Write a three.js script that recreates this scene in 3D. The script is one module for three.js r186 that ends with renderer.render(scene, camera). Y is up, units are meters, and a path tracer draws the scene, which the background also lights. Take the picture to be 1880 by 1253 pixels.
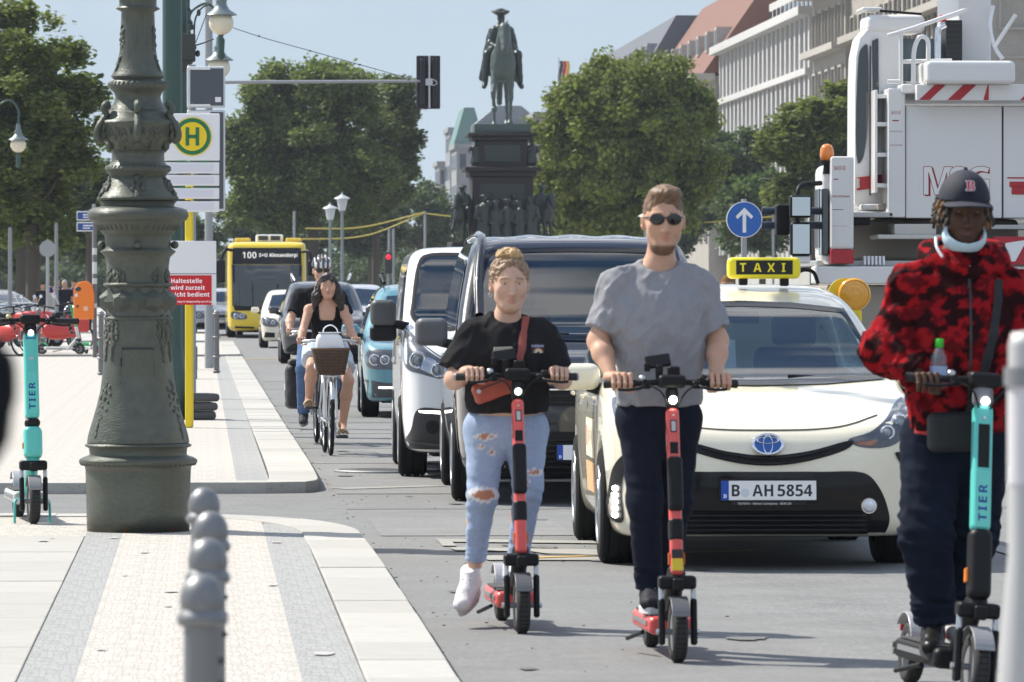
import * as THREE from 'three';
import { mergeGeometries } from 'three/addons/utils/BufferGeometryUtils.js';
import { RoundedBoxGeometry } from 'three/addons/geometries/RoundedBoxGeometry.js';
import { ImprovedNoise } from 'three/addons/math/ImprovedNoise.js';

// ---------------------------------------------------------------- camera, sky, sun, exposure
const scene = new THREE.Scene();
const FOCAL = 10000, VPX = 370, HORIZON = 532, EYE = 1.52;          // long lens, in photograph pixels
const camera = new THREE.PerspectiveCamera(2 * Math.atan(626.5 / FOCAL) * 180 / Math.PI, 1880 / 1253, 0.5, 4000);
camera.position.set(0, EYE, 0);
camera.rotation.order = 'YXZ';
camera.rotation.y = -Math.atan((940 - VPX) / FOCAL);
camera.rotation.x = -Math.atan((626.5 - HORIZON) / FOCAL);
camera.focus = 42;
camera.userData.fStop = 13;
camera.updateMatrixWorld(true);
const SUN = new THREE.Vector3(-0.55, 0.75, -0.37).normalize();
const sun = new THREE.DirectionalLight(new THREE.Color(1, 0.95, 0.86), 4.6);
sun.position.copy(SUN).multiplyScalar(300).add(new THREE.Vector3(5, 0, -60));
sun.target.position.set(5, 0, -60);
sun.castShadow = true;
sun.shadow.mapSize.set(4096, 4096);
Object.assign(sun.shadow.camera, { left: -60, right: 60, top: 90, bottom: -90, near: 10, far: 700 });
scene.add(sun, sun.target);
const renderer = new THREE.WebGLRenderer({ antialias: true });
renderer.toneMapping = THREE.LinearToneMapping;
renderer.toneMappingExposure = 1.55;
renderer.shadowMap.enabled = true;

const perlin = new ImprovedNoise();
const noise = (x, y, z) => perlin.noise(x + 31.7, y + 17.3, z + 53.1);
const fbm = (x, y, z, n = 4) => { let s = 0, a = 1, t = 0; for (let i = 0; i < n; i++) { s += a * noise(x, y, z); t += a; a *= 0.5; x *= 2.03; y *= 2.03; z *= 2.03; } return s / t; };
let seed = 12345;
const rnd = () => { seed = (seed * 1664525 + 1013904223) >>> 0; return seed / 4294967296; };
const rr = (a, b) => a + (b - a) * rnd();
const clamp = (x, a = 0, b = 1) => Math.min(b, Math.max(a, x)), mix = (a, b, t) => a + (b - a) * t;
const sstep = (a, b, x) => { const t = clamp((x - a) / (b - a)); return t * t * (3 - 2 * t); };

{ // hazy summer sky with scattered clouds, the same all the way round
  const W = 2048, H = 1024, data = new Float32Array(W * H * 4);
  for (let j = 0; j < H; j++) {
    const el = ((j + 0.5) / H - 0.5) * Math.PI, y = Math.sin(el), c = Math.cos(el);
    for (let i = 0; i < W; i++) {
      const az = ((i + 0.5) / W - 0.5) * 2 * Math.PI, x = Math.cos(az) * c, z = Math.sin(az) * c, o = (j * W + i) * 4;
      const t = Math.pow(clamp(y), 0.55);
      let r = mix(0.430, 0.085, t), g = mix(0.500, 0.185, t), b = mix(0.545, 0.39, t);
      const cs = x * SUN.x + y * SUN.y + z * SUN.z, glow = 0.25 * Math.pow(clamp(cs), 12);
      r += glow; g += glow * 0.95; b += glow * 0.85;
      if (y > 0.02) {
        const k = 1.6 / (y + 0.12), n = fbm(x * k * 4.2 + 22, 3.1, z * k * 4.2 + 15.4, 6) + 0.35 * fbm(x * k * 0.7 + 31, 8.2, z * k * 0.7, 2);
        const a = sstep(0.04, 0.30, n) * sstep(0.03, 0.22, y) * 0.92, l = 1.15 - 0.35 * sstep(0.3, 0.7, n);
        r = mix(r, l, a); g = mix(g, l * 1.0, a); b = mix(b, l * 1.02, a);
      }
      if (y < 0) { r = 0.26; g = 0.26; b = 0.26; }
      data[o] = r; data[o + 1] = g; data[o + 2] = b; data[o + 3] = 1;
    }
  }
  const tex = new THREE.DataTexture(data, W, H, THREE.RGBAFormat, THREE.FloatType);
  tex.mapping = THREE.EquirectangularReflectionMapping; tex.magFilter = THREE.LinearFilter; tex.needsUpdate = true;
  scene.background = tex; scene.environment = tex;
}
scene.fog = new THREE.FogExp2(new THREE.Color(0.80, 0.88, 1.0), 0.00015);

// ---------------------------------------------------------------- helpers
const V = (x, y, z) => new THREE.Vector3(x, y, z), PI = Math.PI;
const at = (px, py, d) => { // the point at distance d down the street that lies behind a point of the picture
  const v = V((px - 940) / FOCAL, (626.5 - py) / FOCAL, -1).applyQuaternion(camera.quaternion);
  return v.multiplyScalar(-d / v.z).add(camera.position);
};
const gx = (px, d) => at(px, HORIZON, d).x;
const C = (r, g, b) => new THREE.Color().setRGB(r, g, b);
const mat = (color, roughness = 0.6, metalness = 0, more = {}) => new THREE.MeshPhysicalMaterial({ color: color.isColor ? color : Array.isArray(color) ? C(...color) : new THREE.Color(color), roughness, metalness, ...more });
const used = {};
const numbered = (name) => { const n = used[name] = (used[name] ?? -1) + 1; return n ? name + '_' + String(n).padStart(3, '0') : name; };
function mesh(name, geometry, material, parent) {
  const m = new THREE.Mesh(Array.isArray(geometry) ? merge(geometry) : geometry, material);
  m.name = parent && parent !== scene ? name : numbered(name);
  m.castShadow = m.receiveShadow = true;
  (parent || scene).add(m);
  return m;
}
function merge(list) {
  const l = list.map((g) => { g = g.index ? g.toNonIndexed() : g; for (const k of Object.keys(g.attributes)) if (!['position', 'normal', 'uv'].includes(k)) g.deleteAttribute(k); if (!g.attributes.uv) g.setAttribute('uv', new THREE.BufferAttribute(new Float32Array(g.attributes.position.count * 2), 2)); return g; });
  return mergeGeometries(l);
}
function thing(name, label, category, pos = [0, 0, 0], turn = 0, group) {
  const o = new THREE.Group(); o.name = numbered(name); scene.add(o);
  o.position.set(pos.x ?? pos[0], pos.y ?? pos[1], pos.z ?? pos[2]); o.rotation.y = turn;
  o.userData = { label, category }; if (group) o.userData.group = group;
  return o;
}
function tag(o, label, category, group, kind) { o.userData = { ...o.userData, label, category }; if (group) o.userData.group = group; if (kind) o.userData.kind = kind; return o; }
const struct = (name, g, m, label) => { const o = mesh(name, g, m); o.userData.kind = 'structure'; if (label) o.userData.label = label; return o; };
function part(name, parent) { const g = new THREE.Group(); g.name = name; parent.add(g); return g; }
function copy(src, pos, turn, label, group) {
  const o = src.clone(); o.name = numbered(src.name.replace(/_\d+$/, '')); scene.add(o);
  o.position.set(pos.x ?? pos[0], pos.y ?? pos[1], pos.z ?? pos[2]); o.rotation.y = turn;
  o.userData = { ...src.userData, label }; if (group) o.userData.group = group;
  return o;
}
// small geometry makers, already in place
const mv = (g, x = 0, y = 0, z = 0, rx = 0, ry = 0, rz = 0) => { if (rx) g.rotateX(rx); if (rz) g.rotateZ(rz); if (ry) g.rotateY(ry); return g.translate(x, y, z); };
const bx = (w, h, d, x = 0, y = 0, z = 0, rx = 0, ry = 0, rz = 0) => mv(new THREE.BoxGeometry(w, h, d), x, y, z, rx, ry, rz);
const rb = (w, h, d, r, x = 0, y = 0, z = 0, rx = 0, ry = 0, rz = 0) => mv(new RoundedBoxGeometry(w, h, d, 2, Math.min(r, w / 2.01, h / 2.01, d / 2.01)), x, y, z, rx, ry, rz);
const cy = (r1, r2, h, x = 0, y = 0, z = 0, rx = 0, ry = 0, rz = 0, n = 24) => mv(new THREE.CylinderGeometry(r1, r2, h, n), x, y, z, rx, ry, rz);
const sp = (r, x = 0, y = 0, z = 0, sx = 1, sy = 1, sz = 1, n = 20) => { const g = new THREE.SphereGeometry(r, n, Math.ceil(n * 0.7)); g.scale(sx, sy, sz); return g.translate(x, y, z); };
const lathe = (pts, n = 40) => new THREE.LatheGeometry(pts.map(([r, y]) => new THREE.Vector2(r, y)), n);
const tube = (pts, r, n = 24, k = 8, closed = false) => new THREE.TubeGeometry(new THREE.CatmullRomCurve3(pts.map((p) => p.isVector3 ? p : V(...p)), closed, 'centripetal'), n, r, k, closed);
function rod(a, b, r1, r2 = r1, n = 12) { // straight bar from a to b
  a = a.isVector3 ? a : V(...a); b = b.isVector3 ? b : V(...b);
  const d = b.clone().sub(a), g = new THREE.CylinderGeometry(r2, r1, d.length(), n);
  g.applyQuaternion(new THREE.Quaternion().setFromUnitVectors(V(0, 1, 0), d.normalize()));
  return g.translate((a.x + b.x) / 2, (a.y + b.y) / 2, (a.z + b.z) / 2);
}
const shapeOf = (pts) => new THREE.Shape(pts.map(([x, y]) => new THREE.Vector2(x, y)));
const extrude = (pts, depth, bevel = 0, holes = []) => { const s = shapeOf(pts); holes.forEach((h) => s.holes.push(new THREE.Path(h.map(([x, y]) => new THREE.Vector2(x, y))))); return new THREE.ExtrudeGeometry(s, { depth, bevelEnabled: bevel > 0, bevelSize: bevel, bevelThickness: bevel, bevelSegments: 2, curveSegments: 8 }); };
function smoothPts(pts, n, closed = false) { const c = new THREE.CatmullRomCurve3(pts.map(([x, y]) => V(x, y, 0)), closed, 'centripetal'); return c.getPoints(n).map((p) => [p.x, p.y]); }
function canvasTex(w, h, draw) {
  const c = document.createElement('canvas'); c.width = w; c.height = h; draw(c.getContext('2d'), w, h);
  const t = new THREE.CanvasTexture(c); t.colorSpace = THREE.SRGBColorSpace; return t;
}
function noiseTex(n, f, srgb = false) { // f(u, v) -> [r, g, b] 0..1, tileable if f is
  const d = new Uint8Array(n * n * 4);
  for (let j = 0; j < n; j++) for (let i = 0; i < n; i++) { const c = f(i / n, j / n), o = (j * n + i) * 4; d[o] = clamp(c[0]) * 255; d[o + 1] = clamp(c[1]) * 255; d[o + 2] = clamp(c[2]) * 255; d[o + 3] = 255; }
  const t = new THREE.DataTexture(d, n, n); t.wrapS = t.wrapT = THREE.RepeatWrapping; t.magFilter = THREE.LinearFilter; t.minFilter = THREE.LinearMipmapLinearFilter; t.generateMipmaps = true; if (srgb) t.colorSpace = THREE.SRGBColorSpace; t.needsUpdate = true; return t;
}
const tnoise = (u, v, f, z) => { // tileable noise, f whole cycles
  const s = (a, b) => noise(a * f, b * f, z); const x = u, y = v;
  return mix(mix(s(x, y), s(x - 1, y), x), mix(s(x, y - 1), s(x - 1, y - 1), x), y);
};

// ---------------------------------------------------------------- distance fields and their meshes
const smin = (a, b, k) => { const h = Math.max(k - Math.abs(a - b), 0) / k; return Math.min(a, b) - h * h * k * 0.25; };
const smax = (a, b, k) => -smin(-a, -b, k);
const len3 = (x, y, z) => Math.sqrt(x * x + y * y + z * z);
function dCone(px, py, pz, a, b, ra, rb2) { // capsule that tapers from ra to rb2
  const bxx = b[0] - a[0], byy = b[1] - a[1], bzz = b[2] - a[2], x = px - a[0], y = py - a[1], z = pz - a[2];
  const h = clamp((x * bxx + y * byy + z * bzz) / (bxx * bxx + byy * byy + bzz * bzz + 1e-9));
  return len3(x - bxx * h, y - byy * h, z - bzz * h) - (ra + (rb2 - ra) * h);
}
const dEll = (x, y, z, rx, ry, rz) => { const k0 = len3(x / rx, y / ry, z / rz), k1 = len3(x / (rx * rx), y / (ry * ry), z / (rz * rz)); return k0 < 1e-6 ? -Math.min(rx, ry, rz) : k0 * (k0 - 1) / k1; };
const dBox = (x, y, z, a, b, c, r = 0) => { const qx = Math.abs(x) - a + r, qy = Math.abs(y) - b + r, qz = Math.abs(z) - c + r; return len3(Math.max(qx, 0), Math.max(qy, 0), Math.max(qz, 0)) + Math.min(Math.max(qx, qy, qz), 0) - r; };
function gradient(f, x, y, z, e) {
  const gx_ = f(x + e, y, z) - f(x - e, y, z), gy = f(x, y + e, z) - f(x, y - e, z), gz = f(x, y, z + e) - f(x, y, z - e), l = len3(gx_, gy, gz) || 1;
  return [gx_ / l, gy / l, gz / l];
}
function solid(f, lo, hi, h, opt = {}) { // sparse surface nets of the field f
  const nx = Math.ceil((hi[0] - lo[0]) / h) + 1, ny = Math.ceil((hi[1] - lo[1]) / h) + 1, nz = Math.ceil((hi[2] - lo[2]) / h) + 1;
  const val = new Float32Array(nx * ny * nz).fill(NaN), cell = new Int32Array(nx * ny * nz).fill(-1), B = 5, blocks = [], reach = B * h * 0.9 * (opt.slack ?? 1.35) + h;
  const id = (i, j, k) => (k * ny + j) * nx + i;
  for (let k = 0; k < nz - 1; k += B) for (let j = 0; j < ny - 1; j += B) for (let i = 0; i < nx - 1; i += B)
    if (Math.abs(f(lo[0] + (i + B / 2) * h, lo[1] + (j + B / 2) * h, lo[2] + (k + B / 2) * h)) < reach) blocks.push([i, j, k]);
  const pos = [], g = (i, j, k) => { const o = id(i, j, k); let v = val[o]; if (v !== v) v = val[o] = f(lo[0] + i * h, lo[1] + j * h, lo[2] + k * h); return v; };
  const E = [[0, 1], [2, 3], [4, 5], [6, 7], [0, 2], [1, 3], [4, 6], [5, 7], [0, 4], [1, 5], [2, 6], [3, 7]], c = new Array(8), cells = [];
  for (const [bi, bj, bk] of blocks) for (let k = bk; k < Math.min(bk + B, nz - 1); k++) for (let j = bj; j < Math.min(bj + B, ny - 1); j++) for (let i = bi; i < Math.min(bi + B, nx - 1); i++) {
    let neg = 0;
    for (let q = 0; q < 8; q++) { c[q] = g(i + (q & 1), j + (q >> 1 & 1), k + (q >> 2)); if (c[q] < 0) neg++; }
    if (!neg || neg === 8) continue;
    let sx = 0, sy = 0, sz = 0, n = 0;
    for (const [a, b] of E) if ((c[a] < 0) !== (c[b] < 0)) { const t = c[a] / (c[a] - c[b]); sx += mix(a & 1, b & 1, t); sy += mix(a >> 1 & 1, b >> 1 & 1, t); sz += mix(a >> 2, b >> 2, t); n++; }
    cell[id(i, j, k)] = pos.length / 3; cells.push(i, j, k);
    pos.push(lo[0] + (i + sx / n) * h, lo[1] + (j + sy / n) * h, lo[2] + (k + sz / n) * h);
  }
  const idx = [], quad = (a, b, c2, d, flip) => { if (a < 0 || b < 0 || c2 < 0 || d < 0) return; flip ? idx.push(a, c2, b, a, d, c2) : idx.push(a, b, c2, a, c2, d); };
  for (let q = 0; q < cells.length; q += 3) {
    const i = cells[q], j = cells[q + 1], k = cells[q + 2], v0 = g(i, j, k) < 0, me = cell[id(i, j, k)];
    if (j > 0 && k > 0 && v0 !== g(i + 1, j, k) < 0) quad(me, cell[id(i, j - 1, k)], cell[id(i, j - 1, k - 1)], cell[id(i, j, k - 1)], !v0);
    if (i > 0 && k > 0 && v0 !== g(i, j + 1, k) < 0) quad(me, cell[id(i, j, k - 1)], cell[id(i - 1, j, k - 1)], cell[id(i - 1, j, k)], !v0);
    if (i > 0 && j > 0 && v0 !== g(i, j, k + 1) < 0) quad(me, cell[id(i - 1, j, k)], cell[id(i - 1, j - 1, k)], cell[id(i, j - 1, k)], !v0);
  }
  const P = new Float32Array(pos), N = new Float32Array(pos.length), e = opt.eps ?? h * 0.6;
  for (let v = 0; v < P.length; v += 3) {
    for (let s = 0; s < 2; s++) { const d = clamp(f(P[v], P[v + 1], P[v + 2]), -h * 0.5, h * 0.5), n = gradient(f, P[v], P[v + 1], P[v + 2], h * 0.3); P[v] -= n[0] * d; P[v + 1] -= n[1] * d; P[v + 2] -= n[2] * d; }
    const n = gradient(f, P[v], P[v + 1], P[v + 2], e); N[v] = n[0]; N[v + 1] = n[1]; N[v + 2] = n[2];
  }
  const geo = new THREE.BufferGeometry();
  geo.setAttribute('position', new THREE.BufferAttribute(P, 3)); geo.setAttribute('normal', new THREE.BufferAttribute(N, 3)); geo.setIndex(idx);
  if (opt.color) { const col = new Float32Array(P.length); for (let v = 0; v < P.length; v += 3) { const q = opt.color(P[v], P[v + 1], P[v + 2], N[v], N[v + 1], N[v + 2]); col[v] = q[0]; col[v + 1] = q[1]; col[v + 2] = q[2]; } geo.setAttribute('color', new THREE.BufferAttribute(col, 3)); }
  return geo;
}
function joinSolids(list) { // several field meshes (with or without colour) as one geometry
  const hasC = list.some((g) => g.attributes.color);
  const l = list.map((g) => { g = g.index ? g.toNonIndexed() : g; g.deleteAttribute('uv'); if (hasC && !g.attributes.color) g.setAttribute('color', new THREE.BufferAttribute(new Float32Array(g.attributes.position.count * 3).fill(1), 3)); return g; });
  return mergeGeometries(l);
}
function table2(pts, x0, x1, y0, y1, h) { // signed distance to a closed outline, looked up in a table
  const n = pts.length, nx = Math.ceil((x1 - x0) / h) + 2, ny = Math.ceil((y1 - y0) / h) + 2, t = new Float32Array(nx * ny);
  for (let j = 0; j < ny; j++) for (let i = 0; i < nx; i++) {
    const x = x0 + i * h, y = y0 + j * h; let d = 1e9, s = 1;
    for (let a = 0, b = n - 1; a < n; b = a++) {
      const ex = pts[b][0] - pts[a][0], ey = pts[b][1] - pts[a][1], wx = x - pts[a][0], wy = y - pts[a][1], u = clamp((wx * ex + wy * ey) / (ex * ex + ey * ey + 1e-12));
      d = Math.min(d, (wx - ex * u) ** 2 + (wy - ey * u) ** 2);
      const c1 = y >= pts[a][1], c2 = y < pts[b][1], c3 = ex * wy > ey * wx;
      if ((c1 && c2 && c3) || (!c1 && !c2 && !c3)) s = -s;
    }
    t[j * nx + i] = s * Math.sqrt(d);
  }
  return (x, y) => {
    const cx = clamp(x, x0, x1), cy_ = clamp(y, y0, y1), fx = (cx - x0) / h, fy = (cy_ - y0) / h, i = Math.min(fx | 0, nx - 2), j = Math.min(fy | 0, ny - 2), u = fx - i, v = fy - j, o = j * nx + i;
    return mix(mix(t[o], t[o + 1], u), mix(t[o + nx], t[o + nx + 1], u), v) + Math.abs(x - cx) + Math.abs(y - cy_);
  };
}
// a sheet cut to an outline and laid on a field's surface: axis 'z' = seen from the front (x, y), 'x' / '-x' = from a side (z, y), 'y' = from above (x, z)
function drape(f, pts, axis, lift = 0.003, step = 0.05, from = 3, uvBox) {
  const xs = pts.map((p) => p[0]), ys = pts.map((p) => p[1]), x0 = Math.min(...xs), x1 = Math.max(...xs), y0 = Math.min(...ys), y1 = Math.max(...ys), tri = [];
  const clip = (poly, k, lim, sgn) => { const out = []; for (let i = 0; i < poly.length; i++) { const a = poly[i], b = poly[(i + 1) % poly.length], da = sgn * (a[k] - lim), db = sgn * (b[k] - lim); if (da >= 0) out.push(a); if ((da > 0 && db < 0) || (da < 0 && db > 0)) { const t = da / (da - db); out.push([mix(a[0], b[0], t), mix(a[1], b[1], t)]); } } return out; };
  const nx = Math.max(1, Math.ceil((x1 - x0) / step)), ny = Math.max(1, Math.ceil((y1 - y0) / step)), sx = (x1 - x0) / nx, sy = (y1 - y0) / ny;
  for (let i = 0; i < nx; i++) { const strip = clip(clip(pts, 0, x0 + i * sx, 1), 0, x0 + (i + 1) * sx, -1); if (strip.length < 3) continue;
    for (let j = 0; j < ny; j++) { const c = clip(clip(strip, 1, y0 + j * sy, 1), 1, y0 + (j + 1) * sy, -1); if (c.length < 3) continue;
      const v2 = c.map((p) => new THREE.Vector2(p[0], p[1])); if (THREE.ShapeUtils.area(v2) < 0) { v2.reverse(); c.reverse(); }
      for (const t of THREE.ShapeUtils.triangulateShape(v2, [])) tri.push(c[t[0]], c[t[1]], c[t[2]]); } }
  const P = [], N = [], U = [], cache = new Map();
  const put = (a, b) => {
    const key = a.toFixed(4) + ',' + b.toFixed(4); let r = cache.get(key);
    if (!r) {
      const D = { z: [0, 0, -1], x: [-1, 0, 0], '-x': [1, 0, 0], y: [0, -1, 0] }[axis], p = axis === 'z' ? [a, b, from] : axis === 'x' ? [from, b, a] : axis === '-x' ? [-from, b, a] : [a, from, b];
      for (let s = 0, went = 0; s < 90; s++) { const d = f(p[0], p[1], p[2]); if (d < 0.0005 || went > from * 3 + 3) break; const st = Math.max(d * 0.85, 0.0008); p[0] += D[0] * st; p[1] += D[1] * st; p[2] += D[2] * st; went += st; }
      const n = gradient(f, ...p, 0.012);
      r = [[p[0] + n[0] * lift, p[1] + n[1] * lift, p[2] + n[2] * lift], n]; cache.set(key, r);
    }
    P.push(...r[0]); N.push(...r[1]); U.push((a - x0) / (x1 - x0), (b - y0) / (y1 - y0));
  };
  const flip = axis === 'x' || axis === 'y';
  for (let i = 0; i < tri.length; i += 3) for (const q of flip ? [0, 2, 1] : [0, 1, 2]) put(tri[i + q][0], tri[i + q][1]);
  const geo = new THREE.BufferGeometry();
  geo.setAttribute('position', new THREE.Float32BufferAttribute(P, 3)); geo.setAttribute('normal', new THREE.Float32BufferAttribute(N, 3)); geo.setAttribute('uv', new THREE.Float32BufferAttribute(U, 2));
  return geo;
}
const flipX = (pts) => pts.map(([x, y]) => [-x, y]).reverse();

// ================================================================ ground
const KERB = 0.08;
const speckle = (scale, cells) => noiseTex(512, (u, v) => { const n = 0.5 + 0.28 * tnoise(u, v, 90, 1) + 0.22 * tnoise(u, v, 41, 2) + 0.12 * tnoise(u, v, 13, 4); return [n, n, n]; });
const grainBump = speckle();
const asphaltTex = noiseTex(1024, (u, v) => {
  const a = tnoise(u, v, 160, 7), b = tnoise(u, v, 70, 9), c = tnoise(u, v, 6, 3), d = tnoise(u, v, 17, 5);
  let k = 0.452 + 0.05 * a + 0.05 * b + 0.040 * c + 0.030 * d; if (a > 0.42) k += 0.10; if (a < -0.45) k -= 0.09;
  return [k, k * 0.997, k * 0.985];
}, true);
function rectUV(x0, x1, z0, z1, y, scale = 1, seg = 1) { // flat sheet with uv in metres
  const g = new THREE.PlaneGeometry(x1 - x0, z1 - z0, seg, seg); g.rotateX(-PI / 2); g.translate((x0 + x1) / 2, y, (z0 + z1) / 2);
  const p = g.attributes.position, u = g.attributes.uv; for (let i = 0; i < p.count; i++) u.setXY(i, p.getX(i) * scale, p.getZ(i) * scale); return g;
}
const asphaltMap = asphaltTex.clone(); asphaltMap.repeat.set(0.31, 0.31); asphaltMap.needsUpdate = true;
const asphalt = mat([1, 1, 1], 0.92, 0, { map: asphaltMap, bumpMap: grainBump, bumpScale: 0.004 });
struct('road', rectUV(-400, 500, -2600, 40, 0), asphalt, 'grey asphalt roadway');
// repair strips and seams in the asphalt
const asphaltLight = asphalt.clone(); asphaltLight.color = C(1.07, 1.07, 1.06);
const asphaltDark = asphalt.clone(); asphaltDark.color = C(0.93, 0.93, 0.935);
for (const [x0, x1, d0, d1, m] of [[1.1, 2.3, 33.5, 36.2, asphaltLight], [1.0, 6.5, 40.4, 43.5, asphaltLight], [0.98, 4.2, 62, 66, asphaltDark], [1.0, 3.0, 90, 101, asphaltLight]]) {
  const g = rectUV(x0, x1, -d1, -d0, 0.004), o = struct('asphalt_patch', g, m);
  o.userData.label = 'repaired patch in the asphalt';
}
for (const [x0, x1, d] of [[1.0, 8, 37.6], [0.9, 7, 47.5], [0.9, 8, 52.1], [0.9, 7, 57.3], [0.9, 8, 71], [0.9, 8, 83]]) {
  const pts = []; for (let i = 0; i <= 24; i++) { const x = mix(x0, x1, i / 24); pts.push([x, 0.002, -d + 0.12 * noise(x * 1.3, d, 1) + 0.03 * noise(x * 9, d, 2)]); }
  const g = tube(pts, 0.010, 60, 5); g.scale(1, 0.35, 1); struct('asphalt_crack', g, mat([0.11, 0.11, 0.11], 0.9));
}
// loose grit and litter specks along the gutter
{ const g = []; for (let i = 0; i < 260; i++) { const d = 20 + 60 * Math.pow(rnd(), 1.5), x = 0.96 + Math.abs(rr(-1, 1) ** 3) * 1.6, s = rr(0.003, 0.010); g.push(bx(s * 1.6, s * 0.5, s, x, s * 0.2, -d, 0, rr(0, 3), 0)); }
  const o = mesh('gravel', g, mat([0.12, 0.11, 0.09], 0.9)); o.userData = { kind: 'stuff', label: 'loose grit along the gutter beside the kerb', category: 'grit' }; }

// dried stains and tar spots on roadway and footway
for (let i = 0; i < 46; i++) { const onWalk = i > 28, d = onWalk ? rr(21, 34) : rr(20.5, 60), x = onWalk ? rr(-1.6, 0.5) : rr(1.1, 4.4), r = rr(0.015, 0.09) * (onWalk ? 0.5 : 1), n = 18, pts = []; for (let k = 0; k < n; k++) { const q = k / n * 2 * PI, w = r * (1 + 0.5 * noise(Math.cos(q) * 1.6 + i, Math.sin(q) * 1.6, i)); pts.push([x + Math.cos(q) * w, d + Math.sin(q) * w * 2.2]); } const g = new THREE.ShapeGeometry(shapeOf(pts)); g.rotateX(-PI / 2); g.translate(0, onWalk ? KERB + 0.004 : 0.0065, 0); const o = struct('ground_stain', g, onWalk ? mat([0.40, 0.39, 0.37], 0.9) : mat([0.12, 0.12, 0.118], 0.8)); o.userData.label = 'small dark stain on the ground'; }
// mosaic paving: a tile of small hewn stones
function stoneTile(n, cells, base, vary, jointTone) {
  const pts = []; for (let j = 0; j < cells; j++) for (let i = 0; i < cells; i++) pts.push([(i + 0.5 + rr(-0.24, 0.24) + (j % 2) * 0.5) / cells, (j + 0.5 + rr(-0.2, 0.2)) / cells, rr(-1, 1)]);
  const hgt = new Float32Array(n * n), tex = noiseTex(n, (u, v) => {
    let a = 9, b = 9, t = 0; const ci = Math.floor(v * cells);
    for (let dj = -1; dj <= 1; dj++) for (let di = -2; di <= 1; di++) { const jj = ((ci + dj) % cells + cells) % cells, ii = ((Math.floor(u * cells) + di) % cells + cells) % cells, p = pts[jj * cells + ii];
      let dx = Math.abs(p[0] - u), dy = Math.abs(p[1] - v); dx = Math.min(dx % 1, 1 - dx % 1); dy = Math.min(dy, 1 - dy); const q = Math.max(dx, dy) * 0.7 + Math.hypot(dx, dy) * 0.3; if (q < a) { b = a; a = q; t = p[2]; } else if (q < b) b = q; }
    const e = sstep(0, 0.16, (b - a) * cells), gr = 0.05 * tnoise(u, v, 120, 5);
    hgt[Math.round(v * n) * n + Math.round(u * n)] = e * (0.8 + 0.2 * t);
    return base.map((c, k) => mix(jointTone * c, c * (1 + vary * t) + gr, e));
  }, true);
  const bump = noiseTex(n, (u, v) => { const h = hgt[Math.round(v * n) * n + Math.round(u * n)]; return [h, h, h]; });
  return [tex, bump];
}
const [pinkT, pinkB] = stoneTile(512, 18, [0.70, 0.678, 0.645], 0.06, 0.86);
const [greyT, greyB] = stoneTile(512, 18, [0.59, 0.59, 0.58], 0.07, 0.86);
const setPave = (t, b, s, tint = [1, 1, 1]) => { t = t.clone(); b = b.clone(); t.repeat.set(s, s); b.repeat.set(s, s); t.needsUpdate = b.needsUpdate = true; return mat(tint, 0.88, 0, { map: t, bumpMap: b, bumpScale: 0.004 }); };
const pinkPave = setPave(pinkT, pinkB, 0.95), greyPave = setPave(greyT, greyB, 0.95);
const dirtTex = noiseTex(512, (u, v) => { const n = 0.80 + 0.035 * tnoise(u, v, 7, 2) + 0.03 * tnoise(u, v, 23, 3) + 0.05 * tnoise(u, v, 120, 4) + (tnoise(u, v, 60, 8) > 0.5 ? -0.12 : 0); return [n, n * 0.992, n * 0.965]; }, true);
const slabMap = dirtTex.clone(); slabMap.repeat.set(0.7, 0.7); slabMap.needsUpdate = true;
const slabMats = [0.96, 1, 1.03].map((k) => mat([0.61 * k, 0.60 * k, 0.575 * k], 0.85, 0, { map: slabMap, bumpMap: grainBump, bumpScale: 0.002 }));
const kerbMats = [0.93, 1, 1.05].map((k) => mat([0.64 * k, 0.63 * k, 0.61 * k], 0.85, 0, { map: slabMap, bumpMap: grainBump, bumpScale: 0.003 }));

// outline of a pavement island with a rounded far or near corner at its road side
function sheetUV(pts, y, m, name, label) {
  const g = new THREE.ShapeGeometry(shapeOf(pts.map(([x, z]) => [x, -z]))); g.rotateX(-PI / 2); g.translate(0, y, 0);
  const p = g.attributes.position, u = g.attributes.uv; for (let i = 0; i < p.count; i++) u.setXY(i, p.getX(i), p.getZ(i));
  return struct(name, g, m, label);
}
const uvBoxed = (g) => { const p = g.attributes.position, n = g.attributes.normal, u = g.attributes.uv; for (let i = 0; i < p.count; i++) Math.abs(n.getY(i)) > 0.5 ? u.setXY(i, p.getX(i), p.getZ(i)) : u.setXY(i, p.getX(i) + p.getZ(i), p.getY(i)); return g; };
function kerbRun(parent, pts, width, top) { // granite kerb stones along a line of points; the pavement lies on the left of the walk
  const c = new THREE.CatmullRomCurve3(pts.map(([x, z]) => V(x, 0, z)), false, 'centripetal'), L = c.getLength(), n = Math.max(1, Math.round(L / 1.0));
  for (let i = 0; i < n; i++) {
    const cuts = 3, gap = 0.004 / L, a = i / n + gap, b = (i + 1) / n - gap, out = [], inn = [];
    for (let k = 0; k <= cuts; k++) { const u = mix(a, b, k / cuts), p = c.getPointAt(u), t = c.getTangentAt(u); out.push([p.x, p.z]); inn.unshift([p.x + t.z * width, p.z - t.x * width]); }
    const lift = rr(-0.003, 0.003), g = extrude([...out, ...inn].map(([x, z]) => [x, -z]), top + 0.1, 0.006); g.rotateX(-PI / 2); g.translate(0, -0.1 + lift, 0);
    mesh('kerb_stone', uvBoxed(g), kerbMats[(rnd() * 3) | 0], parent);
  }
}
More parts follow.
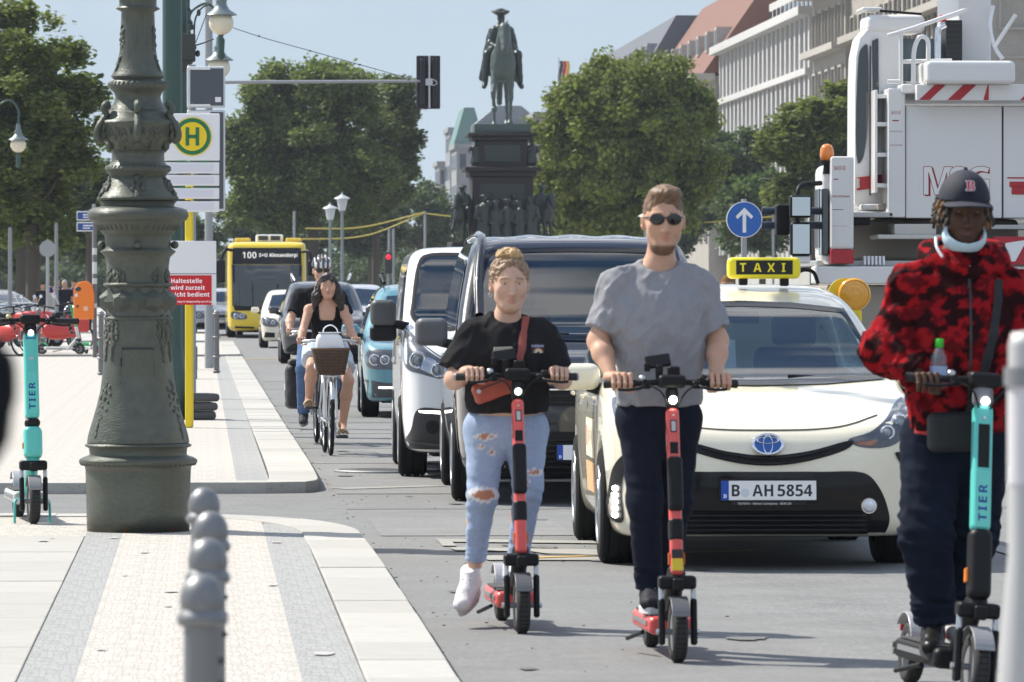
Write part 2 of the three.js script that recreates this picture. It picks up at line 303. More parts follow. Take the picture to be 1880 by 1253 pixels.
{ // near pavement: bands of mosaic, big slabs and a broad granite kerb
  const far = -35.0, base = struct('pavement', extrude([[-40, 10], [0.55, 10], [0.55, -33.6], [0.2, -34.4], [-0.3, -34.7], [-40, -34.7]].map(([x, z]) => [x, -z]), KERB - 0.012).rotateX(-PI / 2), mat([0.35, 0.34, 0.32], 0.95), 'light paved footway with bands of small stones');
  kerbRun(base, [[0.93, 8], [0.93, -10], [0.93, -31.6], [0.90, -32.8], [0.72, -33.8], [0.35, -34.6], [-0.1, -34.95], [-1, -35.0], [-10, -35.0], [-30, -35.0]], 0.33, KERB);
  const lay = (x0, x1, m, name, z1 = -34.6) => { const g = rectUV(x0, x1, z1, 8, KERB - 0.002); mesh(name, g, m, base); };
  lay(0.37, 0.60, greyPave, 'grey_mosaic_band', -33.5); lay(-0.47, 0.37, pinkPave, 'pale_mosaic_band'); lay(-0.68, -0.47, greyPave, 'grey_mosaic_band');
  mesh('pale_mosaic_field', rectUV(-30, -0.68, -34.6, -31.9, KERB - 0.002), pinkPave, base);
  const slab = [new RoundedBoxGeometry(1.392, 0.06, 0.992, 1, 0.006)];
  for (let i = 0; i < 3; i++) for (let k = 0; k < 40; k++) { if (k > 39 || 8 - k - 0.5 < -31.9) break; const g = slab[0].clone().translate(-0.68 - 0.7 - i * 1.4, KERB - 0.031 + rr(-0.002, 0.002), 8 - k - 0.5 + (i % 2) * 0.0); mesh('paving_slab', uvBoxed(g), slabMats[(rnd() * 3) | 0], base); }
}
{ // stop island beyond the side street
  const base = struct('pavement', extrude([[-40, -40.9], [0.3, -40.9], [0.5, -41.2], [0.5, -117.6], [-40, -117.6]].map(([x, z]) => [x, -z]), KERB - 0.012).rotateX(-PI / 2), mat([0.35, 0.34, 0.32], 0.95), 'light paved bus stop footway beyond the side street');
  kerbRun(base, [[-30, -40.6], [-8, -40.6], [-2, -40.6], [0.45, -40.6], [0.76, -40.72], [0.86, -41.1], [0.88, -41.8], [0.88, -60], [0.87, -117.4]], 0.36, KERB);
  mesh('grey_mosaic_band', rectUV(0.26, 0.51, -117.5, -40.98, KERB - 0.002), greyPave, base);
  mesh('pale_mosaic_field', rectUV(-30, 0.26, -117.5, -40.95, KERB - 0.002), pinkPave, base);
}
{ // farther islands
  const b2 = struct('pavement', extrude([[-60, -119.4], [0.35, -119.4], [0.5, -120], [0.5, -150], [-60, -150]].map(([x, z]) => [x, -z]), KERB - 0.012).rotateX(-PI / 2), pinkPave, 'pale footway where bicycles are parked');
  kerbRun(b2, [[-30, -119], [-5, -119], [0.4, -119], [0.82, -119.5], [0.85, -121], [0.85, -150]], 0.36, KERB + 0.02);
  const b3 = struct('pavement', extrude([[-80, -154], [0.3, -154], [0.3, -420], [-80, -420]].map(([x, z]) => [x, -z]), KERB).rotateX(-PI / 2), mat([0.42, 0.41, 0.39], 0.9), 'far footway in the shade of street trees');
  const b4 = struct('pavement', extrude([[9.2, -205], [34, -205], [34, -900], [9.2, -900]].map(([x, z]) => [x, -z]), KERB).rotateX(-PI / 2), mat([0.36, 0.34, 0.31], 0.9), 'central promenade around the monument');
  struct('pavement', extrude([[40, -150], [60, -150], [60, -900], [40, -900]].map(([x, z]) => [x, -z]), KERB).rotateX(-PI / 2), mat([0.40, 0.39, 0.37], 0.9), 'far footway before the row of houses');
}
{ // worn white road marking, yellow works line, drain
  const white = mat([0.46, 0.455, 0.44], 0.85, 0, { map: slabMap }), yellow = mat([0.55, 0.32, 0.06], 0.8);
  const mk = (name, pts, m, y = 0.008) => { const g = new THREE.ShapeGeometry(shapeOf(pts.map(([x, z]) => [x, -z]))); g.rotateX(-PI / 2); g.translate(0, y, 0); const p = g.attributes.position, u = g.attributes.uv; for (let i = 0; i < p.count; i++) u.setXY(i, p.getX(i), p.getZ(i)); return struct(name, g, m); };
  mk('road_marking', [[1.42, -33.0], [2.35, -32.7], [2.37, -32.35], [1.50, -32.6], [1.5, -32.1], [1.42, -32.1]], white);
  mk('road_marking', [[1.45, -31.9], [2.28, -31.6], [2.42, -30.9], [2.30, -30.35], [1.6, -30.4], [1.55, -30.9], [2.0, -31.0], [1.9, -31.4], [1.47, -31.5]], white);
  mk('road_marking', [[1.72, -30.55], [3.2, -31.4], [3.22, -31.34], [1.74, -30.46]], yellow, 0.012);
  mk('road_marking', [[0.95, -41.5], [1.75, -42.0], [1.9, -41.85], [1.1, -41.25]], white);
  mk('road_marking', [[4.62, -19], [4.75, -19], [4.62, -70], [4.5, -70]], white);
  mk('road_marking', [[3.95, -25.6], [4.1, -25.6], [4.4, -27.8], [4.25, -27.8]], yellow, 0.012);
  mk('road_marking', [[0.95, -118], [4.0, -124], [4.0, -124.4], [0.95, -118.4]], yellow, 0.012);
  const dr = struct('manhole_cover', cy(0.42, 0.42, 0.02, 1.55, 0.001, -45.4), mat([0.22, 0.22, 0.22], 0.6, 0.6), 'round iron manhole cover in the roadway');
  for (let i = -3; i <= 3; i++) mesh('cover_rib', bx(0.7 - Math.abs(i) * 0.09, 0.006, 0.03, 1.55, 0.012, -45.4 + i * 0.1), dr.material, dr);
  mesh('cover_ring', mv(new THREE.TorusGeometry(0.43, 0.02, 6, 40), 1.55, 0.003, -45.4, PI / 2), dr.material, dr);
}

// ================================================================ street furniture
const iron = mat([0.105, 0.115, 0.105], 0.42, 0.25), ironLight = mat([0.16, 0.175, 0.165], 0.4, 0.3), ironDark = mat([0.045, 0.05, 0.047], 0.5, 0.2);
const rustTex = noiseTex(512, (u, v) => { const n = tnoise(u, v, 5, 1) + 0.5 * tnoise(u, v, 14, 2) + 0.3 * tnoise(u, v, 40, 3), w = 0.05 * tnoise(u, v, 60, 5) + 0.06 * tnoise(u, v, 9, 6); return n > 0.62 ? [0.50, 0.34, 0.25] : [0.375 + w, 0.395 + w, 0.365 + w * 0.9]; }, true);
rustTex.repeat.set(3, 1.3);
const castIron = mat([0.72, 0.71, 0.66], 0.42, 0.2, { map: rustTex, bumpMap: grainBump, bumpScale: 0.004 });
{ // the ornate cast iron candelabrum
  const S = 304, lamp = thing('street_lamp', 'ornate dark green cast iron lamp post with scroll brackets, at the pavement corner', 'lamp post', [gx(253, 32.6), KERB, -32.6]);
  const scrape = noiseTex(512, (u, v) => { const n = tnoise(u, v, 5, 1) + 0.5 * tnoise(u, v, 14, 2), w = 0.05 * tnoise(u, v, 60, 5) + 0.06 * tnoise(u, v, 9, 6), b = Math.max(Math.exp(-(((v - 0.12) / 0.05) ** 2)), Math.exp(-(((v - 0.55) / 0.035) ** 2))), q = noise(u * 34, v * 60, 3) + 0.6 * noise(u * 90, v * 160, 5); return q * b > 0.30 ? [0.62, 0.33, 0.20] : n > 0.55 ? [0.47, 0.40, 0.33] : [0.375 + w, 0.395 + w, 0.365 + w * 0.9]; }, true), plinthMat = mat([0.78, 0.77, 0.72], 0.42, 0.2, { map: scrape, bumpMap: grainBump, bumpScale: 0.003 });
  const seg = (name, rows, m = castIron) => mesh(name, lathe(rows.map(([y, r]) => [r / S, (972 - y) / S]).reverse(), 64), m, lamp);
  seg('plinth', [[842, 106], [846, 108], [851, 104], [854, 97], [862, 95.5], [900, 94.5], [940, 93.6], [972, 93], [972.5, 1]], plinthMat);
  seg('foot_moulding', [[812, 90], [816, 97], [819, 96], [822, 89], [834, 88], [836, 92], [839, 101], [843, 105]]);
  seg('foot_flare', [[590, 60], [620, 61], [650, 62], [690, 65], [720, 69], [745, 75], [765, 81], [785, 87], [800, 91], [812, 93]]);
  seg('lower_shaft', [[463, 67], [466, 68.5], [470, 64], [476, 58], [490, 56], [520, 55], [545, 56], [590, 60]]);
  seg('collar', [[408, 84], [413, 80], [424, 71], [434, 64], [436, 61], [440, 60], [456, 59], [460, 61], [463, 66]]);
  seg('shoulder_moulding', [[374, 71], [378, 66], [383, 66], [386, 80], [389, 88], [394, 91], [399, 92], [403, 91], [408, 88], [410, 84]]);
  seg('bell', [[330, 50], [336, 55], [346, 59], [356, 64], [364, 71], [367, 74], [370, 74], [373, 71]]);
  seg('ring_moulding', [[282, 47], [285, 49], [288, 47.5], [300, 48], [306, 51], [310, 56], [315, 60], [320, 58], [324, 53], [330, 50]]);
  seg('urn', [[208, 50], [211, 56], [213, 57], [214, 59], [220, 61], [226, 68], [229, 74], [233, 75], [237, 73], [241, 71], [250, 69], [262, 64], [272, 57], [279, 50], [283, 47]]);
  seg('neck', [[148, 48], [151, 46], [153, 43], [157, 50], [162, 54], [166, 54], [170, 51], [176, 44], [184, 41], [192, 43], [200, 47], [208, 51]]);
  seg('upper_shaft', [[-40, 27], [-5, 42], [2, 41], [6, 34], [20, 34], [23, 39], [25, 40], [27, 36], [30, 30], [60, 31], [100, 33], [118, 36], [132, 41], [142, 46], [147, 49], [149, 48]]);
  // shaft, arms and lanterns above the picture
  mesh('top_shaft', lathe([[0.10, 3.3], [0.075, 4.6], [0.07, 5.4], [0.11, 5.5], [0.06, 5.6], [0.05, 7.4]], 24), castIron, lamp);
  for (const s of [-1, 1]) { const a = mesh('lantern_arm', tube([[0, 6.9, 0], [0, 7.5, s * 0.5], [0, 7.4, s * 1.1], [0, 7.0, s * 1.25]], 0.03), castIron, lamp); mesh('globe', sp(0.22, 0, 6.75, s * 1.25), mat([0.75, 0.72, 0.62], 0.3), a); mesh('cap', lathe([[0.02, 7.1], [0.1, 7.05], [0.27, 6.88], [0.02, 6.87]], 24).translate(0, 0, s * 1.25), castIron, a); }
  // gadroons on the mouldings
  const beads = (name, y, r, n, a, b, c, tilt = 0) => { const g = []; for (let i = 0; i < n; i++) { const q = i / n * 2 * PI; g.push(mv(sp(1, 0, 0, 0, a, b, c, 8), 0, 0, r / S, tilt).rotateY(q).translate(0, (972 - y) / S, 0)); } mesh(name, g, castIron, lamp); };
  beads('gadroon_ring', 162, 51, 36, 0.013, 0.018, 0.014); beads('gadroon_ring', 315, 56, 40, 0.012, 0.020, 0.014); beads('gadroon_ring', 847, 102, 60, 0.013, 0.022, 0.016);
  beads('leaf_ring', 418, 74, 44, 0.010, 0.035, 0.010, 0.45); beads('fluted_ring', 246, 68, 34, 0.012, 0.03, 0.012);
  // leaf reliefs: many small lobes on the bell, shaft and flare
  const relief = (y0, y1, rOf, qs, n, size) => { const g = []; for (const q of qs) for (let i = 0; i < n; i++) { const t = i / (n - 1), y = mix(y0, y1, t), w = Math.sin(PI * Math.min(1, t * 1.2 + 0.1)) * 0.24, sx = i % 3 - 1, ang = q + sx * w * (0.5 + 0.5 * rnd()), r = rOf(y) / S - 0.002; g.push(mv(sp(1, 0, 0, 0, size * rr(0.7, 1.2), size * rr(1.2, 2.2), size * 0.75, 8), 0, 0, 0, rr(-0.3, 0.3), 0, rr(-0.8, 0.8)).translate(0, 0, r).rotateY(ang).translate(0, (972 - y) / S, 0)); } mesh('leaf_relief', g, castIron, lamp); };
  relief(336, 366, (y) => mix(54, 72, (y - 336) / 30), [-1.25, 1.25, 0, PI], 16, 0.016);
  relief(60, 138, (y) => (y < 110 ? 32 : mix(34, 44, (y - 110) / 28)), [-1.15, 1.15, PI], 26, 0.012);
  relief(500, 526, () => 56, [-1.25, -0.7, 0.75, 1.3], 18, 0.013);
  relief(585, 660, (y) => mix(60, 63, (y - 585) / 75), [-1.2, -0.85, 0.85, 1.2], 34, 0.014);
  relief(700, 800, (y) => (y < 745 ? mix(66, 75, (y - 700) / 45) : mix(75, 91, (y - 745) / 55)), [-1.0, 1.1], 22, 0.011);
  relief(244, 276, (y) => mix(70, 54, (y - 244) / 32), [-1.1, -0.5, 0.5, 1.1, 2, -2, PI], 22, 0.015);
  // scroll brackets round the urn
  for (let k = 0; k < 6; k++) { const q = k * PI / 3 + 0.0, y = (v) => (972 - v) / S, pts = [[0.20, y(196)], [0.225, y(200)], [0.235, y(208)], [0.215, y(216)], [0.235, y(226)], [0.268, y(240)], [0.280, y(252)], [0.268, y(262)], [0.245, y(262)], [0.240, y(252)], [0.252, y(248)]];
    const g = tube(pts.map(([r, h]) => [0, h, r]), 0.020, 40, 8), leaf = mv(sp(1, 0, 0, 0, 0.030, 0.055, 0.016, 10), 0, y(236), 0.235, -0.25), base = mv(sp(1, 0, 0, 0, 0.022, 0.03, 0.02, 10), 0, y(272), 0.195), knob = mv(sp(1, 0, 0, 0, 0.024, 0.022, 0.022, 10), 0, y(199), 0.212);
    mesh('scroll_bracket', merge([g, leaf, base, knob]).rotateY(q), castIron, lamp); }
  // collar balls
  for (let k = 0; k < 4; k++) mesh('collar_ball', sp(0.024, 0, (972 - 453) / S, 0.218).rotateY(k * PI / 2 + 0.0), castIron, lamp);
  // faceted band: lozenges and hexagons standing proud
  for (let k = 0; k < 12; k++) { const q = k * PI / 6, y = (972 - 556) / S; const g = k % 2 ? cy(0.036, 0.085, 0.05, 0, 0, 0, PI / 2, 0, 0, 6).scale(0.95, 0.9, 1) : cy(0.004, 0.11, 0.055, 0, 0, 0, PI / 2, 0, 0, 4).scale(0.80, 0.85, 1); const f = g.toNonIndexed(); f.computeVertexNormals(); mesh(k % 2 ? 'hexagon_boss' : 'lozenge_boss', f.translate(0, y, 0.205).rotateY(q), castIron, lamp); }
  mesh('band_ring', [1, -1].map((s) => mv(new THREE.TorusGeometry(0.196, 0.012, 8, 48), 0, (972 - 556) / S + s * 0.10, 0, PI / 2)), castIron, lamp);
  // service door
  const door = mesh('service_door', (() => { const a = [], n = 14; const w = 0.42; const g = new THREE.CylinderGeometry(0.212, 0.216, 0.30, n, 1, true, -w * 1.08, w * 2.2); return g.translate(0, (972 - 689) / S, 0); })(), castIron, lamp);
  mesh('door_frame', (() => { const g = []; const r = 0.214, y0 = (972 - 738) / S, y1 = (972 - 640) / S, a = -0.47, b = 0.47; for (const [q0, h0, q1, h1] of [[a, y0, a, y1], [b, y0, b, y1]]) g.push(tube([[Math.sin(q0) * r, h0, Math.cos(q0) * r], [Math.sin(q1) * (r - 0.003), (h0 + h1) / 2, Math.cos(q1) * (r - 0.003)], [Math.sin(q1) * (r - 0.008), h1, Math.cos(q1) * (r - 0.008)]], 0.0045, 8, 6)); for (const [h, rr_] of [[y0, r + 0.002], [y1, r - 0.008]]) g.push(tube([-0.47, -0.25, 0, 0.25, 0.47].map((q) => [Math.sin(q) * rr_, h, Math.cos(q) * rr_]), 0.0045, 16, 6)); return g; })(), ironDark, door);
  for (const y of [665, 708]) mesh('hinge', cy(0.008, 0.008, 0.05, -0.102, (972 - y) / S, 0.188), ironDark, door);
}
{ // four silver bollards close to the lens, in line with the road
  const silver = mat([0.20, 0.205, 0.21], 0.45, 0.6);
  const make = (pos, label) => { const t = thing('bollard', label, 'bollard', pos, 0, 'silver bollards with domed caps at the pavement edge');
    mesh('post', lathe([[0.0, 0.0], [0.036, 0.0], [0.034, 0.02], [0.0325, 0.05], [0.0325, 0.86], [0.0325, 0.862]], 28), silver, t);
    mesh('collar', lathe([[0.033, 0.858], [0.042, 0.862], [0.0445, 0.87], [0.0445, 0.876], [0.040, 0.882], [0.036, 0.89]], 28), silver, t);
    mesh('dome_cap', lathe([[0.036, 0.886], [0.039, 0.895], [0.0395, 0.905], [0.037, 0.920], [0.031, 0.934], [0.020, 0.945], [0.008, 0.950], [0, 0.9505]], 28), silver, t);
    mesh('cap_screw', sp(0.006, 0.033, 0.80, 0.01), ironDark, t); mesh('cap_screw', sp(0.006, 0.033, 0.76, 0.012), ironDark, t); return t; };
  const spots = [[371, 9.4, 'silver domed bollard in front of the three others of its row'], [381, 10.75, 'second silver domed bollard of the row beside the lamp post'], [386, 12.05, 'third silver domed bollard of the row, half hidden behind another cap'], [374, 13.5, 'silver domed bollard at the far end of its row, before the lamp post base']];
  let first; spots.forEach(([px, d, l], i) => { const p = [gx(px, d), KERB, -d]; first = i ? first && copy(first, p, 0, l) && first : make(p, l); });
}
function textPlate(w, h, draw, more = {}, res = 512) { const t = canvasTex(res, Math.max(8, Math.round(res * h / w)), draw); return mat([1, 1, 1], 0.55, 0, { map: t, ...more }); }
const face = (w, h, x, y, z, ry = 0) => mv(new THREE.PlaneGeometry(w, h), x, y, z, 0, ry);
const grey = mat([0.33, 0.34, 0.35], 0.5, 0.4), darkPanel = mat([0.075, 0.085, 0.10], 0.45), whitePlastic = mat([0.80, 0.80, 0.80], 0.5), yellowPaint = mat([0.80, 0.60, 0.015], 0.45), greenPaint = mat([0.035, 0.075, 0.065], 0.45), redPaint = mat([0.55, 0.02, 0.02], 0.5);
{ // bus stop flag and pole
  const d = 56.9, s = 10000 / d, t = thing('bus_stop_sign', 'yellow bus stop pole with white route panels and a round yellow and green H', 'bus stop', [gx(346, d), KERB, -d]);
  const X = (px) => (px - 346) / s, Y = (py) => EYE - KERB - (py - HORIZON) / s;
  mesh('pole', rb(0.085, Y(300) + 0.0, 0.085, 0.02, X(356), Y(300) / 2 + 0.35, 0).translate(-0.05, -0.35, 0), yellowPaint, t);
  mesh('front_pole', rb(0.075, Y(390), 0.06, 0.015, X(346), Y(390) / 2, 0.06), yellowPaint, t);
  const flag = mesh('flag_panel', rb(X(403) - X(300), Y(210) - Y(296), 0.05, 0.012, X(351.5), (Y(210) + Y(296)) / 2, 0.1), whitePlastic, t);
  const R = 0.192, cx = X(353), cyy = Y(252);
  mesh('green_ring', cy(R, R, 0.006, cx, cyy, 0.129, PI / 2, 0, 0, 40), mat([0.01, 0.17, 0.06], 0.5), flag);
  mesh('yellow_disc', cy(R * 0.78, R * 0.78, 0.006, cx, cyy, 0.133, PI / 2, 0, 0, 40), mat([0.85, 0.60, 0.01], 0.5), flag);
  mesh('letter', [bx(0.038, 0.19, 0.006, cx - 0.052, cyy, 0.138), bx(0.038, 0.19, 0.006, cx + 0.052, cyy, 0.138), bx(0.08, 0.036, 0.006, cx, cyy, 0.138)], mat([0.01, 0.17, 0.06], 0.5), flag);
  mesh('rim', mv(new THREE.TorusGeometry(R * 1.02, 0.006, 6, 40), cx, cyy, 0.13), yellowPaint, flag);
  [[299, 320], [322, 342], [346, 366], [370, 390]].forEach(([a, b], i) => { const p = mesh('route_panel', rb(X(402) - X(300), Y(a) - Y(b), 0.045, 0.008, X(351), (Y(a) + Y(b)) / 2, 0.1), whitePlastic, t); mesh('route_strip', bx(X(392) - X(312), (Y(a) - Y(b)) * 0.62, 0.002, X(352), (Y(a) + Y(b)) / 2, 0.1245), mat([0.70, 0.70, 0.76], 0.6), p); mesh('divider', [bx(0.14, 0.010, 0.01, X(374), Y(a) + 0.006, 0.118), bx(0.14, 0.010, 0.01, X(338), Y(a) + 0.006, 0.118)], i % 2 ? mat([0.03, 0.03, 0.03], 0.5) : mat([0.02, 0.22, 0.08], 0.5), p); });
  const board = mesh('notice_panel', rb(X(397) - X(310), Y(443) - Y(560), 0.04, 0.008, X(353), (Y(443) + Y(560)) / 2, 0.13), whitePlastic, t);
  mesh('panel_seam', bx(X(397) - X(310), 0.008, 0.004, X(353), Y(503), 0.151), mat([0.25, 0.25, 0.25], 0.6), board);
  mesh('red_notice', face(X(388) - X(305), Y(506) - Y(560), (X(388) + X(305)) / 2, (Y(506) + Y(560)) / 2, 0.1545), textPlate(0.48, 0.31, (c, w, h) => { c.fillStyle = '#c9191f'; c.fillRect(0, 0, w, h); c.fillStyle = '#fff'; c.font = 'bold ' + h * 0.205 + 'px sans-serif'; c.fillText('Haltestelle', w * 0.10, h * 0.26); c.fillText('wird zurzeit', w * 0.10, h * 0.49); c.fillText('nicht bedient', w * 0.10, h * 0.72); c.font = 'bold ' + h * 0.085 + 'px sans-serif'; c.fillText('This stop is temporarily out of service', w * 0.12, h * 0.92); }), board);
}
{ // sandbag feet behind the pole
  for (let i = 0; i < 3; i++) tag(mesh('rubber_foot', rb(0.34, 0.09, 0.5, 0.04, gx(368, 60.5), KERB + 0.045 + i * 0.1, -60.5, 0, 0.1 * i, 0), mat([0.09, 0.09, 0.09], 0.9)), ['lowest', 'middle', 'topmost'][i] + ' grey rubber foot of the pile behind the yellow pole', 'sign foot', 'rubber feet piled behind the bus stop pole');
}
{ // signs seen from behind on a grey post
  const d = 66, s = 10000 / d, t = thing('sign_post', 'tall grey post with two dark sign backs behind the bus stop flag', 'sign post', [gx(372, d), KERB, -d]), X = (px) => (px - 372) / s, Y = (py) => EYE - KERB - (py - HORIZON) / s;
  mesh('post', cy(0.05, 0.05, Y(120), X(352), Y(120) / 2, 0), grey, t);
  [[123, 199], [203, 388]].forEach(([a, b]) => { const p = mesh('sign_back', rb(X(413) - X(343), Y(a) - Y(b), 0.05, 0.02, X(378), (Y(a) + Y(b)) / 2, 0.05), mat([0.62, 0.64, 0.66], 0.4, 0.3), t); mesh('dark_face', rb(X(410) - X(349), Y(a) - Y(b) - 0.05, 0.02, 0.012, X(379.5), (Y(a) + Y(b)) / 2, 0.073), darkPanel, p); for (const yy of [Y(a) - 0.03, Y(b) + 0.03]) mesh('rail', bx(0.26, 0.025, 0.02, X(366), yy, 0.092), whitePlastic, p); if (a < 150) mesh('sticker', bx(0.07, 0.06, 0.002, X(400), Y(184), 0.0855), whitePlastic, p); });
}
{ // two dark green posts in line, one carrying the bracket lamps
  for (const [px, d, w, l] of [[316, 60.5, 0.2, 'thick dark green iron post just behind the lamp post'], [331, 72, 0.17, 'dark green iron post with an ornate bracket box, behind a thicker post']]) {
    const t = thing('iron_post', l, 'post', [gx(px, d), KERB, -d], 0), s = 10000 / d, Y = (py) => EYE - KERB - (py - HORIZON) / s;
    mesh('shaft', lathe([[0, 0], [w * 0.95, 0], [w * 0.95, 0.5], [w * 0.75, 0.58], [w * 0.62, 0.72], [w * 0.55, 0.85], [w * 0.53, 9]], 28), greenPaint, t);
    if (d > 65) { mesh('bracket_box', [rb(0.2, Y(64) - Y(115), 0.2, 0.02, 0.1, (Y(64) + Y(115)) / 2, 0.1), lathe([[0.02, Y(135)], [0.08, Y(128)], [0.14, Y(118)], [0.16, Y(114)]], 20).translate(0.02, 0, 0.1)], ironDark, t);
      mesh('ornament', [...Array(14)].map((_, i) => sp(rr(0.015, 0.035), 0.16 + rr(-0.05, 0.1), mix(Y(110), Y(0), rnd()), 0.1 + rr(-0.05, 0.05), 1, rr(1, 2), 1, 8)), ironDark, t);
      mesh('bracket_arm', [tube([[0.18, Y(64), 0], [0.20, Y(35), 0], [0.28, Y(16), 0], [0.40, Y(8), 0]], 0.012), tube([[0.18, Y(85), 0], [0.30, Y(80), 0], [0.44, Y(72), 0]], 0.010), rod([0.2, Y(80), 0], [0.35, Y(25), 0], 0.006)], ironDark, t); }
  }
}
function globeLamp(px, d, yTop, label) { // historic lantern with a milk glass globe under a hat
  const s = 10000 / d, base = KERB, t = thing('globe_lamp', label, 'street lamp', [gx(px, d), base, -d], 0, 'globe lamps beyond the lamp post'), Y = (py) => EYE - base - (py - HORIZON) / s, y = Y(yTop);
  mesh('post', lathe([[0, 0], [0.16, 0], [0.16, 0.4], [0.09, 0.5], [0.07, 0.9], [0.05, 2], [0.045, y + 0.9]], 20).translate(-0.55, 0, 0), greenPaint, t);
  mesh('arm', tube([[-0.55, y + 0.35, 0], [-0.5, y + 0.85, 0], [-0.2, y + 1.0, 0], [0, y + 0.75, 0], [0, y + 0.35, 0]], 0.025), greenPaint, t);
  mesh('hat', lathe([[0.26, y - 0.02], [0.25, y + 0.0], [0.14, y + 0.07], [0.095, y + 0.14], [0.085, y + 0.2], [0.10, y + 0.22], [0.06, y + 0.26], [0.05, y + 0.4]], 28), mat([0.17, 0.21, 0.21], 0.35, 0.4), t);
  mesh('globe', sp(0.2, 0, y - 0.14, 0), mat([0.72, 0.66, 0.50], 0.25), t);
  mesh('finial', lathe([[0.06, y - 0.32], [0.03, y - 0.36], [0.06, y - 0.42], [0.05, y - 0.6], [0.065, y - 0.7], [0, y - 0.75]], 16), greenPaint, t);
  return t;
}
globeLamp(406, 88, 27, 'cream globe lamp under a green hat, the upper of two at the grey mast');
globeLamp(402, 98, 110, 'cream globe lamp half hidden behind the dark sign back');
globeLamp(33, 140, 257, 'small globe lamp hanging before the leafy trees at the left edge');
{ // traffic signal on a long arm, seen from behind
  const d = 100, s = 100, t = thing('traffic_signal', 'black traffic signal seen from behind on a long grey mast arm', 'traffic light', [gx(383, d), KERB, -d]), X = (px) => (px - 383) / s, Y = (py) => EYE - KERB - (py - HORIZON) / s;
  mesh('mast', cy(0.07, 0.075, Y(-40), 0, Y(-40) / 2, 0), grey, t);
  mesh('arm', rod([0, Y(152), 0], [X(783), Y(149), 0], 0.034, 0.026), grey, t);
  const head = mesh('backing_board', rb(0.44, 0.98, 0.04, 0.05, X(786), Y(151), -0.02), mat([0.02, 0.02, 0.024], 0.4), t);
  mesh('signal_body', [rb(0.10, 0.86, 0.10, 0.02, X(776), Y(151), 0.04), rb(0.10, 0.86, 0.10, 0.02, X(797), Y(151), 0.04)], mat([0.016, 0.016, 0.02], 0.35), head);
  for (const k of [-1, 0, 1]) mesh('visor', mv(new THREE.CylinderGeometry(0.11, 0.11, 0.2, 20, 1, true, 0, PI * 1.4), X(786), Y(151) + k * 0.3, -0.14, PI / 2), mat([0.02, 0.02, 0.02], 0.4), head);
  mesh('clamp_bar', [rb(0.035, 0.96, 0.03, 0.008, X(787.5), Y(151), 0.11), rb(0.13, 0.13, 0.06, 0.01, X(787), Y(151), 0.11)], mat([0.5, 0.51, 0.52], 0.4, 0.5), t);
  mesh('cable_loop', tube([[X(792), Y(146), 0.14], [X(799), Y(149), 0.15], [X(801), Y(154), 0.15], [X(793), Y(158), 0.14]], 0.008), mat([0.5, 0.5, 0.5], 0.5), t);
  mesh('stay_bracket', cy(0.02, 0.02, 0.12, X(747), Y(146), 0), grey, t);
  const wire = [[X(383), Y(36)], [X(470), Y(66)], [X(570), Y(94)], [X(660), Y(119)], [X(747), Y(143)]];
  const w = mesh('stay_wire', tube(wire.map(([x, y]) => [x, y, 0]), 0.007, 30, 5), ironDark, t);
  for (const [px, py] of [[405, 43], [475, 67], [569, 94], [660, 119]]) mesh('wire_knot', sp(0.018, X(px), Y(py), 0, 1.4, 1, 1, 8), ironDark, w);
}
{ // round blue ahead-only sign
  const d = 57, s = 10000 / d, t = thing('blue_arrow_sign', 'round blue road sign with a white upward arrow on a grey pole', 'road sign', [gx(1366, d), 0, -d]), Y = (py) => EYE - (py - HORIZON) / s;
  mesh('pole', cy(0.03, 0.03, Y(365), 0, Y(365) / 2, 0), grey, t);
  const y = Y(403), disc = mesh('white_rim', cy(0.19, 0.19, 0.02, 0, y, 0.04, PI / 2, 0, 0, 48), whitePlastic, t);
  mesh('blue_disc', cy(0.181, 0.181, 0.004, 0, y, 0.052, PI / 2, 0, 0, 48), mat([0.012, 0.11, 0.42], 0.4), disc);
  const k = 0.0057; mesh('arrow', extrude([[-3.2, -24], [3.2, -24], [3.2, 10], [13, 1], [16, 6], [0, 22], [-16, 6], [-13, 1], [-3.2, 10]].map(([a, b]) => [a * k, b * k]), 0.003).translate(0, y, 0.0545), whitePlastic, disc);
  mesh('clamp', rb(0.09, 0.04, 0.05, 0.01, 0, y, 0.01), grey, t);
  const d2 = 57.6;
}
for (const [px, d, h, l] of [[397, 94, 1.05, 'grey ringed metal post in the row at the stop kerb, the taller looking one'], [389, 101, 1.05, 'grey ringed metal post behind its twin at the stop kerb'], [185, 92, 1.05, 'grey ringed metal post just left of the lamp post'], [70, 122, 1.0, 'grey metal post behind the parked turquoise scooter']]) {
  const t = thing('ringed_post', l, 'bollard', [gx(px, d), KERB, -d], 0, 'ringed metal posts on the footways');
  mesh('shaft', cy(0.045, 0.05, h, 0, h / 2, 0), mat([0.17, 0.165, 0.165], 0.5, 0.3), t);
  for (const y of [0.03, 0.28, 0.62, h - 0.03]) mesh('ring', mv(new THREE.TorusGeometry(0.052, 0.018, 8, 20), 0, y, 0, PI / 2), mat([0.22, 0.215, 0.21], 0.4, 0.4), t);
  mesh('cap', sp(0.05, 0, h, 0, 1, 0.7, 1, 12), mat([0.3, 0.3, 0.3], 0.4, 0.4), t);
}
